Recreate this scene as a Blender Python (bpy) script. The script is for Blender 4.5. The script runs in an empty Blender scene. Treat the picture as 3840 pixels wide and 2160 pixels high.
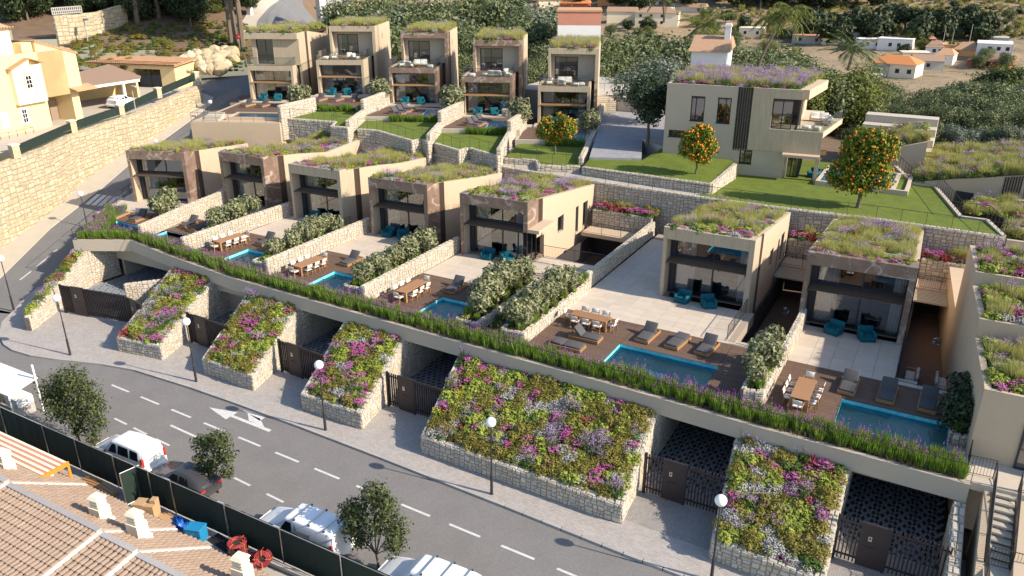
import bpy, bmesh, math, random
from math import sin, cos, tan, atan2, pi, radians, sqrt, hypot
from mathutils import Vector, Matrix
rnd = random.Random(11)
SC = bpy.context.scene
COL = SC.collection
# ------------------------------------------------------------------ camera, sky, sun, exposure
CAMH = 22.0
TH = radians(22.35); YAW = radians(29.094)
cam = bpy.data.cameras.new('camera'); co = bpy.data.objects.new('camera', cam); COL.objects.link(co)
co.location = (0, 0, CAMH); co.rotation_euler = (pi/2 - TH, 0, YAW)
cam.sensor_width = 36; cam.lens = 36*1992/2576; cam.clip_start = 0.5; cam.clip_end = 3000
SC.camera = co
SUN = Vector((3311, 385, 2145)).normalized()
W = bpy.data.worlds.new('World'); SC.world = W; W.use_nodes = True
nt = W.node_tree; bg = nt.nodes['Background']
sky = nt.nodes.new('ShaderNodeTexSky'); sky.sky_type = 'NISHITA'; sky.sun_disc = False
sky.sun_elevation = radians(32.8); sky.sun_rotation = radians(83.4); sky.air_density = 1.0; sky.dust_density = 0.6
nt.links.new(sky.outputs[0], bg.inputs[0]); bg.inputs[1].default_value = 0.15
sl = bpy.data.lights.new('sun', 'SUN'); sl.energy = 5.0; sl.angle = radians(0.5); sl.color = (1.0, 0.87, 0.70)
so = bpy.data.objects.new('sun', sl); COL.objects.link(so); so.rotation_euler = (-SUN).to_track_quat('-Z', 'Y').to_euler()
so.location = (40, 5, 60)
SC.view_settings.view_transform = 'Standard'; SC.view_settings.look = 'None'
SC.view_settings.exposure = 0.62; SC.view_settings.gamma = 1; SC.view_settings.use_curve_mapping = False
SC.cycles.max_bounces = 6; SC.cycles.diffuse_bounces = 3; SC.cycles.glossy_bounces = 3; SC.cycles.transparent_max_bounces = 12
SC.cycles.transmission_bounces = 4; SC.cycles.caustics_reflective = False; SC.cycles.caustics_refractive = False
SC.cycles.use_denoising = True

# ------------------------------------------------------------------ site survey: photo pixel + known height -> place on site
FPX = 1992/2576*3840
_h = Vector((-sin(YAW), cos(YAW), 0)); _r = Vector((cos(YAW), sin(YAW), 0))
_f = _h*cos(TH) + Vector((0, 0, -sin(TH))); _d = -(_h*sin(TH) + Vector((0, 0, cos(TH))))
CPOS = Vector((0, 0, CAMH))
def ray(p): return _r*((p[0]-1920)/FPX) + _d*((p[1]-1080)/FPX) + _f
def G(p, z):
    d = ray(p); return CPOS + d*((z-CAMH)/d.z)
def Z(ox, oy, s): return lambda x, y: (ox + x/s, oy + y/s)
def HT(p, x, y):
    d = ray(p); return CAMH + d.z*((x*d.x+y*d.y)/(d.x*d.x+d.y*d.y))
RU = Vector((-0.42746, 0.90403)); RP = Vector((-66.5, 36.0)); RS = 0.1776
def hillz(x, y): return -4.1 + RS*((x-RP.x)*RU.x + (y-RP.y)*RU.y)
def GR(p, off=0.0):
    d = ray(p); c = -4.1+off - RS*(RP.x*RU.x+RP.y*RU.y)
    return CPOS + d*((c-CAMH)/(d.z-RS*(d.x*RU.x+d.y*RU.y)))

# ------------------------------------------------------------------ object helpers
def tag(o, label=None, cat=None, group=None, kind=None):
    if label: o['label'] = label
    if cat: o['category'] = cat
    if group: o['group'] = group
    if kind: o['kind'] = kind
    return o
def thing(name, label, cat, loc=(0, 0, 0), rz=0, group=None):
    o = bpy.data.objects.new(name, None); COL.objects.link(o); o.empty_display_size = .2
    o.location = loc; o.rotation_euler = (0, 0, rz)
    return tag(o, label, cat, group)
def link(name, me, parent=None, loc=(0, 0, 0), rz=0, kind=None):
    o = bpy.data.objects.new(name, me); COL.objects.link(o)
    if parent: o.parent = parent
    o.location = loc; o.rotation_euler = (0, 0, rz)
    if kind: o['kind'] = kind
    return o
def dup(o, loc=None, rz=None, label=None, group=None, parent=None):
    c = o.copy(); COL.objects.link(c)
    if parent: c.parent = parent
    if loc is not None: c.location = loc
    if rz is not None: c.rotation_euler = (0, 0, rz)
    if label: c['label'] = label
    if group: c['group'] = group
    for ch in o.children: dup(ch, parent=c)
    return c
class MB:
    def __init__(s): s.v = []; s.f = []; s.m = []
    def poly(s, pts, mi=0):
        n = len(s.v); s.v += [tuple(p) for p in pts]; s.f.append(tuple(range(n, n+len(pts)))); s.m.append(mi); return s
    def mesh(s, vs, fs, mi=0):
        n = len(s.v); s.v += [tuple(p) for p in vs]
        for f in fs: s.f.append(tuple(i+n for i in f)); s.m.append(mi)
        return s
    def hexa(s, b, t, mi=0):
        k = len(b); s.mesh(list(b)+list(t), [tuple(range(k-1, -1, -1)), tuple(range(k, 2*k))] + [(i, (i+1) % k, k+(i+1) % k, k+i) for i in range(k)], mi); return s
    def box(s, x0, x1, y0, y1, z0, z1, mi=0, M=None):
        b = [(x0, y0, z0), (x1, y0, z0), (x1, y1, z0), (x0, y1, z0)]; t = [(x0, y0, z1), (x1, y0, z1), (x1, y1, z1), (x0, y1, z1)]
        if M: b = [M @ Vector(p) for p in b]; t = [M @ Vector(p) for p in t]
        return s.hexa(b, t, mi)
    def prism(s, pts, z0, z1, mi=0):
        g = lambda z, i, p: z(p[0], p[1]) if callable(z) else (z[i] if isinstance(z, (list, tuple)) else z)
        return s.hexa([(p[0], p[1], g(z0, i, p)) for i, p in enumerate(pts)], [(p[0], p[1], g(z1, i, p)) for i, p in enumerate(pts)], mi)
    def tube(s, a, b, r, n=6, mi=0, r2=None, cap=True):
        a = Vector(a); b = Vector(b); r2 = r if r2 is None else r2; d = (b-a)
        if d.length < 1e-6: return s
        d.normalize(); u = d.orthogonal().normalized(); w = d.cross(u)
        A = [a+(u*cos(2*pi*i/n)+w*sin(2*pi*i/n))*r for i in range(n)]; B = [b+(u*cos(2*pi*i/n)+w*sin(2*pi*i/n))*r2 for i in range(n)]
        fs = [(i, (i+1) % n, n+(i+1) % n, n+i) for i in range(n)]
        if cap: fs += [tuple(range(n-1, -1, -1)), tuple(range(n, 2*n))]
        return s.mesh(A+B, fs, mi)
    def bar(s, a, b, w, h, mi=0):
        a = Vector(a); b = Vector(b); d = (b-a).normalized()
        sd = d.cross(Vector((0, 0, 1)))
        sd = Vector((1, 0, 0)) if sd.length < 1e-4 else sd.normalized()
        up = sd.cross(d)
        q = lambda p: [p-sd*w/2-up*h/2, p+sd*w/2-up*h/2, p+sd*w/2+up*h/2, p-sd*w/2+up*h/2]
        return s.hexa(q(a), q(b), mi)
    def sphere(s, c, r, n=10, m=7, mi=0, sc=(1, 1, 1)):
        vs = [(c[0], c[1], c[2]-r*sc[2])]
        for j in range(1, m):
            t = -pi/2+pi*j/m
            vs += [(c[0]+r*sc[0]*cos(t)*cos(2*pi*i/n), c[1]+r*sc[1]*cos(t)*sin(2*pi*i/n), c[2]+r*sc[2]*sin(t)) for i in range(n)]
        vs.append((c[0], c[1], c[2]+r*sc[2])); fs = []
        for i in range(n): fs.append((0, 1+(i+1) % n, 1+i))
        for j in range(m-2):
            for i in range(n): a = 1+j*n; fs.append((a+i, a+(i+1) % n, a+n+(i+1) % n, a+n+i))
        a = 1+(m-2)*n
        for i in range(n): fs.append((a+i, a+(i+1) % n, len(vs)-1))
        return s.mesh(vs, fs, mi)
    def rbox(s, dx, dy, dz, r, M=None, seg=2, mi=0, puff=0):
        bm = bmesh.new(); bmesh.ops.create_cube(bm, size=1)
        for v in bm.verts: v.co = Vector((v.co.x*dx, v.co.y*dy, v.co.z*dz))
        bmesh.ops.bevel(bm, geom=bm.edges[:]+bm.verts[:], offset=r, segments=seg, profile=.6, affect='EDGES')
        if puff:
            for v in bm.verts:
                k = (1-(2*v.co.x/dx)**2)*(1-(2*v.co.y/dy)**2); v.co.z += puff*k*(1 if v.co.z > 0 else -.2)
        if M: bmesh.ops.transform(bm, matrix=M, verts=bm.verts[:])
        bm.verts.ensure_lookup_table(); s.mesh([v.co.copy() for v in bm.verts], [tuple(l.index for l in f.verts) for f in bm.faces], mi); bm.free(); return s
    def me(s, name, mats, smooth=False):
        me = bpy.data.meshes.new(name); me.from_pydata(s.v, [], s.f)
        for m in (mats if isinstance(mats, (list, tuple)) else [mats]): me.materials.append(m)
        if len(set(s.m)) > 1: me.polygons.foreach_set('material_index', s.m)
        if smooth: me.polygons.foreach_set('use_smooth', [True]*len(s.f))
        me.update(); return me
    def build(s, name, mats, parent=None, loc=(0, 0, 0), rz=0, smooth=False, kind=None):
        return link(name, s.me(name, mats, smooth), parent, loc, rz, kind)
def T4(x=0, y=0, z=0, rx=0, ry=0, rz=0): return Matrix.Translation((x, y, z)) @ Matrix.Rotation(rz, 4, 'Z') @ Matrix.Rotation(ry, 4, 'Y') @ Matrix.Rotation(rx, 4, 'X')
ORD = ['first', 'second', 'third', 'fourth', 'fifth', 'sixth', 'seventh', 'eighth', 'ninth', 'tenth']

# ------------------------------------------------------------------ materials
def newmat(name):
    m = bpy.data.materials.new(name); m.use_nodes = True; return m, m.node_tree, m.node_tree.nodes['Principled BSDF']
def nd(t, typ, **kw):
    n = t.nodes.new(typ)
    for k, v in kw.items():
        if k.startswith('i_'): n.inputs[k[2:].replace('_', ' ')].default_value = v
        else: setattr(n, k, v)
    return n
def math_(t, op, a, b):
    n = t.nodes.new('ShaderNodeMath'); n.operation = op
    for i, x in ((0, a), (1, b)):
        if isinstance(x, (int, float)): n.inputs[i].default_value = x
        else: t.links.new(x, n.inputs[i])
    return n.outputs[0]
def pos_out(t, scl=(1, 1, 1), obj=False):
    g = nd(t, 'ShaderNodeTexCoord').outputs['Object'] if obj else nd(t, 'ShaderNodeNewGeometry').outputs['Position']
    mp = nd(t, 'ShaderNodeMapping'); mp.inputs['Scale'].default_value = scl; t.links.new(g, mp.inputs[0]); return mp.outputs[0]
def noise(t, vec, scale, detail=4, rough=.6):
    n = nd(t, 'ShaderNodeTexNoise'); n.inputs['Scale'].default_value = scale; n.inputs['Detail'].default_value = detail; n.inputs['Roughness'].default_value = rough
    t.links.new(vec, n.inputs['Vector']); return n.outputs['Fac']
def scalecol(t, col, fac):       # colour * scalar socket
    v = nd(t, 'ShaderNodeVectorMath', operation='SCALE')
    if isinstance(col, tuple): v.inputs[0].default_value = col[:3]
    else: t.links.new(col, v.inputs[0])
    t.links.new(fac, v.inputs['Scale']); return v.outputs[0]
def ramp(t, fac, stops):
    r = nd(t, 'ShaderNodeValToRGB'); e = r.color_ramp.elements
    while len(e) < len(stops): e.new(.5)
    for k, (p, c) in enumerate(stops): e[k].position = p; e[k].color = (*c, 1)
    t.links.new(fac, r.inputs[0]); return r.outputs[0]
def rand_out(t):
    a = nd(t, 'ShaderNodeNewGeometry').outputs['Random Per Island']; b = nd(t, 'ShaderNodeObjectInfo').outputs['Random']
    return math_(t, 'FRACT', math_(t, 'ADD', a, b), 0)
def M(name, col, rough=.8, var=.18, scale=3, scl=(1, 1, 1), bump=0, bscale=30, metal=0, spec=.3, rand=0, fine=.0, obj=False):
    m, t, b = newmat(name); p = pos_out(t, scl, obj)
    fac = math_(t, 'ADD', math_(t, 'MULTIPLY', noise(t, p, scale), 2*var), 1-var)
    if fine: fac = math_(t, 'MULTIPLY', fac, math_(t, 'ADD', math_(t, 'MULTIPLY', noise(t, p, scale*14, 2), 2*fine), 1-fine))
    if rand: fac = math_(t, 'MULTIPLY', fac, math_(t, 'ADD', math_(t, 'MULTIPLY', rand_out(t), 2*rand), 1-rand))
    t.links.new(scalecol(t, col, fac), b.inputs['Base Color'])
    b.inputs['Roughness'].default_value = rough; b.inputs['Metallic'].default_value = metal; b.inputs['Specular IOR Level'].default_value = spec
    if bump:
        bn = nd(t, 'ShaderNodeBump'); bn.inputs['Strength'].default_value = bump; bn.inputs['Distance'].default_value = .02
        t.links.new(noise(t, p, bscale, 3), bn.inputs['Height']); t.links.new(bn.outputs[0], b.inputs['Normal'])
    return m
def RAMPM(name, stops, rough=.85, nscale=5, namt=.3, bump=.3, bscale=18, spec=.25):   # colour by island / object random + noise
    m, t, b = newmat(name); p = pos_out(t); r = rand_out(t)
    c = ramp(t, r, stops); f = math_(t, 'ADD', math_(t, 'MULTIPLY', noise(t, p, nscale, 5, .65), 2*namt), 1-namt)
    t.links.new(scalecol(t, c, f), b.inputs['Base Color']); b.inputs['Roughness'].default_value = rough; b.inputs['Specular IOR Level'].default_value = spec
    if bump:
        bn = nd(t, 'ShaderNodeBump'); bn.inputs['Strength'].default_value = bump; bn.inputs['Distance'].default_value = .03
        t.links.new(noise(t, p, bscale, 4), bn.inputs['Height']); t.links.new(bn.outputs[0], b.inputs['Normal'])
    return m
def LEAF(name, stops, trans=.25, rough=.6):
    m, t, b = newmat(name); c = ramp(t, rand_out(t), stops); t.links.new(c, b.inputs['Base Color'])
    b.inputs['Roughness'].default_value = rough; b.inputs['Specular IOR Level'].default_value = .3
    if trans:
        tr = nd(t, 'ShaderNodeBsdfTranslucent'); t.links.new(c, tr.inputs[0]); mx = nd(t, 'ShaderNodeMixShader'); mx.inputs[0].default_value = trans
        t.links.new(b.outputs[0], mx.inputs[1]); t.links.new(tr.outputs[0], mx.inputs[2]); t.links.new(mx.outputs[0], t.nodes['Material Output'].inputs[0])
    return m
m_plaster = M('beige_plaster', (.50, .395, .285), .9, .07, 1.5, fine=.05, bump=.12, bscale=60)
m_comb = M('combed_plaster', (.42, .35, .255), .9, .34, 9, scl=(1, 1, .06), fine=.16, bump=.7, bscale=12)
m_greyplaster = M('grey_plaster', (.43, .375, .30), .9, .06, 1.2, fine=.05, bump=.1, bscale=60)
def marble():
    m, t, b = newmat('brown_marble'); p = pos_out(t)
    base = ramp(t, noise(t, p, 1.3, 8, .65), [(.3, (.165, .110, .083)), (.55, (.225, .155, .118)), (.75, (.28, .198, .152))])
    out = base
    for (sc, rot, w, amt, rough_) in ((.42, (.3, .9, .5), .022, .55, .45), (.9, (1.2, -.5, 1.1), .012, .35, .5)):
        mp = nd(t, 'ShaderNodeMapping'); mp.inputs['Rotation'].default_value = rot; mp.inputs['Scale'].default_value = (1, .45, 1); t.links.new(p, mp.inputs[0])
        d = math_(t, 'ABSOLUTE', math_(t, 'SUBTRACT', noise(t, mp.outputs[0], sc, 3, rough_), .5), 0)
        br = math_(t, 'MULTIPLY', math_(t, 'GREATER_THAN', noise(t, mp.outputs[0], sc*1.7, 2), .42), amt)
        f = math_(t, 'MULTIPLY', ramp(t, d, [(0, (1, 1, 1)), (w, (0, 0, 0))]), br)
        mx = nd(t, 'ShaderNodeMix', data_type='RGBA'); t.links.new(f, mx.inputs[0]); t.links.new(out, mx.inputs[6]); mx.inputs[7].default_value = (.62, .52, .44, 1); out = mx.outputs[2]
    t.links.new(out, b.inputs['Base Color']); b.inputs['Roughness'].default_value = .35; return m
m_marble = marble()
m_slat = M('brown_slat', (.105, .072, .052), .7, .2, 4, rand=.12)
m_darkslat = M('dark_slat', (.025, .022, .024), .6, .2, 4, rand=.12)
m_frame = M('window_frame_metal', (.016, .022, .034), .45, .1, 2, spec=.5)
m_metal = M('dark_railing_metal', (.03, .028, .032), .5, .1, 2, spec=.5)
m_gate = M('gate_metal', (.030, .021, .023), .5, .15, 2, rand=.12, spec=.5)
m_steel = M('brushed_steel', (.6, .58, .54), .35, .1, 20, metal=.9)
m_stone = RAMPM('wall_stone', [(0, (.40, .36, .295)), (.25, (.53, .475, .39)), (.5, (.46, .43, .375)), (.7, (.58, .52, .425)), (.85, (.49, .40, .28)), (1, (.44, .425, .39))], nscale=4, namt=.28, bump=.6, bscale=14)
m_mortar = M('mortar', (.27, .235, .19), .95, .2, 8)
m_boulder = RAMPM('boulder', [(0, (.42, .335, .21)), (.4, (.50, .42, .285)), (.7, (.45, .36, .225)), (1, (.54, .465, .33))], nscale=1.6, namt=.38, bump=.7, bscale=7)
m_tile = RAMPM('travertine_tile', [(0, (.50, .435, .36)), (.5, (.56, .49, .41)), (1, (.53, .455, .375))], .6, 1.6, .14, bump=.05)
m_grout = M('grout', (.33, .28, .23), .9, .1, 4)
m_deck = RAMPM('composite_deck', [(0, (.135, .088, .064)), (.5, (.155, .102, .074)), (1, (.12, .078, .058))], .75, 6, .12, bump=.1)
m_teak = M('teak', (.36, .20, .095), .6, .3, 7, scl=(6, 1, 6), rand=.12, bump=.1, bscale=20)
m_teak2 = M('teak_top', (.33, .18, .09), .55, .35, 5, scl=(1, 8, 1), rand=.15)
m_cush = M('grey_cushion', (.085, .083, .088), .95, .08, 5, bump=.25, bscale=90)
m_teal = M('teal_fabric', (.006, .10, .135), .95, .15, 4, bump=.25, bscale=70)
m_white = M('white_fabric', (.72, .69, .64), .95, .06, 5, bump=.15, bscale=80)
m_rope = M('beige_rope', (.45, .38, .28), .9, .2, 30)
m_glassrail = None
def glass(name, tint, refl, gl=(.9, .95, 1)):
    m, t, b = newmat(name); t.nodes.remove(b); tr = nd(t, 'ShaderNodeBsdfTransparent'); tr.inputs[0].default_value = (*tint, 1)
    g = nd(t, 'ShaderNodeBsdfGlossy'); g.inputs[0].default_value = (*gl, 1); g.inputs['Roughness'].default_value = .02
    lw = nd(t, 'ShaderNodeFresnel'); lw.inputs[0].default_value = 1.5
    f = math_(t, 'ADD', math_(t, 'MULTIPLY', lw.outputs[0], 1.0), refl)
    mx = nd(t, 'ShaderNodeMixShader'); t.links.new(f, mx.inputs[0]); t.links.new(tr.outputs[0], mx.inputs[1]); t.links.new(g.outputs[0], mx.inputs[2])
    t.links.new(mx.outputs[0], t.nodes['Material Output'].inputs[0]); return m
m_glass = glass('window_glass', (.62, .62, .66), .16)
m_glassrail = glass('clear_balustrade_glass', (.80, .86, .86), .03)
def water(name, tint, bumpd=.05, wscale=2.2):
    m, t, b = newmat(name); t.nodes.remove(b); tr = nd(t, 'ShaderNodeBsdfTransparent'); tr.inputs[0].default_value = (*tint, 1)
    g = nd(t, 'ShaderNodeBsdfGlossy'); g.inputs['Roughness'].default_value = .03
    p = pos_out(t, (1, .6, 1)); bn = nd(t, 'ShaderNodeBump'); bn.inputs['Strength'].default_value = .6; bn.inputs['Distance'].default_value = bumpd
    t.links.new(noise(t, p, wscale, 3, .55), bn.inputs['Height']); t.links.new(bn.outputs[0], g.inputs['Normal'])
    fr = nd(t, 'ShaderNodeFresnel'); fr.inputs[0].default_value = 1.33; t.links.new(bn.outputs[0], fr.inputs['Normal'])
    mx = nd(t, 'ShaderNodeMixShader'); t.links.new(fr.outputs[0], mx.inputs[0]); t.links.new(tr.outputs[0], mx.inputs[1]); t.links.new(g.outputs[0], mx.inputs[2])
    t.links.new(mx.outputs[0], t.nodes['Material Output'].inputs[0]); return m
m_water = water('pool_water', (.60, .95, 1.0))
m_water_green = water('pool_water_green', (.55, .80, .76))
def basin():
    m, t, b = newmat('pool_basin'); p = pos_out(t, (1, .7, 1))
    d = noise(t, p, 1.6, 2, .5); mp = nd(t, 'ShaderNodeVectorMath', operation='SCALE'); t.links.new(p, mp.inputs[0]); mp.inputs['Scale'].default_value = 1
    n = noise(t, p, 2.6, 5, .6)
    c = ramp(t, n, [(.35, (.10, .62, .80)), (.6, (.22, .82, .90))]); t.links.new(c, b.inputs['Base Color']); b.inputs['Roughness'].default_value = .5; return m
m_basin = basin()
m_coping = M('pool_coping', (.50, .42, .33), .8, .08, 3)
m_curtain = M('white_curtain', (.75, .73, .70), .95, .05, 3)
m_room = M('room_wall', (.26, .20, .155), .9, .15, 1)
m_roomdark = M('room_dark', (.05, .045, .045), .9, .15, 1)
m_floorin = M('interior_floor', (.30, .22, .15), .5, .2, 3, scl=(4, 1, 1))
m_rug = M('blue_rug', (.10, .12, .22), .95, .2, 6)
m_soil = M('soil', (.045, .033, .024), .95, .3, 6)
m_asphalt = M('asphalt', (.185, .178, .172), .9, .16, .5, fine=.22, bump=.35, bscale=45)
m_asphalt2 = M('asphalt_hill', (.165, .165, .165), .9, .16, .4, fine=.2, bump=.3, bscale=45)
m_paint = M('road_paint', (.55, .55, .54), .8, .28, 5, fine=.2)
m_kerb = M('kerb_stone', (.36, .345, .33), .85, .12, 3, rand=.08)
m_concrete = M('concrete', (.42, .39, .345), .9, .12, 2, fine=.08)
m_lightconc = M('light_concrete_pavement', (.47, .42, .345), .9, .12, 1.2, fine=.1)
def bricks(name, c1, c2, mort, sx, rowh, scale=1, rough=.85, rz=0):
    m, t, b = newmat(name); mp = nd(t, 'ShaderNodeMapping'); mp.inputs['Rotation'].default_value = (0, 0, rz); t.links.new(nd(t, 'ShaderNodeNewGeometry').outputs['Position'], mp.inputs[0])
    br = nd(t, 'ShaderNodeTexBrick'); br.inputs['Scale'].default_value = 1; br.inputs['Brick Width'].default_value = sx; br.inputs['Row Height'].default_value = rowh; br.inputs['Mortar Size'].default_value = .007
    br.inputs['Color1'].default_value = (*c1, 1); br.inputs['Color2'].default_value = (*c2, 1); br.inputs['Mortar'].default_value = (*mort, 1); t.links.new(mp.outputs[0], br.inputs[0])
    f = math_(t, 'ADD', math_(t, 'MULTIPLY', noise(t, mp.outputs[0], 1.2, 5, .7), .36), .82)
    t.links.new(scalecol(t, br.outputs[0], f), b.inputs['Base Color']); b.inputs['Roughness'].default_value = rough
    bn = nd(t, 'ShaderNodeBump'); bn.invert = True; bn.inputs['Strength'].default_value = .5; bn.inputs['Distance'].default_value = .01; t.links.new(br.outputs['Fac'], bn.inputs['Height']); t.links.new(bn.outputs[0], b.inputs['Normal'])
    return m
m_cobble = bricks('cobble_paving', (.42, .385, .36), (.345, .32, .30), (.20, .18, .17), .20, .11)
m_cobble2 = bricks('driveway_cobbles', (.30, .285, .275), (.25, .24, .235), (.15, .14, .135), .2, .11, rz=pi/2)
m_path = bricks('path_paving', (.42, .38, .33), (.36, .33, .29), (.25, .22, .19), .6, .3)
m_drive = bricks('upper_driveway_paving', (.30, .30, .32), (.26, .26, .285), (.16, .16, .17), .5, .5, rz=.15)
m_grass = M('lawn_grass', (.115, .155, .020), .95, .38, .9, fine=.5, bump=1.0, bscale=40)
m_yellow = M('yellow_render', (.78, .59, .31), .9, .06, .8)
m_cream = M('cream_paint', (.82, .72, .54), .9, .05, .8)
m_whitep = M('white_paint', (.80, .78, .75), .85, .06, .8)
m_carwhite = M('white_car_paint', (.80, .81, .82), .25, .02, 1, spec=.5)
m_cargrey = M('grey_car_paint', (.05, .05, .055), .25, .05, 1, spec=.5)
m_carglass = M('car_glass', (.012, .014, .018), .08, .1, 1, spec=.6)
m_rubber = M('tyre_rubber', (.02, .02, .02), .8, .1, 4)
m_rim = M('wheel_rim', (.35, .35, .36), .4, .1, 4, metal=.6)
m_red = M('red_plastic', (.42, .03, .025), .3, .1, 3)
m_bluevan = M('van_blue_print', (.02, .035, .16), .3, .05, 1)
m_redvan = M('van_red_print', (.33, .03, .05), .3, .05, 1)
m_rooftile = RAMPM('brown_roof_tile', [(0, (.27, .195, .145)), (.4, (.33, .245, .185)), (.75, (.30, .22, .17)), (1, (.36, .275, .21))], .85, 3, .2, bump=.2)
m_terracotta = RAMPM('terracotta_tile', [(0, (.44, .22, .11)), (.5, (.52, .30, .17)), (1, (.40, .25, .16))], .85, 2, .25, bump=.2)
m_orangeroof = M('orange_roof', (.55, .22, .08), .85, .2, 2, scl=(1, 6, 1))
m_brownroof = M('weathered_roof', (.33, .22, .15), .85, .25, 2, scl=(1, 6, 1))
m_pinkroof = M('pink_roof', (.55, .24, .17), .9, .15, .6)
m_redwall = M('red_wall', (.42, .11, .07), .9, .15, .8)
m_orangewall = M('orange_wall', (.72, .40, .17), .9, .08, .8)
m_greywall = M('grey_wall', (.48, .46, .42), .9, .08, .8)
m_screen = M('green_screen_net', (.018, .032, .026), .9, .25, 2, fine=.15)
m_card = M('cardboard', (.46, .31, .17), .9, .12, 3)
m_bluepl = M('blue_plastic', (.02, .22, .45), .35, .2, 4, bump=.3, bscale=12)
m_bluetarp = M('blue_tarp', (.01, .10, .42), .3, .25, 5, bump=.6, bscale=9)
m_hose = M('red_hose', (.33, .045, .055), .5, .2, 5)
m_orange = M('orange_paint', (.75, .24, .03), .6, .1, 3)
m_bark = M('bark', (.16, .125, .095), .95, .3, 4, scl=(1, 1, .3), bump=.6, bscale=12)
m_barkpale = M('pale_bark', (.24, .205, .17), .95, .3, 4, scl=(1, 1, .3), bump=.6, bscale=12)
m_lampglobe = M('white_globe', (.85, .85, .84), .25, .02, 1, spec=.5)
m_dry = None
def dryland():
    m, t, b = newmat('terrain_ground'); p = pos_out(t)
    c = ramp(t, noise(t, p, .035, 10, .75), [(.38, (.10, .095, .05)), (.47, (.27, .20, .12)), (.56, (.34, .255, .155)), (.66, (.24, .19, .12)), (.74, (.16, .14, .08))])
    f = math_(t, 'ADD', math_(t, 'MULTIPLY', noise(t, p, .6, 6, .8), 1.1), .45); t.links.new(scalecol(t, c, f), b.inputs['Base Color'])
    b.inputs['Roughness'].default_value = .95
    bn = nd(t, 'ShaderNodeBump'); bn.inputs['Strength'].default_value = 1; bn.inputs['Distance'].default_value = .6; t.links.new(noise(t, p, .5, 6, .8), bn.inputs['Height']); t.links.new(bn.outputs[0], b.inputs['Normal'])
    return m
m_dry = dryland()
m_litter = M('pine_litter_ground', (.17, .115, .075), .95, .45, .5, fine=.35, bump=.8, bscale=6)
m_green = M('undergrowth', (.05, .07, .025), .95, .4, .5, fine=.3)
# ------------------------------------------------------------------ planting
from mathutils import noise as mnoise
lf_lime = LEAF('lime_leaves', [(0, (.24, .30, .045)), (.5, (.36, .40, .07)), (1, (.17, .24, .04))])
lf_olive = LEAF('olive_heath', [(0, (.20, .18, .035)), (.5, (.27, .235, .05)), (1, (.14, .14, .03))])
lf_green = LEAF('green_leaves', [(0, (.075, .135, .025)), (.5, (.12, .19, .04)), (1, (.055, .10, .02))])
lf_grass = LEAF('feather_grass', [(0, (.38, .37, .12)), (.5, (.48, .46, .17)), (1, (.28, .30, .08))], .35)
lf_grey = LEAF('silver_leaves', [(0, (.25, .26, .22)), (.5, (.42, .42, .40)), (1, (.14, .17, .11))])
lf_white = LEAF('white_petals', [(0, (.62, .58, .58)), (1, (.50, .46, .50))], .15)
lf_mag = LEAF('magenta_petals', [(0, (.48, .07, .30)), (.5, (.60, .15, .42)), (1, (.36, .05, .20))], .15)
lf_pink = LEAF('pink_petals', [(0, (.55, .18, .38)), (1, (.42, .12, .30))], .15)
lf_vio = LEAF('violet_petals', [(0, (.42, .24, .54)), (.5, (.52, .34, .62)), (1, (.36, .19, .46))], .2)
lf_red = LEAF('burgundy_leaves', [(0, (.24, .040, .045)), (.5, (.34, .095, .075)), (1, (.15, .025, .035))], .15)
lf_yel = LEAF('yellow_petals', [(0, (.62, .47, .02)), (1, (.45, .36, .02))], .15)
lf_salv = LEAF('salvia_stems', [(0, (.15, .25, .03)), (.5, (.22, .33, .05)), (1, (.09, .17, .02))], .3)
lf_dry = LEAF('dry_stems', [(0, (.26, .20, .11)), (1, (.18, .14, .08))])
lf_purp = LEAF('purple_spikes', [(0, (.30, .05, .38)), (1, (.42, .10, .46))], .15)
def rv(r=1): return Vector((rnd.uniform(-1, 1), rnd.uniform(-1, 1), rnd.uniform(-1, 1)))*r
def leaf(mb, c, n, s, asp=1.6, mi=0):
    n = n.normalized() if n.length > 1e-4 else Vector((0, 0, 1)); u = n.orthogonal().normalized(); a = rnd.uniform(0, 2*pi)
    w = n.cross(u); U = u*cos(a)+w*sin(a); V = w*cos(a)-u*sin(a)
    mb.poly([c-U*s*asp*.5, c-V*s*.5, c+U*s*asp*.5, c+V*s*.5], mi)
def blade(mb, a, b, w, mi=0):
    d = (b-a); s = d.cross(rv()).normalized()*w; mid = a+d*.55
    mb.poly([a-s*.5, mid-s*.5, b, mid+s*.5], mi)
def dome(mb, n, R, H, s, mi=0, up=.6, asp=1.5, shell=.35, c=(0, 0, 0)):
    for _ in range(n):
        a = rnd.uniform(0, 2*pi); e = math.asin(rnd.uniform(-.1, 1)); r = 1-shell*rnd.random()**2
        d = Vector((cos(a)*cos(e), sin(a)*cos(e), sin(e)))
        leaf(mb, Vector((c[0]+d.x*R*r, c[1]+d.y*R*r, c[2]+max(0, d.z)*H*r+.03)), d+rv(.7)+Vector((0, 0, up)), s*rnd.uniform(.7, 1.3), asp, mi)
PROTO = {}; protocol = bpy.data.collections.new('planting_prototypes'); PIDX = []
def proto(key, mb, mats): o = bpy.data.objects.new('%02d_%s' % (len(PIDX), key), mb.me(key, mats)); protocol.objects.link(o); PIDX.append(key); PROTO[key] = len(PIDX)-1
def lumpy(mats, n, R, H, s, k=5, mi=0, asp=1.5, mb=None):
    mb = mb or MB()
    for i in range(k):
        a = 2*pi*i/k+rnd.random(); q = R*.5*(1 if i else 0)
        dome(mb, n//k, R*.55, H*rnd.uniform(.5, .7), s, mi, c=(cos(a)*q, sin(a)*q, H*rnd.uniform(.15, .4)), asp=asp)
    return mb
for v in range(2): proto('euphorbia', lumpy(None, 260, .36, .42, .075), [lf_lime, lf_green])
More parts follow.
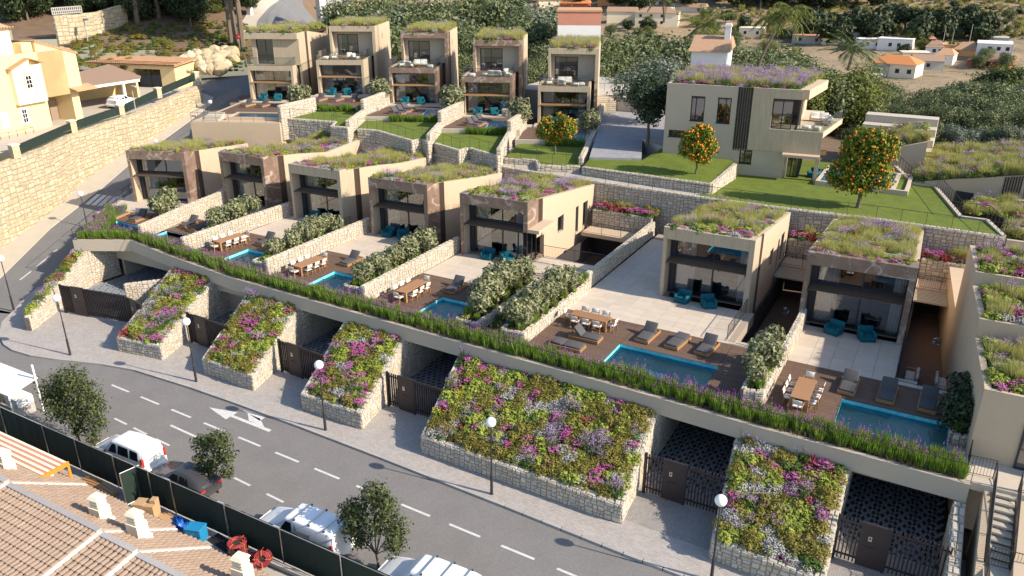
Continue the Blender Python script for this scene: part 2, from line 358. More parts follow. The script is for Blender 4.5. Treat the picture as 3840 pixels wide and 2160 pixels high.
for v in range(2): proto('heath', lumpy(None, 330, .40, .45, .05, 7, asp=2.6), [lf_olive])
for v in range(2):
    mb = MB(); dome(mb, 110, .30, .26, .08, 0)
    for i in range(26):
        a = rnd.uniform(0, 2*pi); r = .30*sqrt(rnd.random()); z = .36-.5*r*r*2+rnd.uniform(-.03, .03)
        for _ in range(6): leaf(mb, Vector((cos(a)*r, sin(a)*r, z))+Vector((rnd.uniform(-.05, .05), rnd.uniform(-.05, .05), rnd.uniform(-.01, .02))), Vector((0, 0, 1))+rv(.6), .05, 1.1, 1)
    proto('sedum', mb, [lf_green, lf_mag if v == 0 else lf_pink])
mb = MB()
for i in range(30):
    a = rnd.uniform(0, 2*pi); r = .33*sqrt(rnd.random()); b = Vector((cos(a)*r, sin(a)*r, rnd.uniform(.5, .78)))
    blade(mb, Vector((b.x*.5, b.y*.5, 0)), b, .012, 0)
    for _ in range(3): leaf(mb, b+rv(.035), rv()+Vector((0, 0, 1)), .034, 1, 1)
dome(mb, 130, .32, .36, .07, 0); proto('verbena', mb, [lf_green, lf_vio])
mb = lumpy(None, 200, .34, .36, .045, 5, 0, 2.2)
for _ in range(70):
    a = rnd.uniform(0, 2*pi); r = .33*sqrt(rnd.random()); leaf(mb, Vector((cos(a)*r, sin(a)*r, .36-.9*r*r)), Vector((0, 0, 1))+rv(.7), .042, 1.4, 1)
proto('silver_mound', mb, [lf_grey, lf_white])
mb = MB()
for i in range(170):
    a = rnd.uniform(0, 2*pi); t = rnd.uniform(.1, .75); h = rnd.uniform(.45, .8); r0 = .15*rnd.random()
    blade(mb, Vector((cos(a)*r0, sin(a)*r0, 0)), Vector((cos(a)*(r0+t*.5), sin(a)*(r0+t*.5), h)), .016, 0)
proto('feather_grass', mb, [lf_grass])
for v in range(2):
    mb = MB()
    for i in range(46):
        a = rnd.uniform(0, 2*pi); e = rnd.uniform(.25, 1.35); L = rnd.uniform(.45, .62); d = Vector((cos(a)*cos(e), sin(a)*cos(e), sin(e)))
        blade(mb, Vector((0, 0, .05)), d*L*.7+Vector((0, 0, .05)), .07, 0); blade(mb, d*L*.55+Vector((0, 0, .05)), d*L+Vector((0, 0, -.06)), .05, 0)
    proto('cordyline', mb, [lf_red])
mb = lumpy(None, 120, .28, .34, .06, 4, 0)
for _ in range(60): a = rnd.uniform(0, 2*pi); r = .27*sqrt(rnd.random()); leaf(mb, Vector((cos(a)*r, sin(a)*r, .36-.9*r*r)), Vector((0, 0, 1))+rv(.5), .055, 1, 1)
proto('yellow_clump', mb, [lf_green, lf_yel])
proto('green_filler', lumpy(None, 200, .34, .30, .07, 5, 0, 2.2), [lf_green])
for v in range(2):
    mb = MB()
    for i in range(130):
        a = rnd.uniform(0, 2*pi); r0 = .2*sqrt(rnd.random()); h = rnd.uniform(.4, .85); t = rnd.uniform(.02, .22)
        p0 = Vector((cos(a)*r0, sin(a)*r0, 0)); p1 = Vector((cos(a)*(r0+t), sin(a)*(r0+t), h)); blade(mb, p0, p1, .035, 0)
    for i in range(7 if v == 0 else 1):
        a = rnd.uniform(0, 2*pi); r0 = .3*sqrt(rnd.random()); p = Vector((cos(a)*r0, sin(a)*r0, rnd.uniform(.75, 1.0))); blade(mb, Vector((p.x*.6, p.y*.6, .2)), p, .016, 0)
        for k in range(5): leaf(mb, p+Vector((0, 0, .035*k))+rv(.008), rv(), .042-.004*k, 1.5, 1)
    proto('salvia', mb, [lf_salv, lf_purp])
mb = MB()
for i in range(60):
    a = rnd.uniform(0, 2*pi); blade(mb, Vector((cos(a)*.1, sin(a)*.1, 0)), Vector((cos(a)*rnd.uniform(.15, .4), sin(a)*rnd.uniform(.15, .4), rnd.uniform(.1, .35))), .02, 0)
proto('dry_tuft', mb, [lf_dry])
mb = MB()
for i in range(110):
    a = rnd.uniform(0, 2*pi); t = rnd.uniform(.1, .6); h = rnd.uniform(.3, .6)
    blade(mb, Vector((0, 0, 0))+rv(.08), Vector((cos(a)*t*.6, sin(a)*t*.6, h)), .03, 0)
for i in range(16):
    a = rnd.uniform(0, 2*pi); t = rnd.uniform(.2, .5); b = Vector((cos(a)*t*.6, sin(a)*t*.6, rnd.uniform(.45, .65))); blade(mb, Vector((0, 0, .2)), b, .05, 1)
proto('fountain_grass', mb, [lf_lime, lf_red])
# hill pine prototypes follow after the tree kinds
_gn = None
def gn_group():
    global _gn
    if _gn: return _gn
    g = bpy.data.node_groups.new('plant_instances', 'GeometryNodeTree'); _gn = g
    g.interface.new_socket('Geometry', in_out='INPUT', socket_type='NodeSocketGeometry'); g.interface.new_socket('Geometry', in_out='OUTPUT', socket_type='NodeSocketGeometry')
    N = g.nodes.new; L = g.links.new; gi = N('NodeGroupInput'); go = N('NodeGroupOutput'); mp = N('GeometryNodeMeshToPoints'); L(gi.outputs[0], mp.inputs[0])
    ci = N('GeometryNodeCollectionInfo'); ci.inputs[0].default_value = protocol; ci.inputs[1].default_value = True; ci.inputs[2].default_value = True
    ip = N('GeometryNodeInstanceOnPoints'); L(mp.outputs[0], ip.inputs['Points']); L(ci.outputs[0], ip.inputs['Instance']); ip.inputs['Pick Instance'].default_value = True
    def at(nm, ty): n = N('GeometryNodeInputNamedAttribute'); n.data_type = ty; n.inputs[0].default_value = nm; return n.outputs[0]
    L(at('idx', 'INT'), ip.inputs['Instance Index']); L(at('rot', 'FLOAT_VECTOR'), ip.inputs['Rotation']); L(at('scl', 'FLOAT_VECTOR'), ip.inputs['Scale'])
    L(ip.outputs[0], go.inputs[0]); return g
def scatter(name, label, cat, pts, group=None, parent=None):
    me = bpy.data.meshes.new(name); me.from_pydata([p[:3] for p in pts], [], [])
    a = me.attributes.new('idx', 'INT', 'POINT'); a.data.foreach_set('value', [p[5] for p in pts])
    a = me.attributes.new('scl', 'FLOAT_VECTOR', 'POINT'); a.data.foreach_set('vector', [c for p in pts for c in (p[3], p[3], p[3]*rnd.uniform(.85, 1.2))])
    a = me.attributes.new('rot', 'FLOAT_VECTOR', 'POINT'); a.data.foreach_set('vector', [c for p in pts for c in (0, 0, p[4])])
    o = link(name, me, parent, kind='stuff'); tag(o, label, cat, group)
    md = o.modifiers.new('plants', 'NODES'); md.node_group = gn_group(); return o
FIRST = {}
for i, k in enumerate(PIDX): FIRST.setdefault(k, []).append(i)
def pick(k): return rnd.choice(FIRST[k])
MIXBED = dict(euphorbia=1.15, heath=1.25, sedum=1.0, verbena=.7, silver_mound=.9, cordyline=.42, yellow_clump=.35, green_filler=.75)
MIXROOF = dict(euphorbia=1.1, heath=.45, sedum=.85, verbena=.8, silver_mound=.75, feather_grass=1.25, yellow_clump=.35, green_filler=.8, fountain_grass=.5)
MIXGRASS = dict(verbena=.8, feather_grass=1.7, green_filler=.8, sedum=.35, euphorbia=.7)
def bed_pts(P, mix, sp=.36, front=None, seed=0, sc=1.0, inset=0.0, patch=1.0):
    # P: corners FL, FR, BR, BL (3D); returns scatter points on the quad
    A, B, Cc, D = [Vector(p) for p in P]; L = ((B-A).length+(Cc-D).length)/2; H = ((D-A).length+(Cc-B).length)/2
    nu = max(1, int(L/sp)); nv = max(1, int(H/sp)); pts = []; keys = list(mix)
    for j in range(nv):
        for i in range(nu):
            u = (i+.5+rnd.uniform(-.45, .45))/nu; v = (j+.5+rnd.uniform(-.45, .45))/nv
            p = (A*(1-u)+B*u)*(1-v)+(D*(1-u)+Cc*u)*v
            if front and v*H < .55 and rnd.random() < .85: k = rnd.choice(front)
            else:
                best = -9; k = keys[0]
                for n, q in enumerate(keys):
                    w = math.log(mix[q])+1.9*mnoise.noise(Vector((p.x*patch+17.3*n+seed*3.1, p.y*patch-9.1*n, seed*1.7)))+rnd.uniform(-.55, .55)
                    if w > best: best = w; k = q
            pts.append((p.x, p.y, p.z-.02, sc*rnd.uniform(.8, 1.25), rnd.uniform(0, 6.28), pick(k)))
    return pts
# ------------------------------------------------------------------ trees
lf_tree = LEAF('olive_tree_leaves', [(0, (.050, .075, .022)), (.35, (.10, .135, .045)), (.7, (.155, .18, .075)), (.93, (.23, .25, .13)), (1, (.40, .40, .30))], .2)
lf_treedark = LEAF('dark_tree_leaves', [(0, (.018, .035, .016)), (.6, (.035, .060, .026)), (1, (.06, .085, .045))], .15)
lf_treelime = LEAF('yellow_green_leaves', [(0, (.09, .12, .022)), (.6, (.15, .175, .035)), (1, (.20, .21, .06))], .25)
lf_treegrey = LEAF('grey_green_leaves', [(0, (.09, .12, .08)), (.6, (.15, .18, .125)), (1, (.25, .275, .21))], .15)
lf_pine = LEAF('pine_needles', [(0, (.020, .036, .014)), (.6, (.042, .064, .024)), (1, (.075, .09, .035))], .1)
lf_shrub = LEAF('olive_shrub_leaves', [(0, (.095, .11, .045)), (.5, (.185, .20, .095)), (.85, (.30, .31, .17)), (1, (.42, .42, .28))], .15)
lf_street = LEAF('street_tree_leaves', [(0, (.035, .050, .018)), (.5, (.075, .095, .032)), (1, (.14, .16, .06))], .2)
lf_orange = LEAF('orange_tree_leaves', [(0, (.07, .12, .010)), (.5, (.14, .20, .018)), (1, (.22, .27, .03))], .3)
m_fruit = M('orange_fruit', (.72, .23, .015), .45, .12, 8, rand=.1)
def lobes(k, rx, rz, zc, lr):
    out = []
    for i in range(k):
        d = rv(); d = d/max(d.length, .1)*rnd.uniform(.45, 1)
        out.append((Vector((d.x*rx, d.y*rx, zc+d.z*rz)), lr*rnd.uniform(.7, 1.3)))
    return out
def crown_mesh(name, LB, n, s, mat, asp=1.8, shell=.5, fuzz=.0):
    mb = MB(); tot = sum(l[1]**2 for l in LB)
    for c, r in LB:
        for _ in range(max(1, int(n*r*r/tot))):
            d = rv(); d.normalize(); q = r*(1-shell*rnd.random()**1.5+fuzz*rnd.random()**3)
            leaf(mb, c+d*q, d+rv(.9)+Vector((0, 0, .3)), s*rnd.uniform(.6, 1.35), asp)
    return mb.me(name, mat)
def trunk_mesh(name, LB, h0, r, mat, lean=.05, base=0):
    mb = MB(); p = Vector((0, 0, base-.15)); fk = Vector((rnd.uniform(-lean, lean), rnd.uniform(-lean, lean), h0)); mb.tube(p, fk*.5+Vector((lean, 0, 0)), r*1.2, 7, r2=r); mb.tube(fk*.5+Vector((lean, 0, 0)), fk, r, 7, r2=r*.85)
    for c, rr in LB:
        mid = fk*.45+c*.55+rv(.12*rr); mb.tube(fk, mid, r*.5, 5, r2=r*.3, cap=False); mb.tube(mid, c+rv(.2*rr), r*.3, 4, r2=r*.08, cap=False)
        for _ in range(2): q = c+rv(.75*rr); mb.tube(mid, q, r*.18, 3, r2=r*.04, cap=False)
    return mb.me(name, mat)
TREES = {}
def treekind(key, k, rx, rz, zc, lr, n, s, lmat, bmat, h0, r, var=3, **kw):
    TREES[key] = []
    for v in range(var):
        LB = lobes(k, rx, rz, zc, lr); TREES[key].append((crown_mesh('crown', LB, n, s, lmat, **kw), trunk_mesh('trunk', LB, h0, r, bmat)))
treekind('olive', 15, 2.0, 1.5, 2.6, 1.1, 7500, .125, lf_tree, m_barkpale, 1.3, .16, 4, fuzz=.35)
treekind('oliveD', 17, 2.1, 1.6, 2.7, 1.05, 6500, .14, lf_tree, m_bark, 1.2, .18, 3, fuzz=.35)
treekind('dark', 14, 1.7, 1.6, 3.3, 1.05, 6500, .14, lf_treedark, m_bark, 1.6, .13, 2, fuzz=.25)
treekind('lime', 14, 2.0, 1.5, 2.5, 1.1, 7000, .125, lf_treelime, m_bark, 1.2, .15, 2, fuzz=.3)
treekind('grey', 13, 1.9, 1.4, 2.7, 1.05, 7000, .12, lf_treegrey, m_barkpale, 1.4, .13, 2, fuzz=.3)
treekind('pine', 13, 2.2, 1.5, 4.6, 1.2, 4200, .20, lf_pine, m_bark, 2.6, .2, 3, asp=2.6, fuzz=.2)
treekind('wood', 15, 1.9, 1.9, 2.6, 1.1, 5200, .17, lf_pine, m_bark, .9, .17, 3, asp=2.2, fuzz=.25)
treekind('far', 9, 1.7, 1.5, 2.6, 1.3, 900, .42, lf_pine, m_bark, 1.2, .2, 3, fuzz=.15)
treekind('shrub', 9, .48, .42, .80, .36, 1500, .085, lf_shrub, m_barkpale, .3, .035, 4, asp=2.2, fuzz=.3)
treekind('bush', 9, .5, .5, .62, .40, 1500, .095, lf_treedark, m_bark, .25, .035, 2, asp=2.0, fuzz=.2)
for v_ in range(2):
    c_, k_m = TREES['far'][v_]; mb = MB(); mb.mesh([v.co.copy() for v in c_.vertices], [tuple(p.vertices) for p in c_.polygons]); proto('hill_pine', mb, [lf_pine])
for i_, k_ in enumerate(PIDX): FIRST.setdefault(k_, []); (i_ in FIRST[k_]) or FIRST[k_].append(i_)
def tree(key, loc, s, label, cat='tree', name='tree', group=None, rz=None, sz=1.0, v=None):
    t = thing(name, label, cat, loc, rnd.uniform(0, 6.28) if rz is None else rz, group); c, k = TREES[key][rnd.randrange(len(TREES[key])) if v is None else v]
    a = link('crown', c, t); b = link('trunk', k, t); t.scale = (s, s, s*sz); return t
# ------------------------------------------------------------------ stone walls
PST = []
for i in range(10):
    j = lambda a=.13: rnd.uniform(0, a)
    b = [(j(), j(), 0), (1-j(), j(), 0), (1-j(), 1-j(), 0), (j(), 1-j(), 0)]
    if i % 2 == 0: b.insert(2, (1.0, rnd.uniform(.4, .6), 0)); b[2] = (1.0-j(.02), b[2][1], 0)
    cx = sum(p[0] for p in b)/len(b); cy = sum(p[1] for p in b)/len(b)
    t = [(cx+(p[0]-cx)*.86, cy+(p[1]-cy)*.82, 1+rnd.uniform(-.25, .2)) for p in b]
    n = len(b); PST.append((b+t, [tuple(range(n, 2*n))]+[(q, (q+1) % n, n+(q+1) % n, n+q) for q in range(n)]))
_pm = {}
def stone_me(i, mat):
    if (i, mat.name) not in _pm: mb = MB(); mb.mesh(*PST[i]); _pm[(i, mat.name)] = mb.me('stone', mat)
    return _pm[(i, mat.name)]
def face_cells(O, U, V, N, L, top, bot, size=.30):
    out = []; zmin = min(bot(0), bot(L)); zmax = max(top(0), top(L), top(L/2)); stack = [(0.0, L, zmin, zmax)]
    while stack:
        u0, u1, a, b = stack.pop(); w = u1-u0; h = b-a
        lw = size*rnd.uniform(1.0, 2.0); lh = size*rnd.uniform(.75, 1.35)
        if w > lw and (w/lw > h/lh or h <= lh): k = u0+w*rnd.uniform(.36, .64); stack += [(u0, k, a, b), (k, u1, a, b)]; continue
        if h > lh: k = a+h*rnd.uniform(.36, .64); stack += [(u0, u1, a, k), (u0, u1, k, b)]; continue
        v1 = min(b, top(u0), top(u1)); v0 = max(a, bot(u0), bot(u1)); g = .007
        if v1-v0 > .05 and w > .04: out.append((O+U*(u0+g)+V*(v0+g), U*(w-2*g), V*(v1-v0-2*g), N*rnd.uniform(.02, .055)))
    return out
def place_stones(cells, parent, nobj, mat=None, nm='stone'):
    mat = mat or m_stone; cells.sort(key=lambda c: (c[0]-CPOS).length_squared/((c[1].length*c[2].length)+.01)); st = MB()
    for k, (o, u, v, n) in enumerate(cells):
        i = rnd.randrange(10)
        if k < nobj:
            ob = link(nm, stone_me(i, mat), parent); ob.matrix_local = Matrix(((u.x, v.x, n.x, o.x), (u.y, v.y, n.y, o.y), (u.z, v.z, n.z, o.z), (0, 0, 0, 1)))
        else: st.mesh([o+u*p[0]+v*p[1]+n*p[2] for p in PST[i][0]], PST[i][1])
    if st.v: st.build('stonework', mat, parent, kind='stuff')
def stone_wall(name, label, path, zt, zb, th=.40, nobj=80, size=.30, sides='L', cap=True, cat='stone wall', group=None, mat=None, ends=True):
    # path: 2D points; zt / zb: heights per point; sides: faces with stones, L = left of travel, R = right
    t = thing(name, label, cat, (0, 0, 0), 0, group); cells = []; core = MB(); up = Vector((0, 0, 1))
    P = [Vector((p[0], p[1], 0)) for p in path]; n = len(P); zt = zt if isinstance(zt, (list, tuple)) else [zt]*n; zb = zb if isinstance(zb, (list, tuple)) else [zb]*n
    nrm = []
    for i in range(n):
        d = (P[min(i+1, n-1)]-P[max(i-1, 0)]).normalized(); nrm.append(Vector((-d.y, d.x, 0)))
    for i in range(n-1):
        a, b = P[i], P[i+1]; d = (b-a); L = d.length; U = d/L; A = [a-nrm[i]*th/2, b-nrm[i+1]*th/2, b+nrm[i+1]*th/2, a+nrm[i]*th/2]
        core.hexa([(q.x, q.y, zb[k]) for q, k in zip(A, (i, i+1, i+1, i))], [(q.x, q.y, zt[k]-.012) for q, k in zip(A, (i, i+1, i+1, i))])
        tf = lambda u, i=i, L=L: zt[i]+(zt[i+1]-zt[i])*u/L; bf = lambda u, i=i, L=L: zb[i]+(zb[i+1]-zb[i])*u/L
        if 'R' in sides: q0 = A[0]; q1 = A[1]; dd = (q1-q0); cells += face_cells(q0, dd.normalized(), up, Vector((U.y, -U.x, 0)), dd.length, tf, bf, size)
        if 'L' in sides: q0 = A[2]; q1 = A[3]; dd = (q1-q0); cells += face_cells(q0, dd.normalized(), up, Vector((-U.y, U.x, 0)), dd.length, lambda u: tf(L-u), lambda u: bf(L-u), size)
        if cap:
            s0 = Vector((A[0].x, A[0].y, zt[i]-.012)); s1 = Vector((A[1].x, A[1].y, zt[i+1]-.012)); dd = s1-s0; UU = dd.normalized(); wv = Vector((-U.y, U.x, 0)); nn = UU.cross(wv).normalized()
            if th > .5: cells += face_cells(s0, UU, wv, nn, dd.length, lambda u: th, lambda u: 0, size*1.1)
            else:
                u = 0
                while u < dd.length-.01:
                    w = rnd.uniform(.3, .6); w = dd.length-u if dd.length-u-w < .2 else w
                    k = rnd.uniform(.35, .65)*th
                    cells.append((s0+UU*(u+.01)+wv*.0, UU*(w-.02), wv*(k-.008), nn*.035)); cells.append((s0+UU*(u+.01)+wv*k, UU*(w-.02), wv*(th-k-.004), nn*.04)); u += w
    if ends:
        for i, k in ((0, 1), (n-1, n-2)):
            d = (P[i]-P[k]).normalized(); a = P[i]-nrm[i]*th/2; b = P[i]+nrm[i]*th/2
            if i: a, b = a, b
            else: a, b = b, a
            dd = (b-a); cells += face_cells(a, dd.normalized(), up, d, dd.length, lambda u, i=i: zt[i], lambda u, i=i: zb[i], size)
    core.build('wall_core', m_mortar, t); place_stones(cells, t, nobj, mat); return t
# ------------------------------------------------------------------ railings
def railing(name, label, pts, h=1.0, post=1.4, bal=0, cable=False, cat='railing', group=None, r=.02, balr=.008, top=.022):
    t = thing(name, label, cat, pts[0], 0, group); O = Vector(pts[0]); rail = MB(); bl = MB(); up = Vector((0, 0, 1))
    me = MB().tube((0, 0, 0), (0, 0, h), r, 5).me('post', m_metal); first = True
    for i in range(len(pts)-1):
        a = Vector(pts[i])-O; b = Vector(pts[i+1])-O; d = b-a; L = d.length; n = max(1, round(L/post))
        rail.tube(a+up*h, b+up*h, top, 5)
        if bal: rail.tube(a+up*.09, b+up*.09, top*.7, 4)
        for k in range(n+1):
            if k == 0 and i: continue
            link('post', me, t, a+d*(k/n))
        if bal:
            m = int(L/bal)
            for k in range(1, m): p = a+d*(k/m); bl.tube(p+up*.09, p+up*h, balr, 3, cap=False)
    rail.build('handrail', m_metal, t)
    if bl.v: bl.build('balusters', m_metal, t, kind='stuff')
    return t
# ------------------------------------------------------------------ ground, roads, terrain
def patch(name, pts, mat, kind='structure', parent=None):
    return MB().poly(pts).build(name, mat, parent, kind=kind)
def flat(name, pts, z, mat): return patch(name, [(p[0], p[1], z) for p in pts], mat)
flat('ground', [(-140, -40), (60, -40), (60, 66), (-56, 66), (-72, 36.4), (-140, 5)], -4.32, m_soil)
flat('road', [(-120, 23.0), (60, 21.2), (60, 31), (-62, 31.6), (-66.2, 36.2), (-72.5, 33.2), (-120, 13)], -4.12, m_asphalt)
flat('yard_ground', [(-75, -20), (30, -20), (30, 21.0), (-75, 22.2)], -4.14, m_concrete)
# pavement with kerb along the road, rounding the corner on the left
KB = [(-68.2, 39.3), (-66.6, 35.6), (-64.9, 33.2), (-63.37, 31.43), (-62.04, 29.77), (-59.87, 28.39), (-58.13, 27.69), (-56.68, 27.45), (-54.7, 27.58), (-52.67, 28.07), (-49.08, 29.2), (-46.3, 29.75), (-41, 29.95), (-36.6, 29.95), (-31, 29.85), (-25, 29.65), (-20.5, 29.45), (-16.7, 29.3), (-10, 28.95), (-3, 28.75), (12, 28.2)]
MB().poly([(p[0], p[1], -4.0) for p in KB] + [(12, 36, -4), (-30, 37, -4), (-50, 39, -4), (-62, 40, -4)]).build('pavement', m_cobble, kind='structure')
kerb = thing('kerb', 'grey stone kerb edging the cobbled pavement along the road', 'kerb'); kerb['kind'] = 'structure'
for i in range(len(KB)-1):
    a = Vector((*KB[i], 0)); b = Vector((*KB[i+1], 0)); d = b-a; n = max(1, int(d.length/1.0)); s = Vector((d.y, -d.x, 0)).normalized()*.16
    for k in range(n):
        p = a+d*(k/n+.004); q = a+d*((k+1)/n-.004)
        MB().hexa([(v.x, v.y, -4.25) for v in (p+s, q+s, q, p)], [(v.x, v.y, -3.985) for v in (p+s, q+s, q, p)]).build('kerb_stone', m_kerb, kerb)
def dash(a, b, w=.14, z=-4.116, name='road_marking'):
    a = Vector((*a, z)); b = Vector((*b, z)); d = (b-a).normalized(); s = Vector((-d.y, d.x, 0))*w/2
    return patch(name, [a-s, b-s, b+s, a+s], m_paint)
for i in range(14):
    x = -46+i*3.06
    dash((x, 27.62-.0335*(x+46)), (x+1.85, 27.62-.0335*(x+47.85)))
for x in (-42.1, -40.1, -37.9, -30.9, -28.3, -25.4, -22.3, -19.5, -16.5): dash((x, 24.98-.069*(x+42)), (x+1.3, 24.98-.069*(x+43.3)), .13)
dash((-38.4, 26.14), (-35.9, 26.0), .15); dash((-35.2, 25.9), (-32.6, 25.75), .15)
ar = MB(); z = -4.116
ar.poly([(-38.0, 28.75, z), (-35.95, 28.25, z), (-35.95, 29.2, z)]); ar.poly([(-35.95, 28.62, z), (-32.6, 28.5, z), (-32.6, 28.75, z), (-35.95, 28.84, z)])
ar.poly([(-34.6, 28.84, z), (-33.2, 28.75, z), (-34.2, 29.35, z), (-35.3, 29.4, z)]); ar.poly([(-35.9, 29.55, z), (-34.0, 29.15, z), (-34.0, 29.6, z)])
ar.build('road_arrow', m_paint, kind='structure')
# hill road rising to the upper left
r1 = Z(0, 0, 2.0125); r5 = Z(0, 640, 2.0125)
KL = [GR((0, 1046)), GR(r5(380, 440)), GR(r1(740, 1449)), GR(r1(1040, 1190)), GR(r1(1290, 1020)), GR(r1(1600, 790)), GR(r1(1612, 740)), GR(r1(1520, 703))]
WL = [GR((0, 943)), GR(r5(470, 260)), GR(r1(600, 1400)), GR(r1(900, 1190)), GR(r1(1060, 1110)), GR(r1(1300, 950)), GR(r1(1520, 790)), GR(r1(1522, 720))]
KR = []
for k in KL: s = (k.xy-RP).dot(RU); q = RP+RU*s+Vector((RU.y, -RU.x))*2.5; KR.append(Vector((q.x, q.y, hillz(q.x, q.y))))
hr = MB(); e0 = Vector((-62.5, 33.4, -4.11)); K0 = Vector((-73.2, 30.2, -4.11))
L_ = [K0]+KL; R_ = [e0]+KR
for i in range(len(L_)-1): hr.poly([L_[i]-Vector((0, 0, .0)), R_[i], R_[i+1], L_[i+1]])
far1 = [GR(r1(1520, 590)), GR(r1(1880, 565)), GR(r1(1890, 690))]
hr.poly([KL[-1], KR[-1], KR[-1]+Vector((2, 12, 1.2)), far1[1], far1[0]]); hr.build('hill_road', m_asphalt2, kind='structure')
sw = MB()
for i in range(len(KL)-1):
    z_ = Vector((0, 0, .12)); sw.hexa([KL[i]-z_, KL[i+1]-z_, WL[i+1]-z_, WL[i]-z_], [KL[i]+z_, KL[i+1]+z_, WL[i+1]+z_, WL[i]+z_])
sw.poly([Vector((-77, 28, -3.98)), KL[0]+Vector((0, 0, .12)), WL[0]+Vector((0, 0, .12)), Vector((-90, 28, -3.9))]); sw.build('hill_pavement', m_lightconc, kind='structure')
def hdash(a, b, w=.15):
    d = (b-a).normalized(); s = Vector((-d.y, d.x, 0))*w/2; u = Vector((0, 0, .012)); patch('road_marking', [a-s+u, b-s+u, b+s+u, a+s+u], m_paint)
for a, b in (((125, 845), (235, 760)), ((270, 730), (365, 650)), ((405, 612), (438, 592)), ((880, 215), (955, 155)), ((978, 132), (1000, 110)), ((0, 942), (88, 880))): hdash(GR(r5(*a)), GR(r5(*b)))
for k in range(6):
    a = GR(r5(612+k*46, 250+k*6)); hdash(a, a+Vector((RU.x*2.4, RU.y*2.4, RS*2.4)), .5)
# far terrain : polar sheet, hillside on the left, valley and dry hill on the right
def prof(P, d):
    for i in range(len(P)-1):
        if d <= P[i+1][0]: t = (d-P[i][0])/(P[i+1][0]-P[i][0]); return P[i][1]+(P[i+1][1]-P[i][1])*t
    return P[-1][1]
PL = [(60, 3.2), (100, 4.6), (125, 6.2), (140, 9), (165, 14), (200, 22), (260, 36), (420, 75), (1300, 200)]
PM = [(60, 2.2), (100, 2.8), (130, 3.6), (160, 3.0), (210, -3), (280, -8), (360, -9), (480, -6), (640, 6), (850, 40), (1300, 120)]
PR = [(60, 1.8), (90, 2.6), (115, 1.0), (160, -4), (250, -11.5), (335, -13), (390, -9), (470, 6), (600, 38), (900, 125), (1300, 230)]
def sstep(a, b, x): t = min(1, max(0, (x-a)/(b-a))); return t*t*(3-2*t)
def terr(x, y):
    d = hypot(x, y); a = math.degrees(atan2(x*_r.x+y*_r.y, x*_h.x+y*_h.y)); l = 1-sstep(-17, -9, a); r_ = sstep(0, 14, a)
    z = prof(PL, d)*l+prof(PM, d)*(1-l)*(1-r_)+prof(PR, d)*(1-l)*r_
    if d > 110: z += (mnoise.noise(Vector((x*.02, y*.02, 0)))*2.2+mnoise.noise(Vector((x*.07, y*.07, 3)))*.7)*min(1, (d-110)/60)
    return z
tb = MB(); NA = 150; DS = [66]+[66+4*k for k in range(1, 22)]+[150+7*k for k in range(1, 22)]+[300+15*k for k in range(1, 24)]+[660+45*k for k in range(1, 14)]
for d in DS:
    for i in range(NA+1):
        a = radians(-44+88*i/NA); v = _h*cos(a)+_r*sin(a); x, y = v.x*d, v.y*d; z = terr(x, y); tb.v.append((x, y, z))
for j in range(len(DS)-1):
    for i in range(NA):
        k = j*(NA+1)+i; cx = sum(tb.v[q][0] for q in (k, k+1))/2; cy = sum(tb.v[q][1] for q in (k, k+1))/2
        s = (cx-RP.x)*RU.x+(cy-RP.y)*RU.y; t = (cx-RP.x)*RU.y-(cy-RP.y)*RU.x
        if t < 3 and s < 62: continue
        if DS[j] < 100 and cy < 66: continue
        tb.f.append((k, k+1, k+NA+2, k+NA+1)); tb.m.append(0)
tb.build('terrain', m_dry, smooth=True, kind='structure')
def GT(p):
    d = ray(p); d = d/hypot(d.x, d.y); lo = 70
    while lo < 1200:
        q = CPOS+d*lo
        if q.z < terr(q.x, q.y): break
        lo += 1.5
    return Vector((q.x, q.y, terr(q.x, q.y)))
# ------------------------------------------------------------------ podium under the front terraces
SLAB = [(3.68, 36.30), (-5.9, 36.52), (-15.7, 37.05), (-20, 37.15), (-45.7, 38.23), (-54, 39.3), (-59.8, 40.25), (-64.2, 37.9)]
fas = MB()
for i in range(len(SLAB)-1):
    a = Vector((*SLAB[i], 0)); b = Vector((*SLAB[i+1], 0)); d = (b-a).normalized(); n = Vector((d.y, -d.x, 0))
    if i == 0: n = Vector((0, 1, 0))
    w = Vector((0, .28, 0))
    fas.hexa([(a.x, a.y, -1), (b.x, b.y, -1), (b.x, b.y+.28, -1), (a.x, a.y+.28, -1)], [(a.x, a.y, 0), (b.x, b.y, 0), (b.x, b.y+.28, 0), (a.x, a.y+.28, 0)])
    fas.hexa([(a.x, a.y+.28, -1), (b.x, b.y+.28, -1), (b.x, b.y+7, -1), (a.x, a.y+7, -1)], [(a.x, a.y+.28, -.55), (b.x, b.y+.28, -.55), (b.x, b.y+7, -.55), (a.x, a.y+7, -.55)])
fas.hexa([(-64.2, 37.9, -1), (-63.9, 38.1, -1), (-69.6, 45.6, -1), (-69.9, 45.4, -1)], [(-64.2, 37.9, 0), (-63.9, 38.1, 0), (-69.6, 45.6, 0), (-69.9, 45.4, 0)])
fas.poly([(-64, 38, -1), (-69.8, 45.5, -1), (-60, 48, -1), (-59.8, 40.4, -1)])
po = thing('podium', 'long beige rendered podium edge carrying the front terraces above the garages', 'podium')
fas.build('fascia', m_greyplaster, po)
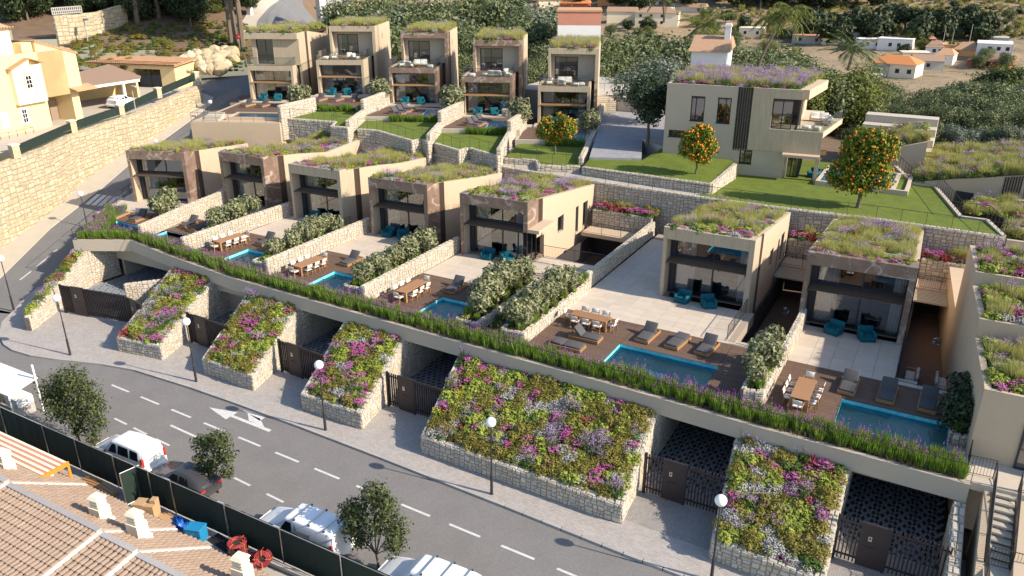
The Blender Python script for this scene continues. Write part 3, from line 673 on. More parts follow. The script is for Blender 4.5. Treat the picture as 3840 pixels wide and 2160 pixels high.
# recessed beam, garage walls and floor lattice between the planters
GAR = [(-62.6, -52.4, 39.2, -2.35), (-48.2, -43.6, 38.9, -1.75), (-38.7, -34.2, 39.1, -1.75), (-29.0, -24.5, 38.9, -1.75), (-11.3, -6.6, 38.0, -1.75), (-1.5, 3.5, 37.5, -1.75)]
bm_ = MB(); gl = MB()
for (x0, x1, y0, zt) in GAR:
    y0 += 0 if x0 > -60 else 1.6
    MB().box(x0-.4, x1+.4, y0, y0+.3, zt, -1.0).build('lintel', m_greyplaster, po)
    for q in ((x0-.2, x0+.05, y0+.3, 46), (x1-.05, x1+.2, y0+.3, 46), (x0+.05, x1-.05, 45.8, 46)): MB().box(*q, -4.1, -1.0).build('garage_wall', m_greyplaster, po)
    s = .42; nx = int((x1-x0)/s); ny = int((45.8-34.6)/s)
    for i in range(-ny, nx+1):
        for q in (1, -1):
            pass
    for j in range(ny):
        for i in range(nx):
            cx = x0+.1+(i+.5*(j % 2))*s; cy = 34.9+j*s*.86
            if cx+s*1.1 > x1 or (x0 < -60 and cy < 36.5): continue
            for (dx, dy) in ((s/2, s*.86), (-s/2, s*.86)): 
                if cx+dx > x0+.05: gl.bar((cx, cy, -3.965), (cx+dx, cy+dy, -3.965), .13, .05)
            if (i+j) % 2: gl.bar((cx-.11, cy, -3.962), (cx+.11, cy, -3.962), .15, .05)
flat('garage_floor', [(-64, 39), (4, 34.8), (4, 46), (-64, 46)], -3.992, m_soil)
m_grid = M('grass_paver_grid', (.20, .23, .27), .9, .12, 3)
gl.build('grass_pavers', m_grid, po, kind='stuff')
# ------------------------------------------------------------------ terraces : tiles, decks, pools
TILE = MB().box(.006, .994, .006, .994, -.05, 0).me('floor_tile', m_tile)
def tiles(parent, x0, x1, y0, y1, z=0, dx=1.2, dy=.8, keep=None, nm='floor_tile'):
    nx = max(1, round((x1-x0)/dx)); ny = max(1, round((y1-y0)/dy)); ax = (x1-x0)/nx; ay = (y1-y0)/ny
    for j in range(ny):
        for i in range(nx):
            x = x0+i*ax; y = y0+j*ay
            if keep and not keep(x+ax/2, y+ay/2): continue
            o = link(nm, TILE, parent, (x, y, z)); o.scale = (ax, ay, 1)
def boards(parent, rects, z=.0, w=.145):
    mb = MB()
    for (x0, x1, y0, y1) in rects:
        n = max(1, round((y1-y0)/w)); a = (y1-y0)/n
        for j in range(n):
            x = x0+rnd.uniform(-1.5, 0)
            while x < x1:
                L = 2.2; xa = max(x, x0)+.003; xb = min(x+L, x1)-.003
                if xb-xa > .1: mb.box(xa, xb, y0+j*a+.006, y0+(j+1)*a-.006, z-.05, z)
                x += L
    mb.build('deck_boards', m_deck, parent, kind='stuff')
def pool(label, x0, x1, y0, y1, wz=-.22, depth=.93, mat=None, shelf=None, cop='f'):
    t = thing('swimming_pool', label, 'swimming pool', (x0, y0, 0)); w = x1-x0; h = y1-y0; b = MB()
    b.poly([(0, 0, -depth), (w, 0, -depth), (w, h, -depth), (0, h, -depth)])
    for p, q in (((0, 0), (w, 0)), ((w, 0), (w, h)), ((w, h), (0, h)), ((0, h), (0, 0))): b.poly([(*p, -depth), (*q, -depth), (*q, -.02), (*p, -.02)])
    if shelf: b.box(.01, shelf, .01, h*.55, -depth+.01, -.48); b.box(shelf, shelf+.35, .01, h*.55, -depth+.01, -.72)
    b.build('basin', m_basin, t)
    MB().poly([(.003, .003, wz), (w-.003, .003, wz), (w-.003, h-.003, wz), (.003, h-.003, wz)]).build('water_surface', mat or m_water, t)
    c = MB(); c.box(-.05, w+.05, -.3, -.004, -.35, -.015)
    c.box(-.12, -.004, -.004, h+.004, -.3, -.012) if 'l' in cop else None
    c.build('coping', m_coping, t); return t
def terrace(name, label, rects, tl, dk):
    t = thing(name, label, 'terrace'); s = MB()
    for (x0, x1, y0, y1) in rects: s.box(x0, x1, y0, y1, -.9, -.06)
    s.build('slab', m_grout, t)
    for r in tl: tiles(t, *r)
    boards(t, dk); return t
terrace('terrace', 'widest pale tiled terrace with brown deck in front of a comb plaster villa', [(-20.9, -15.7, 38.35, 64), (-15.7, -9.5, 42.06, 50.9), (-9.5, -7.0, 38.35, 45.55), (-15.7, -9.5, 37.2, 38.3)],
        [(-20.9, -9.95, 45.32, 50.72), (-20.9, -16.25, 50.72, 62.3), (-9.95, -7.15, 45.32, 45.6)], [(-20.9, -15.72, 38.45, 45.3), (-15.68, -9.5, 42.06, 45.3), (-9.48, -7.15, 38.45, 45.3)])
terrace('terrace', 'pale tiled terrace with shaded brown deck in front of the marble villa farthest right', [(-6.15, -2.57, 38.1, 50.7), (-2.57, 2.65, 41.68, 45.3), (2.65, 3.5, 38.1, 45.3), (-2.57, -.3, 45.3, 50.7)],
        [(-6.15, -.27, 44.88, 50.6), (-.27, 3.4, 44.88, 45.28)], [(-6.15, -2.6, 38.2, 44.86), (-2.56, 2.65, 41.68, 44.86)])
terrace('terrace', 'pale tiled terrace with deck in front of the third villa from the right', [(-33.45, -29.6, 39.2, 54), (-29.6, -26, 42.9, 54), (-26, -21.2, 46.5, 54)],
        [(-33.45, -27.1, 46.1, 51.5), (-27.1, -21.35, 50.4, 53.9)], [(-33.45, -29.62, 39.4, 46.05), (-29.6, -26.1, 42.9, 46.05)])
terrace('terrace', 'pale tiled terrace with deck in front of the fourth villa from the right', [(-43.25, -39.65, 39.8, 52.5), (-39.65, -36.2, 43.1, 52.5), (-36.2, -34, 46.4, 50.5)],
        [(-43.25, -36.6, 46.45, 52.0)], [(-43.25, -39.67, 39.95, 46.4), (-39.63, -36.1, 43.1, 46.4)])
terrace('terrace', 'pale tiled terrace with deck in front of the comb plaster villa, third from the left', [(-52.8, -49.35, 40.4, 53), (-49.35, -45.6, 43.6, 53), (-46, -43.7, 46, 52)],
        [(-52.8, -45.6, 46.7, 52.6)], [(-52.8, -49.4, 40.6, 46.65), (-49.3, -45.6, 43.6, 46.65)])
terrace('terrace', 'narrow tiled terrace with small deck in front of the marble villa, second from the left', [(-61.5, -53.2, 43.5, 53.5)], [(-61.3, -53.3, 47.3, 53.2)], [(-59.6, -53.3, 43.6, 47.25)])
t1 = terrace('terrace', 'tiled corner terrace with deck beside the hill road in front of the leftmost villa', [], [], [])
z0 = -.012
A1 = [G(r5(595, 350), 0), G(r5(1180, 325), 0)]; 
MB().prism([(-69.7, 44.0), (-62.0, 43.5), (-61.9, 53), (-66.5, 56.5), (-73.5, 51.5)], -.9, -.02).build('paved_floor', m_tile, t1)
MB().prism([(-69.3, 43.3), (-60.6, 43.4), (-61.3, 47.6), (-64.5, 46.6), (-69.2, 44.9)], -.3, .012).build('deck_floor', m_deck, t1)
POOLS = {}
pool('turquoise swimming pool with a shallow shelf and loungers behind, on the widest terrace', -15.69, -9.51, 38.55, 42.05, shelf=3.6)
pool('partly shaded blue swimming pool nearest the right edge', -2.56, 2.64, 38.45, 41.66)
pool('turquoise pool between a teak table and olive shrubs, third terrace from the right', -29.55, -25.9, 39.6, 42.88)
pool('turquoise pool with green reflections on the fourth terrace from the right', -39.62, -36.1, 40.15, 43.08)
pool('small turquoise pool half hidden by lavender on the third terrace from the left', -49.33, -45.6, 40.5, 43.58)
pool('narrow greenish pool between two stone walls', -59.2, -53.4, 41.0, 43.5, mat=m_water_green)
pool('pale blue corner pool of the leftmost terrace', -65.7, -60.3, 40.9, 43.3)
# ------------------------------------------------------------------ dividing walls (stone) of the front terraces
def dwall(label, pts, zt=1.2, nobj=110, **kw): return stone_wall('stone_wall', label, pts, zt, 0.0-.03, .34, nobj, cat='stone wall', group=None, **kw)
dwall('pale stone dividing wall left of the widest terrace, long and straight towards the retaining wall', [(-21.25, 49.4), (-21.25, 63.4)], 1.2, 150, sides='RL')
dwall('stone dividing wall between the third and fourth terrace from the right', [(-33.75, 39.3), (-33.75, 51.6)], 1.25, 190, sides='R')
dwall('stone dividing wall between the fourth and fifth terrace from the right', [(-43.5, 39.9), (-43.45, 52.2)], 1.25, 170, sides='R')
dwall('stone dividing wall between the second and third terrace from the left', [(-53.3, 40.4), (-53.0, 52.5)], 1.25, 150, sides='R')
dwall('slanting stone dividing wall right of the leftmost terrace', [(-59.2, 40.9), (-60.5, 46.2), (-61.7, 52.6)], 1.25, 150, sides='R')
dwall('short stone dividing wall beside the olive shrubs, left of the farthest right terrace', [(-6.3, 44.0), (-6.3, 50.4)], 1.2, 60, sides='R')
# ------------------------------------------------------------------ raised street planters with stone walls
def planter(label, fl, fr, rl, rr, zf=-2.9, zr=-1.0, nobj=280, th=.42, mix=MIXBED, seed=0, bl=None):
    n = lambda p: Vector((p[0], p[1], 0)); FL, FR, RL, RR = map(n, (fl, fr, rl, rr))
    t = stone_wall('planter_wall', label, [rl, fl, fr, rr], [zr, zf, zf, zr], -4.02, th, nobj, size=.31, sides='R', cat='stone planter', ends=False)
    e = .18
    P = [FL+(FR-FL).normalized()*e, FR-(FR-FL).normalized()*e, RR-(RR-RL).normalized()*e, RL+(RR-RL).normalized()*e]; P[0].y += .2; P[1].y += .2
    zs = (zf-.12, zf-.12, zr-.12, zr-.12); Q = [Vector((p.x, p.y, q)) for p, q in zip(P, zs)]
    MB().hexa([(q.x, q.y, -4) for q in Q], [tuple(q) for q in Q]).build('soil', m_soil, t)
    scatter('flower_bed', bl, 'flower bed', bed_pts(Q, mix, .34, seed=seed, sc=1.12))
    return t
planter('narrow tapering stone planter at the rounded street corner', (-59.9, 30.6), (-58.75, 29.85), (-64.3, 37.9), (-63.4, 38.3), nobj=200, seed=1, bl='sloping flower bed in the narrow corner planter at the far left')
planter('sloping stone planter right of the double gate at the corner', (-49.6, 31.1), (-46.0, 31.6), (-53.2, 39.0), (-48.5, 38.8), seed=2, bl='sloping bed of pink and lime flowers right of the corner gate')
planter('sloping stone planter third from the left along the pavement', (-41.6, 31.8), (-37.1, 31.6), (-43.7, 38.0), (-39.0, 38.2), seed=3, bl='sloping bed of olive heath and burgundy rosettes, third from the left')
planter('sloping stone planter fourth from the left along the pavement', (-32.4, 31.5), (-27.9, 31.4), (-34.2, 37.9), (-29.3, 37.7), seed=4, bl='sloping bed of violet and olive plants, fourth from the left')
planter('widest stone planter in the middle of the pavement', (-23.15, 31.25), (-10.95, 30.95), (-24.5, 37.4), (-11.6, 36.95), nobj=420, seed=5, bl='widest sloping flower bed with burgundy rosettes facing the road')
planter('rightmost sloping stone planter in front of the farthest right terrace', (-6.15, 30.6), (-1.45, 30.35), (-6.75, 36.6), (-1.6, 36.4), nobj=300, seed=6, bl='rightmost sloping bed of magenta sedum and burgundy rosettes')
stone_wall('stone_wall', 'sloping stone wall at the right end of the rightmost garage', [(3.6, 30.4), (3.45, 36.25)], [-2.9, -1.0], -4.02, .5, 60, sides='L', cat='stone wall')
stone_wall('stone_wall', 'low stone wall inside the corner courtyard behind the double gate', [(-55.2, 35.9), (-52.9, 38.6)], [-1.6, -1.6], -4, .35, 60, sides='RL', cat='stone wall')
MB().box(-54, -43, 39.9, 40.2, -4, -1).build('back_wall', m_greyplaster, po)
for i, (x0, x1, yy) in enumerate(((-52.6, -48.4, 39.0), (-43.6, -39.1, 38.4), (-34.1, -29.2, 38.1), (-24.4, -11.5, 37.5), (-6.7, -1.5, 36.9))):
    MB().box(x0, x1, yy, yy+.3, -4, -1.0).build('planter_backing', m_greyplaster, po)
for (x, y0, y1) in ((-48.3, 38.7, 42), (-38.85, 38.2, 42), (-29.15, 37.7, 42), (-11.45, 36.9, 41), (-24.4, 37.4, 42), (-34.05, 38, 42), (-43.55, 38, 42), (-6.65, 36.7, 41), (-1.5, 36.5, 41), (-63.3, 38.3, 41)):
    stone_wall('stone_wall', 'stone wall under the podium, %s jamb of a garage opening' % ('left' if x in (-48.3, -38.85, -29.15, -11.45, -1.5, -63.3) else 'right'), [(x, y0), (x, y1)], -1.0, -4.0, .36, 0, sides='RL', cat='stone wall', group='stone jamb walls of the garages', cap=False)
# ------------------------------------------------------------------ gates
SLT = MB().box(-.03, .03, -.045, .045, .12, 2.42).me('slat', m_gate)
def gate(label, a, b, z=-4.0, h=2.45, door=(1.2, 2.4), cat='gate', group=None):
    a = Vector((*a, z)); b = Vector((*b, z)); d = b-a; L = d.length; t = thing('gate', label, cat, a, atan2(d.y, d.x), group)
    n = int(L/.165)
    for k in range(n+1):
        x = L*k/n
        if door and door[0]-.02 < x < door[1]+.02: continue
        link('slat', SLT, t, (x, 0, 0))
    MB().box(0, L, .05, .09, .28, .38).box(0, L, .05, .09, 2.12, 2.2).build('rail', m_gate, t)
    MB().box(-.07, .07, -.07, .07, 0, h+.02).build('post', m_gate, t)
    if door:
        x0, x1 = door; D = MB().box(x0, x1, -.07, .05, .08, h).build('door', m_gate, t)
        MB().box((x0+x1)/2-.20, (x0+x1)/2-.05, -.095, -.07, 1.55, 1.8).build('intercom', m_steel, D); MB().box((x0+x1)/2-.16, (x0+x1)/2-.09, -.1, -.094, 1.63, 1.74).build('screen', m_rubber, D)
        MB().box((x0+x1)/2-.3, (x0+x1)/2+.15, -.078, -.07, 1.18, 1.23).build('letter_slot', m_rubber, D)
        MB().box(x1-.02, x1+.10, -.06, .06, 0, h+.02).build('post', m_gate, t)
    return t
gate('long dark slatted gate with intercom door at the corner courtyard', (-59.5, 33.3), (-53.1, 34.4), door=(1.1, 2.2))
gate('dark slatted gate turned at an angle beside the corner courtyard gate', (-52.9, 34.3), (-50.6, 33.9), door=(.7, 1.6))
gate('dark slatted garage gate second from the left along the street', (-46.3, 34.5), (-41.9, 34.3), door=(.8, 1.9))
gate('dark slatted garage gate third from the left along the street', (-37.2, 34.4), (-33.1, 34.2), door=(.8, 1.9))
gate('dark slatted garage gate left of the widest planter', (-28.0, 34.3), (-23.7, 34.2), door=(.9, 2.0))
gate('dark slatted garage gate right of the widest planter', (-10.8, 33.75), (-6.4, 33.75), door=(.95, 2.1))
gate('dark slatted garage gate at the far right of the street', (-1.25, 33.4), (3.35, 33.4), door=(.95, 2.1))
flat('garage_forecourt', [(-10.95, 31.2), (-6.5, 31), (-6.5, 34.8), (-11, 34.8)], -3.994, m_cobble2); flat('garage_forecourt', [(-1.4, 31), (3.3, 31), (3.3, 34.8), (-1.4, 34.8)], -3.994, m_cobble2)
# ------------------------------------------------------------------ lavender strip and railing on the podium edge
lav = []
def strip_y(x):
    for i in range(len(SLAB)-1):
        (x1, y1), (x0, y0) = SLAB[i], SLAB[i+1]
        if x0 <= x <= x1: return y0+(y1-y0)*(x-x0)/(x1-x0)
    return 38
x = 3.2
SOILS = MB()
for i in range(len(SLAB)-1):
    a, b = SLAB[i], SLAB[i+1]; w = 1.75 if i < 5 else 1.5
    SOILS.poly([(a[0], a[1]+.28, -.09), (b[0], b[1]+.28, -.09), (b[0], b[1]+w+.2, -.09), (a[0], a[1]+w+.2, -.09)])
SOILS.poly([(-64.1, 38.2, -.09), (-61, 40, -.09), (-66.3, 43.6, -.09), (-69.6, 45.4, -.09)])
SOILS.build('soil', m_soil, po)
while x > -63.8:
    y = strip_y(x); w = 1.7 if x > -50 else 1.5
    for k in range(4):
        yy = y+.42+w*.62*(k+rnd.random())/4
        kk = 'salvia' if rnd.random() < .86 else 'dry_tuft'
        lav.append((x+rnd.uniform(-.2, .2), yy, -.09, rnd.uniform(.72, 1.1), rnd.uniform(0, 6.28), pick(kk)))
    if rnd.random() < .9: lav.append((x+rnd.uniform(-.2, .2), y+.38, -.09, rnd.uniform(.7, 1.2), rnd.uniform(0, 6.28), pick('dry_tuft')))
    x -= .34
for k in range(130):
    u = rnd.random(); v = rnd.random(); lav.append((-64.0-5.4*u+1.3*v, 38.5+6.6*u+.9*v, -.09, rnd.uniform(.7, 1.0), rnd.uniform(0, 6.28), pick('salvia')))
scatter('lavender_hedge', 'long strip of green salvia with purple spikes along the podium edge', 'hedge', lav)
railing('railing', 'long thin cable railing along the edge of the lavender strip', [(a[0], a[1]+.14, 0) for a in SLAB], h=.95, post=1.75, r=.016, top=.018)
railing('railing', 'thin railing along the hill road side of the corner terrace', [(-64.2, 38.0, 0), (-69.8, 45.4, 0)], h=.95, post=1.75, r=.016, top=.018)
railing('railing', 'baluster railing between the corner terrace and the hill road', [(-69.8, 45.5, 0), (-73.4, 51.2, 0), (-71.9, 53.0, 0)], h=1.0, post=1.8, bal=.16)
# ------------------------------------------------------------------ houses
def interp(P, y):
    for i in range(len(P)-1):
        if y <= P[i+1][0]: t = (y-P[i][0])/(P[i+1][0]-P[i][0]); return P[i][1]+(P[i+1][1]-P[i][1])*t
    return P[-1][1]
def side_wall(mb, x0, x1, y0, y1, zb, top, holes=(), mi=0):
    ys = sorted({y0, y1} | {h[0] for h in holes if y0 < h[0] < y1} | {h[1] for h in holes if y0 < h[1] < y1} | {p[0] for p in top if y0 < p[0] < y1})
    for a, b in zip(ys, ys[1:]):
        m = (a+b)/2; hs = sorted([(h[2], h[3]) for h in holes if h[0] <= m <= h[1]]); z = zb
        for (h0, h1) in hs:
            if h0 > z: mb.box(x0, x1, a, b, z, h0, mi)
            z = max(z, h1)
        ta, tb = interp(top, a), interp(top, b)
        mb.hexa([(x0, a, z), (x1, a, z), (x1, b, z), (x0, b, z)], [(x0, a, ta), (x1, a, ta), (x1, b, tb), (x0, b, tb)], mi)
def front_wall(mb, y0, y1, x0, x1, zb, zt, holes=(), mi=0):
    xs = sorted({x0, x1} | {h[0] for h in holes} | {h[1] for h in holes})
    for a, b in zip(xs, xs[1:]):
        m = (a+b)/2; z = zb
        for (h0, h1) in sorted([(h[2], h[3]) for h in holes if h[0] <= m <= h[1]]):
            if h0 > z: mb.box(a, b, y0, y1, z, h0, mi)
            z = max(z, h1)
        if zt > z: mb.box(a, b, y0, y1, z, zt, mi)
def curtain(parent, x0, x1, y, z0, z1, axis='x'):
    mb = MB(); n = max(6, int((x1-x0)/.045)); pts = [(x0+(x1-x0)*i/n, y+.05*sin(i*1.5)+rnd.uniform(-.008, .008)) for i in range(n+1)]
    for a, b in zip(pts, pts[1:]): mb.poly([(a[0], a[1], z0), (b[0], b[1], z0), (b[0], b[1], z1), (a[0], a[1], z1)] if axis == 'x' else [(a[1], a[0], z0), (b[1], b[0], z0), (b[1], b[0], z1), (a[1], a[0], z1)])
    return mb.build('curtain', m_curtain, parent)
def window(parent, x0, x1, y, z0, z1, nm='window', splits=(), fw=.07, axis='x', dep=.08, mat=None):
    # frame in plane y (axis x) or plane x=y (axis y, spans x0..x1 in y)
    f = MB(); B = (lambda a, b, c, d: f.box(a, b, y-dep/2, y+dep/2, c, d)) if axis == 'x' else (lambda a, b, c, d: f.box(y-dep/2, y+dep/2, a, b, c, d))
    B(x0, x1, z0, z0+fw); B(x0, x1, z1-fw, z1); B(x0, x0+fw, z0+fw, z1-fw); B(x1-fw, x1, z0+fw, z1-fw)
    xs = [x0+fw] + [x0+(x1-x0)*s for s in splits] + [x1-fw]
    for s in xs[1:-1]: B(s-fw*.55, s+fw*.55, z0+fw, z1-fw)
    o = f.build(nm, m_frame, parent)
    for a, b in zip(xs, xs[1:]):
        P = [(a, y, z0+fw), (b, y, z0+fw), (b, y, z1-fw), (a, y, z1-fw)]
        if axis == 'y': P = [(q[1], q[0], q[2]) for q in P]
        MB().poly(P).build('pane', mat or m_glass, o)
    return o
def awning(parent, x0, x1, y0, y1, z, mat, nsl=7, drop=.12):
    a = MB()
    for i in range(nsl):
        t = i/(nsl-1); yy = y1+(y0-y1)*t; zz = z-drop*t
        a.box(x0, x1, yy-.05, yy+.05, zz-.02, zz+.03)
    o = a.build('awning', mat, parent); b = MB()
    for x in (x0+.05, (2*x0+x1)/3, (x0+2*x1)/3, x1-.05): b.bar((x, y1+.1, z-.06), (x, y0-.08, z-drop-.06), .05, .07)
    b.build('bracket', m_metal, o); return o
def front_house(label, A, rz, Wd, kind, prof, holes=(), zlow=0.0, corner=False, backz=0.0, D=None, seed=0, gard=''):
    t = thing('house', label, 'house', (A[0], A[1], 0), rz); D = D or prof[-1][0]; fm = m_marble if kind == 'marble' else m_comb
    lp, rp = .27, .36
    L = MB(); side_wall(L, 0, lp, .07, D, 0, prof); L.build('wall', m_plaster, t)
    # front portal
    f = MB(); f.box(0, lp, 0, .066, 0, 4.32); f.box(-.003, Wd+.003, -.004, .9, 4.32, prof[0][1]-.003)
    yc = 1.95; zr = zlow
    if corner: f.box(Wd-rp, Wd, 0, .066, 2.74, 4.32)
    else: f.box(Wd-rp, Wd, 0, .066, 0, 4.32)
    f.build('portal', fm, t)
    c = MB(); side_wall(c, Wd-rp+.004, Wd+.004, .068, yc, (2.74 if corner else zr), [(p[0], p[1]-.004) for p in prof]); c.build('cladding', fm, t)
    R = MB(); hs = list(holes)
    if corner: hs.append((yc-.01, 3.1, -4, 1.72))
    side_wall(R, Wd-rp, Wd-.001, 2.78, D, zr, prof, hs); side_wall(R, Wd-rp, Wd-.12, yc, 2.78, (1.72 if corner else zr), [(p[0], p[1]-.01) for p in prof]); R.build('wall', m_plaster, t)
    for k in range(6):
        y = yc+.07+k*.138; s = MB(); zz = interp(prof, y)-.01; s.box(Wd-.12, Wd+.012, y-.035, y+.035, (2.75 if corner else zr), zz); s.build('slat', m_slat, t)
    for (a, b, z0, z1) in holes: window(t, a+.03, b-.03, Wd-rp+.08, z0+.03, z1-.03, axis='y', splits=(.5,) if b-a > .7 else ())
    B = MB(); B.box(0.02, Wd-.02, D-.01, D+.28, backz, prof[-1][1]); B.build('back_wall', m_plaster, t)
    # roof slab and parapet
    S = MB(); ys = [.0]+[p[0] for p in prof if p[0] > .1]
    for a, b in zip(ys, ys[1:]):
        za, zb = interp(prof, a)-.22, interp(prof, b)-.22; a2 = max(a, .9) if a < .9 else a
        za = interp(prof, a2)-.22
        S.hexa([(lp, a2, za-.4), (Wd-rp, a2, za-.4), (Wd-rp, b, zb-.4), (lp, b, zb-.4)], [(lp, a2, za), (Wd-rp, a2, za), (Wd-rp, b, zb), (lp, b, zb)])
    S.build('roof', m_soil, t)
    # interior
    yg = 1.12; I = MB(); I.box(lp, Wd-rp, 5.6, 5.75, .0, 4.3); I.build('interior_wall', m_room, t)
    MB().box(lp, Wd-rp, .9, 5.6, .0, .02).build('interior_floor', m_floorin, t)
    MB().box(lp, Wd-rp, 1.2, 5.6, 2.58, 2.80).build('mezzanine', m_room, t); MB().box(lp, Wd-rp, .9, 5.6, 4.33, 4.36).build('ceiling', m_room, t)
    MB().box(1.6, Wd-1.6, 2.0, 4.4, .021, .04).build('rug', m_rug, t)
    window(t, lp+.42, Wd-rp, yg, 2.84, 4.32, 'window', (.52,)); window(t, lp+.42, Wd-rp, yg, .03, 2.56, 'sliding_door', (.52,) if not corner else (.52, .8), .09)
    MB().box(lp, lp+.40, yg-.1, yg+.02, .03, 4.32).build('shutter', m_frame, t); MB().box(lp+.41, Wd-rp, yg-.06, yg+.06, 2.565, 2.835).build('spandrel', m_frame, t)
    for (z0, z1) in ((.04, 2.55), (2.86, 4.3)):
        curtain(t, lp+.55, lp+1.75, yg+.28, z0, z1); curtain(t, Wd-rp-(.75 if not corner else 1.3), Wd-rp-.1-(.5 if corner else 0), yg+.28, z0, z1)
    awning(t, lp+.02, Wd-rp-.02, .12, 1.0, 2.74, m_slat)
    cosr, sinr = cos(rz), sin(rz); Wl = lambda x, y, z: (A[0]+x*cosr-y*sinr, A[1]+x*sinr+y*cosr, z)
    pts = []
    ys = [.25]+[p[0] for p in prof if p[0] > .3]; ys[-1] = D-.1
    for k, (a, b) in enumerate(zip(ys, ys[1:])):
        za, zb = interp(prof, a)-.2, interp(prof, b)-.2
        pts += bed_pts([Wl(lp+.1, a, za), Wl(Wd-rp-.05, a, za), Wl(Wd-rp-.05, b, zb), Wl(lp+.1, b, zb)], MIXROOF, .33, front=['sedum', 'silver_mound', 'sedum', 'green_filler', 'silver_mound'] if k == 0 else None, seed=seed, sc=1.0, patch=.55)
        # flowering fringe along the right parapet
        for q in range(int((b-a)/.5)):
            y = a+(q+rnd.random())*.5; pts.append((*Wl(Wd-rp-.3, min(y, b), interp(prof, y)-.2), rnd.uniform(.8, 1.2), rnd.uniform(0, 6), pick(rnd.choice(['sedum', 'silver_mound', 'euphorbia', 'verbena', 'sedum']))))
    scatter('roof_garden', gard, 'roof garden', pts); return t
PW = [(0, 5.15), (13.0, 3.25)]
def fplace(TL, TR, z=5.15):
    a = G(TL, z); b = G(TR, z); d = b-a; return (a.x, a.y), atan2(d.y, d.x), hypot(d.x, d.y)
z1_ = Z(2440, 760, 4.025); z2_ = Z(2960, 880, 4.025); z6_ = Z(1680, 680, 4.025); r2 = Z(860, 0, 2.0125); r6 = Z(860, 640, 2.0125)
A, an, w = fplace(z2_(280, 253), z2_(1953, 495)); H7 = front_house('marble fronted villa with flowering roof at the far right of the front row', A, an*.4, w, 'marble', [(0, 5.15), (13.2, 3.6)], zlow=-4, seed=7, gard='roof garden of olive grass and magenta sedum on the farthest right marble villa', backz=-4)
A, an, w = fplace(z1_(205, 362), z1_(1588, 572)); H6 = front_house('comb plaster villa with flowering roof standing on the widest terrace', A, an*.6, w, 'comb', [(0, 5.15), (12.7, 3.63)], holes=[(6.05, 7.2, 1.1, 2.5), (8.9, 9.5, 0, 2.5), (10.1, 11.3, .2, 2.55)], zlow=-4, seed=6, gard='roof garden with feather grass on the comb plaster villa of the widest terrace', backz=-4)
A, an, w = fplace(z6_(175, 175), z6_(1203, 320)); H5 = front_house('marble villa with sunlit beige side wall and canopy, third from the right in front', A, an, w, 'marble', [(0, 5.15), (13.9, 3.25)], holes=[(5.8, 7.05, .9, 2.33), (9.7, 10.35, -.2, 2.2), (11.4, 12.5, 0, 2.15), (7.2, 7.85, -2, -1.1)], zlow=-4, corner=True, seed=5, gard='roof garden of verbena, grass and white mounds above the sunlit side wall', backz=-4)
A, an, w = fplace(r6(1045, 50), r6(1490, 108)); H4 = front_house('marble villa with shadowed side wall, fourth from the right in the front row', A, an, w, 'marble', [(0, 5.15), (4, 4.53), (9.3, 3.66), (15.7, 2.75)], zlow=-4, seed=4, gard='roof garden rich in white mounds on the fourth villa from the right', backz=-4)
A, an, w = fplace(r2(443, 1235), r2(830, 1290)); H3 = front_house('comb plaster villa third from the left in the front row', A, an, w, 'comb', [(0, 5.15), (5.6, 4.43), (9.7, 3.84), (14.8, 3.44)], zlow=-4, seed=3, gard='roof garden rising towards the path on the third villa from the left', backz=-4)
A, an, w = fplace(r1(1645, 1145), r2(250, 1190)); H2 = front_house('marble villa second from the left in the front row', A, an, w, 'marble', [(0, 5.15), (5, 4.5), (9.3, 3.8), (15.2, 4.1)], zlow=-4, seed=2, gard='roof garden of pink flowers and grass on the second villa from the left', backz=-2)
A, an, w = fplace(r1(945, 1135), r1(1385, 1150)); H1 = front_house('leftmost marble villa of the front row, turned towards the hill road', A, an, w, 'marble', [(0, 5.15), (3.8, 4.58), (7.4, 4.06), (13, 3.24)], zlow=-3, seed=1, gard='roof garden with violet haze on the leftmost villa of the front row', backz=-3)
# corner door, canopy of the third villa
cz = MB(); cz.box(w*0+6.03, 7.05, .05, 2.95, 2.70, 2.98)
MB().box(5.6, 6.95, .02, 3.0, 2.72, 2.99).build('canopy', m_plaster, H5)
for k in range(5): MB().box(5.15+.13*k, 5.22+.13*k, .95, 1.06, .03, 2.6).build('slat', m_darkslat, H5)
window(H5, .2, 1.85, 5.85, .03, 2.7, 'sliding_door', (.5,), axis='y')
MB().box(5.3, 6.0, .05, 3.0, -.01, .02).build('interior_floor', m_floorin, H5)
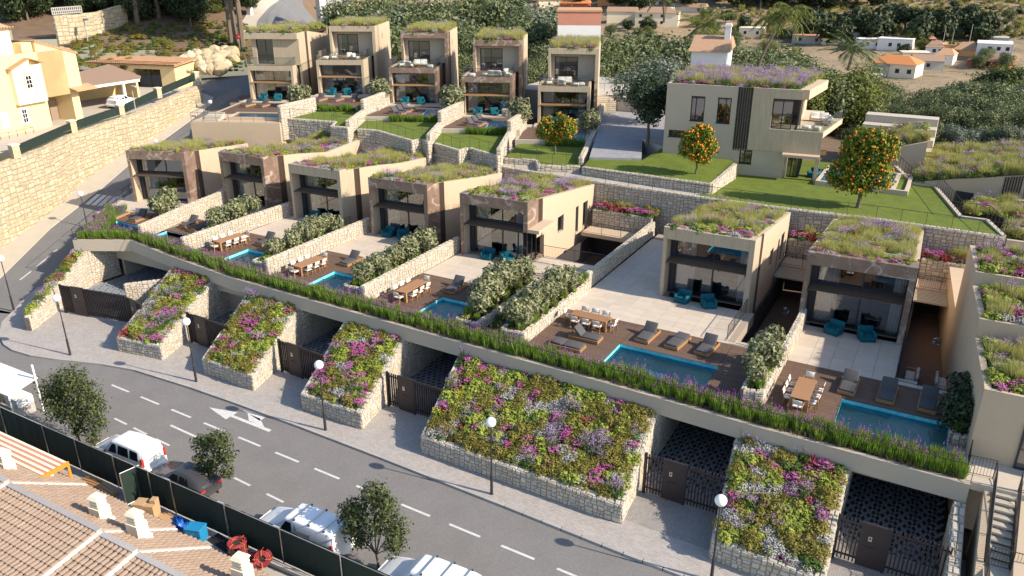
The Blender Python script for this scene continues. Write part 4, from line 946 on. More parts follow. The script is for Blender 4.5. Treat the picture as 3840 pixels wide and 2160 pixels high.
# ---- upper row
NMU = {1: 'leftmost upper house', 2: 'second upper house from the left', 3: 'middle upper house', 4: 'second upper house from the right', 5: 'rightmost upper house'}
def upper_house(label, TLp, TRp, Wd, kind, gard, left=False, seed=0, hup=3.75, sb=4.7, hl=4.35, dz=0):
    # solve the height for which the block front has width Wd
    lo, hi = 6, 13
    for _ in range(40):
        z = (lo+hi)/2; a = G(TLp, z); b = G(TRp, z)
        if (b-a).length > Wd: lo = z
        else: hi = z
    a = G(TLp, z); b = G(TRp, z); rz = atan2(b.y-a.y, b.x-a.x); z0 = z-hl
    t = thing('house', label, 'house', (a.x, a.y, z0), rz); fm = m_marble if kind == 'marble' else m_comb; pp = .30; yg = .95; D = 12
    f = MB(); f.box(0, pp, 0, .066, -1.5, hl-.6); f.box(Wd-pp, Wd, 0, .066, -1.5, hl-.6); f.box(-.003, Wd+.003, -.004, .8, hl-.6, hl); f.build('portal', fm, t)
    w_ = MB(); w_.box(0, pp, .067, D, -4, hl-.003); w_.build('wall', m_plaster, t)
    w_ = MB(); w_.box(Wd-pp, Wd, .067, sb+.6, -4, hl-.003); w_.build('cladding', fm, t)
    MB().box(pp, Wd-pp, .8, D, hl-.45, hl-.06).build('roof_terrace', m_deck, t)
    window(t, pp+.15, Wd-pp, yg, 2.35, hl-.6, 'window', (.5,), .06); window(t, pp+.15, Wd-pp, yg, .03, 2.2, 'sliding_door', (.5,), .08); MB().box(pp, Wd-pp, yg-.05, yg+.05, 2.2, 2.35).build('spandrel', m_frame, t)
    for (p, q) in ((.05, 2.18), (2.38, hl-.62)):
        curtain(t, pp+.3, pp+1.45, yg+.25, p, q); curtain(t, Wd-pp-1.0, Wd-pp-.25, yg+.25, p, q)
    MB().box(pp, Wd-pp, 4.5, 4.6, 0, hl-.45).build('interior_wall', m_room, t); MB().box(pp, Wd-pp, 1, 4.5, 2.15, 2.3).build('mezzanine', m_room, t); MB().box(pp, Wd-pp, .8, 4.5, 0, .02).build('interior_floor', m_floorin, t)
    awning(t, pp-.02, Wd-pp-.02, -.02, .85, 2.32, m_teak, 6, .1)
    # upper volume
    u0, u1 = (-.0, Wd+.75) if left else (.75, Wd+.75); zt = hl+hup; m1 = hl-.05
    if left:
        W2 = MB(); front_wall(W2, sb-3.2, sb-2.9, .35, Wd+.6, m1, zt-.003, [(.9, 3.1, m1+.1, zt-.75)]); W2.build('wall', fm, t)
        window(t, .92, 3.08, sb-2.98, m1+.1, zt-.75, 'sliding_door', (.55,), .09); MB().box(-.35, Wd+.604, sb-3.7, sb-2.9, zt-.72, zt).build('portal', fm, t)
        MB().box(.35, .65, sb-2.9, D, m1, zt-.003).build('wall', fm, t); MB().box(Wd+.3, Wd+.6, sb-2.9, sb-.6, m1-4, zt-.003).build('cladding', fm, t)
        xr = Wd+.6; yst = sb-.6; MB().box(.7, Wd, sb-1.0, sb-.9, m1, zt-.3).build('interior_wall', m_room, t); yb = sb-3.7; xl = -.3
    else:
        f = MB(); f.box(u0, u0+.3, sb, sb+.066, m1, zt-.65); f.box(u1-.38, u1, sb, sb+.066, m1, zt-.65); f.box(u0-.003, u1+.003, sb-.004, sb+1.1, zt-.65, zt); f.build('portal', fm, t)
        MB().box(u0, u0+.3, sb+.067, D, m1, zt-.003).build('wall', m_plaster, t); MB().box(u1-.38, u1, sb+.067, sb+1.7, m1-4, zt-.003).build('cladding', fm, t)
        W2 = MB(); front_wall(W2, sb+1.15, sb+1.4, u0+.3, u1-.38, m1, zt-.65, [(u0+.7, u0+3.5, m1+.06, zt-1.05)]); W2.build('wall', m_greyplaster, t)
        window(t, u0+.72, u0+3.48, sb+1.22, m1+.08, zt-1.07, 'sliding_door', (.5,), .08); curtain(t, u0+.85, u0+1.2, sb+1.55, m1+.1, zt-1.1)
        MB().box(u0+.3, u1-.38, sb+3.4, sb+3.5, m1, zt-.6).build('interior_wall', m_room, t); xr = u1; yst = sb+1.75; yb = sb; xl = u0
    for k in range(6): y = yst+.06+k*.14; MB().box(xr-.14, xr+.012, y-.035, y+.035, -4, zt-.01).build('slat', m_slat if kind != 'comb' or left else m_plaster, t)
    MB().box(xr-.3, xr-.14, yst-.1, yst+.9, -4, zt-.012).build('wall', m_plaster, t)
    R = MB(); yw = yst+.9; side_wall(R, xr-.3, xr-.001, yw, D+3, -4, [(yw, zt), (D+3, zt if not left else zt-1.2)], [(yw+.25, yw+.6, hl+.2, hl+1.7)] if False else [(yw+1.7, yw+2.2, hl+1.9, hl+2.6)] if not left else []); R.build('wall', m_plaster, t)
    if not left: window(t, yw+1.72, yw+2.18, xr-.22, hl+1.92, hl+2.58, axis='y')
    MB().box(xl+.3, xr-.3, D+2.7, D+3, -4, zt-.01).build('back_wall', m_plaster, t); MB().box(xl+.3, xr-.3, (sb+1.1) if not left else sb-2.9, D+2.7, zt-.55, zt-.2).build('roof', m_soil, t)
    cr, sr = cos(rz), sin(rz); Wl = lambda x, y, zz: (a.x+x*cr-y*sr, a.y+x*sr+y*cr, z0+zz)
    ye = D+2.7
    scatter('roof_garden', gard, 'roof garden', bed_pts([Wl(xl+.35, yb+.25, zt-.2), Wl(xr-.35, yb+.25, zt-.2), Wl(xr-.35, ye, zt-.2), Wl(xl+.35, ye, zt-.2)], MIXGRASS if not left else MIXROOF, .42, front=['sedum', 'silver_mound', 'green_filler', 'sedum'], seed=20+seed, sc=1.15))
    # glass balustrade of the roof terrace
    gb = thing('glass_balustrade', 'glass balustrade round the roof terrace of the %s' % NMU[seed], 'balustrade', (a.x, a.y, z0+hl), rz)
    if left: P = [(-.1, 1.6), (-.1, .12), (Wd-.1, .12), (Wd-.1, sb-3.2)]
    else: P = [(.12, sb+.4), (.12, .12), (Wd-.12, .12), (Wd-.12, sb+.3)]
    hrl = MB()
    for p, q in zip(P, P[1:]):
        d = Vector((*q, 0))-Vector((*p, 0)); n = max(1, round(d.length/1.6))
        for k in range(n): s = Vector((*p, 0))+d*(k/n+.004); e = Vector((*p, 0))+d*((k+1)/n-.004); MB().poly([s, e, e+Vector((0, 0, .95)), s+Vector((0, 0, .95))]).build('glass_panel', m_glassrail, gb)
        hrl.bar((*p, .97), (*q, .97), .04, .04)
    hrl.build('handrail', m_frame, gb)
    return t, a, rz, z0, Wl
ua = Z(760, 80, 2.275); ub = Z(1360, 80, 2.275); uc = Z(1880, 120, 2.275)
U = {}
U[5] = upper_house('rightmost comb plaster house of the upper row, behind an orange tree', uc(313, 462), uc(757, 470), 5.95, 'comb', 'roof garden with grass and purple haze on the rightmost upper house', seed=5)
U[4] = upper_house('marble house of the upper row, second from the right', ub(846, 475), ub(1277, 480), 5.95, 'marble', 'grassy roof garden with a yellow clump on the second upper house from the right', seed=4)
U[3] = upper_house('marble house in the middle of the upper row', ub(222, 397), ub(633, 400), 5.95, 'marble', 'grassy roof garden with purple haze on the middle upper house', seed=3)
U[2] = upper_house('tall comb plaster house of the upper row, second from the left', ua(965, 330), ua(1368, 332), 6.05, 'comb', 'low green roof garden with white flowers on the second upper house from the left', seed=2)
U[1] = upper_house('leftmost comb plaster house of the upper row beside the hill road', ua(378, 378), ua(765, 382), 5.95, 'comb', 'low roof garden on the leftmost upper house', left=True, seed=1, hup=3.9)
# ---- large villa on the upper lawn
vp = Z(2400, 220, 1.82); vb = G(vp(975, 818), 3.4); VR = radians(7)
V = thing('villa', 'large two storey villa with dark vertical slats and a flowering roof on the upper lawn', 'villa', vb, VR)
zt = 8.1
X = MB(); front_wall(X, 0, .3, -11.4, -4.85, -.6, zt, [(-9.05, -7.75, 4.75, 7.05), (-6.6, -5.35, 4.7, 7.05), (-10.95, -8.4, 3.1, 3.75)]); X.build('wall', m_greyplaster, V)
X = MB(); front_wall(X, 0, .3, -4.85, -.15, -.6, 2.46, [(-4.15, -3.0, 1.1, 2.4)]); X.build('wall', m_greyplaster, V)
X = MB(); front_wall(X, -.08, .25, -3.5, 2.92, 2.46, 4.50, []); front_wall(X, -.08, .25, -3.5, .78, 4.5, zt, [(-1.7, .78, 4.5, 7.25)]); X.build('wall', m_comb, V)
X = MB(); X.box(-3.5, .78, -.079, .25, 7.25, zt+.001); X.box(-4.85, -3.5, .12, .3, 2.3, zt); X.build('wall', m_comb, V)
for k in range(6): MB().box(-4.8+k*.22, -4.69+k*.22, -.03, .12, 2.3, zt-.02).build('slat', m_darkslat, V)
for (a_, b_, c_, d_, s_) in ((-9.05, -7.75, 4.75, 7.05, (.35,)), (-6.6, -5.35, 4.7, 7.05, (.6,)), (-10.95, -8.4, 3.1, 3.75, (.5,)), (-4.15, -3.0, 1.1, 2.4, (.4,))):
    window(V, a_+.02, b_-.02, .18, c_+.02, d_-.02, 'window', s_, .08); MB().box(a_-.03, b_+.03, -.06, .2, c_-.05, c_+.005).build('sill', m_frame, V)
MB().box(-11.4, -11.1, .3, 12, -1, zt).build('wall', m_greyplaster, V); MB().box(-11.1, .5, 11.7, 12, -1, zt).build('back_wall', m_greyplaster, V)
MB().box(-.15, .15, .3, 1.2, -.1, 2.4).build('wall', m_greyplaster, V)
X = MB(); side_wall(X, .5, .78, 2.9, 12, 4.5, [(0, zt), (12, zt)], [(3.7, 5.2, 5.2, 7.0)]); X.build('wall', m_plaster, V); window(V, 3.75, 5.15, .6, 5.25, 6.95, axis='y')
MB().hexa([(.5, .25, 7.25), (1.3, .25, 7.25), (2.6, 8, 7.25), (.5, 8, 7.25)], [(.5, .25, zt), (1.3, .25, zt), (2.6, 8, zt), (.5, 8, zt)]).build('roof_overhang', m_plaster, V)
MB().box(-11.1, .5, .3, 11.7, zt-.55, zt-.2).build('roof', m_soil, V)
MB().box(-11, .5, 5, 5.1, -.1, zt-.6).build('interior_wall', m_room, V); MB().box(-11.1, 2.6, .3, 12, 4.2, 4.47).build('floor_slab', m_lightconc, V); MB().box(-11.1, .3, .3, 11.7, 2.5, 2.7).build('floor_slab', m_room, V)
window(V, -1.68, .1, .22, 4.5, 7.22, 'sliding_door', (.5,), .08); window(V, .3, 2.9, .55, 4.5, 7.22, 'sliding_door', (.33, .66), .06, axis='y')
MB().hexa([(.78, -.078, 4.0), (2.915, -.078, 4.0), (4.4, 8, 4.0), (.78, 8, 4.0)], [(.78, -.078, 4.499), (2.915, -.078, 4.499), (4.4, 8, 4.499), (.78, 8, 4.499)]).build('balcony', m_plaster, V)
MB().hexa([(2.55, -.079, 0), (2.93, -.079, 0), (2.93, .35, 0), (2.55, .35, 0)], [(2.6, -.079, 2.44), (2.93, -.079, 2.44), (2.93, .35, 2.44), (2.6, .35, 2.44)]) .build('pillar', m_plaster, V)
MB().box(-.3, 2.9, -1.0, -.1, 2.22, 2.46).build('canopy', m_plaster, V); MB().box(2.72, 2.80, -.95, -.87, -.3, 2.22).build('canopy_post', m_plaster, V)
window(V, -.14, 1.2, .9, .02, 2.3, 'sliding_door', (.5,), .08)
for k in range(5): MB().box(.75+.1*k, .81+.1*k, .72, .85, .02, 2.3).build('slat', m_darkslat, V)
MB().box(-.2, 4.2, -.9, 7.5, -.16, .0).build('porch_floor', m_lightconc, V); window(V, 1.0, 6, 1.25, .02, 2.3, 'sliding_door', (.33, .66), .08, axis='y')
for k in range(3): MB().bar((2.5, .4+k*.7, 2.5), (3.4, .4+k*.7, 2.5), .12, .2).build('beam', m_teak, V)
c7, s7 = cos(VR), sin(VR); WV = lambda x, y, z: (vb.x+x*c7-y*s7, vb.y+x*s7+y*c7, vb.z+z)
scatter('roof_garden', 'wide violet and olive roof garden on the large villa', 'roof garden', bed_pts([WV(-11, .3, zt-.2), WV(.4, .3, zt-.2), WV(2.0, 11, zt-.2), WV(-11, 11.5, zt-.2)], dict(verbena=1.8, feather_grass=1.5, green_filler=.7, euphorbia=.4, sedum=.2), .38, front=['sedum', 'sedum', 'green_filler', 'silver_mound', 'verbena'], seed=33, sc=1.1))
gb = thing('glass_balustrade', 'glass balustrade of the corner balcony of the large villa', 'balustrade', WV(0, 0, 4.5), VR); hrl = MB()
for p, q in (((.2, .02), (2.85, .02)), ((2.85, .02), (4.3, 7.8))):
    MB().poly([(*p, 0), (*q, 0), (*q, .95), (*p, .95)]).build('glass_panel', m_glassrail, gb); hrl.bar((*p, .97), (*q, .97), .04, .04)
hrl.build('handrail', m_frame, gb)
# ------------------------------------------------------------------ path, retaining walls, lawns
n4 = Z(1040, 360, 2.275); n5 = Z(1640, 360, 2.275); r3 = Z(1720, 0, 2.0125); rr = Z(3040, 450, 1.82)
PF = [(-72, 69.3, 4.1), (-66, 67.6, 3.95), (-60.5, 67.7, 3.85), (-55, 67.4, 3.75), (-48, 66.9, 3.65), (-40, 66.2, 3.55), (-33, 65.6, 3.5), (-26.8, 65.4, 3.45), (-22.3, 65.35, 3.42), (-16.5, 65.1, 3.42), (-10.4, 65.15, 3.45), (-4, 65.6, 3.45), (4.75, 65.35, 3.45)]
stone_wall('retaining_wall', 'long stone retaining wall behind the front villas, below the path and lawn', [(p[0], p[1]+.2) for p in PF], [p[2] for p in PF], -.6, .42, 300, size=.36, sides='R', cat='retaining wall', ends=False)
MB().poly([(p[0], p[1]+.38, p[2]-.03) for p in PF[:10]] + [(-16.5, 72, 3.40), (-30, 80, 3.45), (-60, 85, 3.8), (-78, 80, 4.1)]).build('footpath', m_path, kind='structure')
railing('railing', 'long dark railing along the footpath above the retaining wall', [(p[0], p[1]+.25, p[2]) for p in PF[:9]], h=1.0, post=1.9, r=.018, top=.02)
railing('railing', 'dark railing along the front edge of the lower lawn', [(p[0], p[1]+.25, p[2]) for p in PF[8:]], h=1.0, post=1.9, r=.018, top=.02)
def slab_lawn(label, pts, depth=1.6, nm='lawn'):
    mb = MB(); n = len(pts); mb.hexa([(p[0], p[1], p[2]-depth) for p in pts], pts); o = mb.build(nm, m_grass); o['kind'] = 'structure'
    # blades along the surface as real tufts
    return o
LAWN = {}
frontp = {2: [(-1.0, -13.5), (6.1, -15.6), (6.3, -18.2), (8.3, -18.9)], 3: [(-.9, -13.6), (1.3, -14.1), (6.2, -19.4), (7.0, -18.5), (7.9, -19.6)], 4: [(-.9, -13.9), (2.2, -17.2), (3.0, -15.9), (6.3, -19.3)], 5: [(-1.8, -15.5), (1.4, -15.9), (1.8, -18.0), (5.8, -18.0)]}
NMU = {1: 'leftmost upper house', 2: 'second upper house from the left', 3: 'middle upper house', 4: 'second upper house from the right', 5: 'rightmost upper house'}
rx = {2: 8.3, 3: 7.8, 4: 6.3, 5: 5.9}
FL_S = []
for k in (2, 3, 4, 5):
    t, a, rz, z0, Wl = U[k]; R = rx[k]
    # deck slab with boards
    d = thing('terrace', 'brown deck terrace in front of the %s' % NMU[k], 'terrace', (a.x, a.y, z0), rz)
    MB().box(-1.6, R+1.2, -8.7, 0, -2.5, -.05).build('slab', m_lightconc, d)
    MB().box(-.3, R+.5, -1.9, 0, -.04, .12).build('plinth', m_coping, d)
    boards(d, [(-1.2, R-.1, -8.4, -1.9)], .0, .16)
    # lawn, its stone front and railing
    F = frontp[k]; zl = z0-.5; P = [Wl(p[0], p[1], -.5) for p in F]+[Wl(R, -8.75, -.5), Wl(-1.2, -8.75, -.5)]
    slab_lawn('', P)
    zp = {2: 3.7, 3: 3.5, 4: 3.3, 5: 3.2}[k]
    stone_wall('stone_wall', 'zigzag stone wall holding up the lawn of the %s' % NMU[k], [Wl(p[0], p[1]-.12, 0)[:2] for p in F], zl+.04, zp-.6, .34, 60, size=.42, sides='R', cat='stone wall')
    railing('railing', 'thin railing along the zigzag lawn edge of the %s' % NMU[k], [Wl(p[0], p[1]+.12, -.46) for p in F], h=1.05, post=1.5, r=.018, top=.018)
    # strip of lavender between deck and lawn
    for q in range(60 if k != 5 else 50):
        FL_S.append((*Wl(rnd.uniform(1.9 if k != 2 else 2.2, R-.3), rnd.uniform(-9.3, -8.6), -.5), rnd.uniform(.8, 1.1), rnd.uniform(0, 6.28), pick('salvia' if rnd.random() < .75 else 'green_filler')))
    # dividing wall on the right : high part then low part
    if k != 5:
        hi = {2: [(9.98, -5.9), (8.3, -11.9)], 3: [(9.6, -5.3), (7.95, -12.6)], 4: [(7.75, -4.3), (6.5, -10.6)]}[k]; lo = {2: (8.1, -18.6), 3: (7.75, -19.4), 4: (6.25, -19.2)}[k]
        if k == 2: hi[0] = (9.9, -4.6)
    else: hi = [(7.6, 11), (6.9, -3.3)]; lo = (5.8, -17.4)
    w1 = [Wl(*p, 0)[:2] for p in hi]; w2 = Wl(*lo, 0)[:2]
    stone_wall('stone_wall', 'stone dividing wall standing between the plots, right of the %s' % NMU[k], w1, z0+1.3, z0-2.2, .42, 110, size=.40, sides='RL', cat='stone wall')
    stone_wall('stone_wall', 'lower end of the stone dividing wall beside the lawn of the %s' % NMU[k], [w1[-1], w2] if k != 5 else [w1[-1], Wl(6.7, -5, 0)[:2], w2], z0+.15 if k != 5 else [z0+.9, z0+.35, z0+.2], zp-.8, .42, 70, size=.40, sides='RL', cat='stone wall')
    # small return wall and pool glimpsed on the right
    if k in (2, 3, 4, 5): stone_wall('stone_wall', 'short stone screen wall beside the teal armchairs of the %s' % NMU[k], [Wl(R-1.4, -1.6, 0)[:2], Wl(R+1.0 if k < 4 else R+.4, -2.0, 0)[:2]], z0+1.0, z0-.1, .35, 25, size=.4, sides='R', cat='stone wall')
    if k in (3, 4, 5):
        pl = thing('swimming_pool', 'narrow pool at the deck corner of the %s' % NMU[k], 'swimming pool', (a.x, a.y, z0), rz)
        MB().box(R-2.6, R-.2, -8.5, -4.0, -.3, .03).build('basin', m_basin, pl); MB().poly([(R-2.5, -8.4, .04), (R-.25, -8.4, .04), (R-.25, -4.05, .04), (R-2.5, -4.05, .04)]).build('water_surface', m_water_green, pl)
scatter('flower_strip', 'strips of purple salvia between decks and lawns of the upper houses', 'flower strip', FL_S)
# plot of the leftmost upper house
t, a, rz, z0, Wl = U[1]
d = thing('terrace', 'brown deck terrace with pool in front of the leftmost upper house', 'terrace', (a.x, a.y, z0), rz)
MB().box(-1, 9.3, -15.2, 0, -3, -.06).build('slab', m_plaster, d); MB().box(-.8, 9, -2, 0, -.05, .08).build('plinth', m_coping, d); boards(d, [(-.4, 8.8, -10.2, -2.0)], .0, .16)
MB().box(-.9, 9.2, -15.1, -10.2, -.05, .03).build('paving', m_plaster, d)
pl = thing('swimming_pool', 'small pool on the terrace of the leftmost upper house', 'swimming pool', (a.x, a.y, z0), rz)
q = MB(); q.box(2.7, 9.2, -14.1, -13.85, 0, .4); q.box(2.7, 9.2, -11.0, -10.8, 0, .4); q.box(2.7, 2.95, -13.85, -11.0, 0, .4); q.build('coping', m_plaster, pl); MB().poly([(2.95, -13.85, .25), (9.2, -13.85, .25), (9.2, -11.0, .25), (2.95, -11, .25)]).build('water_surface', m_water, pl)
MB().poly([(2.95, -13.85, .1), (9.2, -13.85, .1), (9.2, -11.0, .1), (2.95, -11, .1)]).build('basin', m_basin, pl)
railing('railing', 'thin railing around the pool terrace of the leftmost upper house', [Wl(9.2, -15.1, 0), Wl(-.9, -15.1, 0), Wl(-.95, -10, 0)], h=1.0, post=1.5, r=.018, top=.018)
railing('railing', 'baluster railing on the hill road side of the leftmost upper house', [Wl(-1.3, -10, .0), Wl(-1.6, -5, .3), Wl(-1.2, -.2, .6)], h=1.0, post=1.6, bal=.18)
for s in range(4): MB().box(.2+.0*s, 2.0, -14.6+s*.5, -14.1+s*.5, 0, .18+.16*s).build('step', m_stone, d)
hi = [Wl(8.6, -3.5, 0)[:2], Wl(9.6, -16.0, 0)[:2]]
p0 = G(n4(312, 12), U[2][3]+1.1); p1 = G(n4(10, 82), U[2][3]+1.1)
stone_wall('stone_wall', 'long stone dividing wall left of the second upper house from the left', [(p0.x, p0.y), (p1.x, p1.y)], U[2][3]+1.1, 3.4, .45, 110, size=.42, sides='RL', cat='stone wall')
stone_wall('retaining_wall', 'stone retaining wall below the beige base of the leftmost upper house', [GR(Z(860, 0, 2.0125)(160, 955), .0)[:2], (-66.0, 69.0)], [4.6, 4.4], 2.0, .4, 50, size=.42, sides='R', cat='retaining wall')
# upper lawn with the orange tree, its walls, and the lower lawn
la = G(r3(935, 1262), 4.15); lb = G(r3(1905, 1393), 4.25); lc = G(vp(648, 722), 4.72)
drv = [Vector((-30.0, 69.2, 4.72)), Vector((-25.4, 71.0, 4.75)), Vector((-28.3, 79.0, 4.75)), Vector((-24.3, 80.5, 4.75)), Vector((-27, 94, 4.8)), Vector((-39, 94, 4.8))]
UL = [la, lb, lc, Vector(WV(-4.8, .02, 1.36)), Vector(WV(-11.42, .02, 1.46)), Vector((-25.3, 76.5, 4.7)), drv[1]-Vector((0, 0, .2)), drv[0]-Vector((0, 0, .2))]
slab_lawn('', UL, 1.4)
MB().hexa([(p.x, p.y, 3.2) for p in drv], [tuple(p) for p in drv]).build('driveway', m_drive, kind='structure')
MB().hexa([(-28.3, 78.9, 3), (-25.2, 76.3, 3), (-24.4, 77, 3), (-24.2, 80.4, 3)], [(-28.3, 78.9, 4.9), (-25.2, 76.3, 4.9), (-24.4, 77, 4.9), (-24.2, 80.4, 4.9)]).build('planting_kerb', m_concrete, kind='structure')
stone_wall('stone_wall', 'low stone wall along the front of the upper lawn, above the footpath', [(la.x, la.y), (lb.x, lb.y)], [4.22, 4.32], 3.3, .34, 90, size=.34, sides='R', cat='stone wall')
stone_wall('stone_wall', 'low stone wall stepping down between the upper and the lower lawn', [(lb.x, lb.y), (lc.x, lc.y)], [4.32, 4.8], 3.2, .34, 60, size=.36, sides='R', cat='stone wall')
LL = [(p[0], p[1]+.4, p[2]+.0) for p in PF[9:]]
LL[0] = (lb.x-1.2, 65.5, 3.42)
LL += [(3.6, 69.4, 3.4), (1.8, 69.4, 3.4), (.7, 73.9, 3.4), (-.5, 78.7, 3.4), (-2.4, 79.2, 3.4), (-6, 84, 3.4), (-12, 84, 3.4), (-18.5, 79.8, 3.4), (lb.x-.3, lb.y+.2, 3.42)]
slab_lawn('', LL, 1.2)
# stepped kerb and railing on the right edge of the lower lawn
ke = [(-4.4, 84, 3.9), (-2.35, 78.9, 3.55), (-.5, 78.7, 3.5), (.7, 73.9, 3.5), (1.8, 69.4, 3.5), (3.6, 69.4, 3.5), (4.7, 65.5, 3.5)]
kb = thing('edge_kerb', 'pale concrete kerb zigzagging along the right edge of the lower lawn', 'kerb')
for p, q in zip(ke, ke[1:]): MB().bar((p[0], p[1], p[2]-.25), (q[0], q[1], q[2]-.25), .3, .62).build('kerb_stone', m_lightconc, kb)
railing('railing', 'zigzag dark railing along the right edge of the lower lawn', [(p[0], p[1], p[2]+.05) for p in ke], h=1.1, post=.75, r=.022, top=.025)
# raised pool of the large villa
pv = thing('swimming_pool', 'raised pale blue pool behind the orange tree on the lower lawn', 'swimming pool', (-10, 74.3, 3.4))
q = MB(); q.box(0, 7.6, -.1, .2, 0, .42); q.box(6.2, 6.55, .2, 6.3, 0, .42); q.box(7.3, 7.6, .2, 6.3, 0, .42); q.box(0, 7.6, 6.3, 6.6, 0, .42); q.box(0, .3, .2, 6.3, 0, .42); q.build('coping', m_coping, pv)
MB().poly([(.3, .2, .05), (6.2, .2, .05), (6.2, 6.3, .05), (.3, 6.3, .05)]).build('basin', m_basin, pv); MB().poly([(.3, .2, .34), (6.2, .2, .34), (6.2, 6.3, .34), (.3, 6.3, .34)]).build('water_surface', m_water, pv); MB().poly([(6.55, .2, .2), (7.3, .2, .2), (7.3, 6.3, .2), (6.55, 6.3, .2)]).build('grass_trough', m_grass, pv)
# steps going up at the end of the driveway
st = thing('staircase', 'stone stair with dark railings at the far end of the upper driveway', 'staircase', (-38.6, 90.5, 4.75), radians(22))
for s in range(10): MB().box(-2.4, 2.4, .0+s*.34, 3.8, s*.18, s*.18+.18).build('step', m_stone, st)
railing('railing', 'right railing of the far stone stair', [(-36.3, 91.8, 5.0), (-37.6, 95, 6.7), (-37.8, 97.5, 6.7)], h=1.0, post=.9)
railing('railing', 'left railing of the far stone stair', [(-41.5, 92.8, 6.6), (-42.3, 95.2, 6.7), (-37.8, 97.5, 6.7)], h=1.0, post=.9)
MB().box(-52, -34, 94, 110, 2, 6.55).build('upper_landing', m_concrete, kind='structure')
# courts between the front villas
def court(label, x0, x1, y0, y1, zf=-2.9, yb=61.0, pergola=False, bridge=True, seed=0):
    t = thing('sunken_court', label, 'sunken court', (x0, y0, zf)); w = x1-x0
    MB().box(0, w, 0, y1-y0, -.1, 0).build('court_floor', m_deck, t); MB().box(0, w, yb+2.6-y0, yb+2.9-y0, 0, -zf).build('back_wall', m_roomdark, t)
    if bridge:
        MB().box(0, w, yb-y0, yb+2.0-y0, -zf-.32, -zf).build('bridge', m_plaster, t)
    if pergola:
        for k in range(9): MB().box(0, w, yb-2.4+k*.26-y0, yb-2.27+k*.26-y0, -zf-.22, -zf-.08).build('pergola_slat', m_greyplaster, t)
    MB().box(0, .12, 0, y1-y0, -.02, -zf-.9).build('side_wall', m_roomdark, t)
    MB().sphere((w*.6, 8.5, 2.1), .28, 12, 8).build('pendant_lamp', m_glassrail, t); MB().tube((w*.6, 8.5, 2.3), (w*.6, 8.5, 2.9), .012, 4).build('cord', m_metal, t)
    railing('railing', 'balustrade on the small bridge over the %s' % label, [(x0+.1, yb+.08, 0), (x1-.1, yb+.08, 0)], h=1.0, post=1.6, bal=.14)
    stone_wall('planter_wall', 'stone planter wall behind the bridge of the %s' % label, [(x0, yb+2.5), (x1, yb+2.5)], 1.45, -.3, .3, 40, size=.36, sides='R', cat='stone planter')
    scatter('flower_bed', 'flower bed on the stone planter behind the bridge of the %s' % label, 'flower bed', bed_pts([(x0+.1, yb+2.5, 1.4), (x1-.1, yb+2.5, 1.4), (x1-.1, 65.0, 1.5), (x0+.1, 65.0, 1.5)], dict(feather_grass=.6, heath=1, sedum=1, cordyline=.6, verbena=.6, yellow_clump=.4), .36, front=['sedum', 'sedum', 'cordyline'], seed=seed, sc=1.15))
    return t
court('sunken court right of the sunlit side wall', -27.0, -21.45, 54.0, 65, yb=61.1, seed=51)
court('dark sunken court with pendant lamp between the two right villas', -9.9, -6.7, 45.7, 65, pergola=True, yb=61.3, seed=52)
court('dark sunken court with pendant lamp at the far right', -.25, 2.9, 45.4, 65, pergola=True, yb=61.3, seed=53)
court('sunken court of the fourth villa from the right', -36.4, -34, 54, 64, bridge=True, yb=61.5, seed=54)
railing('railing', 'baluster railing in front of the court right of the sunlit side wall', [(-27.0, 53.75, 0), (-21.6, 54.0, 0)], h=1.0, post=2.2, bal=.13)
railing('railing', 'baluster railing around the stair behind the olive shrubs', [(-27.4, 46.6, 0), (-26.4, 50.1, 0), (-21.6, 50.25, 0)], h=1.0, post=1.6, bal=.13)
railing('railing', 'baluster railing beside the stairwell of the comb plaster villa', [(-9.98, 45.7, 0), (-9.98, 50.6, 0)], h=1.05, post=1.6, bal=.14)
railing('railing', 'short baluster railing across the front of the right stairwell', [(-8.3, 45.55, 0), (-6.7, 45.6, 0)], h=1.0, post=1.6, bal=.13)
railing('railing', 'baluster railing beside the dark court at the far right', [(-.25, 45.35, 0), (-.3, 50.4, 0)], h=1.05, post=1.6, bal=.14)
railing('railing', 'short baluster railing across the front of the far right court', [(.9, 45.2, 0), (3.2, 45.4, 0)], h=1.0, post=1.6, bal=.13)
railing('railing', 'baluster railing beside the stair of the fourth villa from the right', [(-36.5, 51.6, 0), (-36.3, 46.6, 0)], h=1.0, post=1.6, bal=.13)
railing('railing', 'baluster railing beside the stair of the third villa from the left', [(-45.7, 52.3, 0), (-45.5, 49, 0)], h=1.0, post=1.6, bal=.13)
railing('railing', 'baluster railing beside the olive shrubs of the second villa from the left', [(-55.9, 52.4, 0), (-55.6, 49.5, 0)], h=1.0, post=1.6, bal=.13)
for (x0, x1, y0, y1) in ((-9.85, -8.35, 45.8, 50.6), (-.2, .9, 45.5, 50.3)):
    ss = thing('staircase', 'sunken stair %s' % ('beside the comb plaster villa of the widest terrace' if x0 < -5 else 'beside the farthest right marble villa'), 'staircase', (x0, y0, -2.9))
    for s in range(9): MB().box(0, x1-x0, .3+s*.3, .6+s*.3, 0, 2.7-s*.3).build('step', m_concrete, ss)
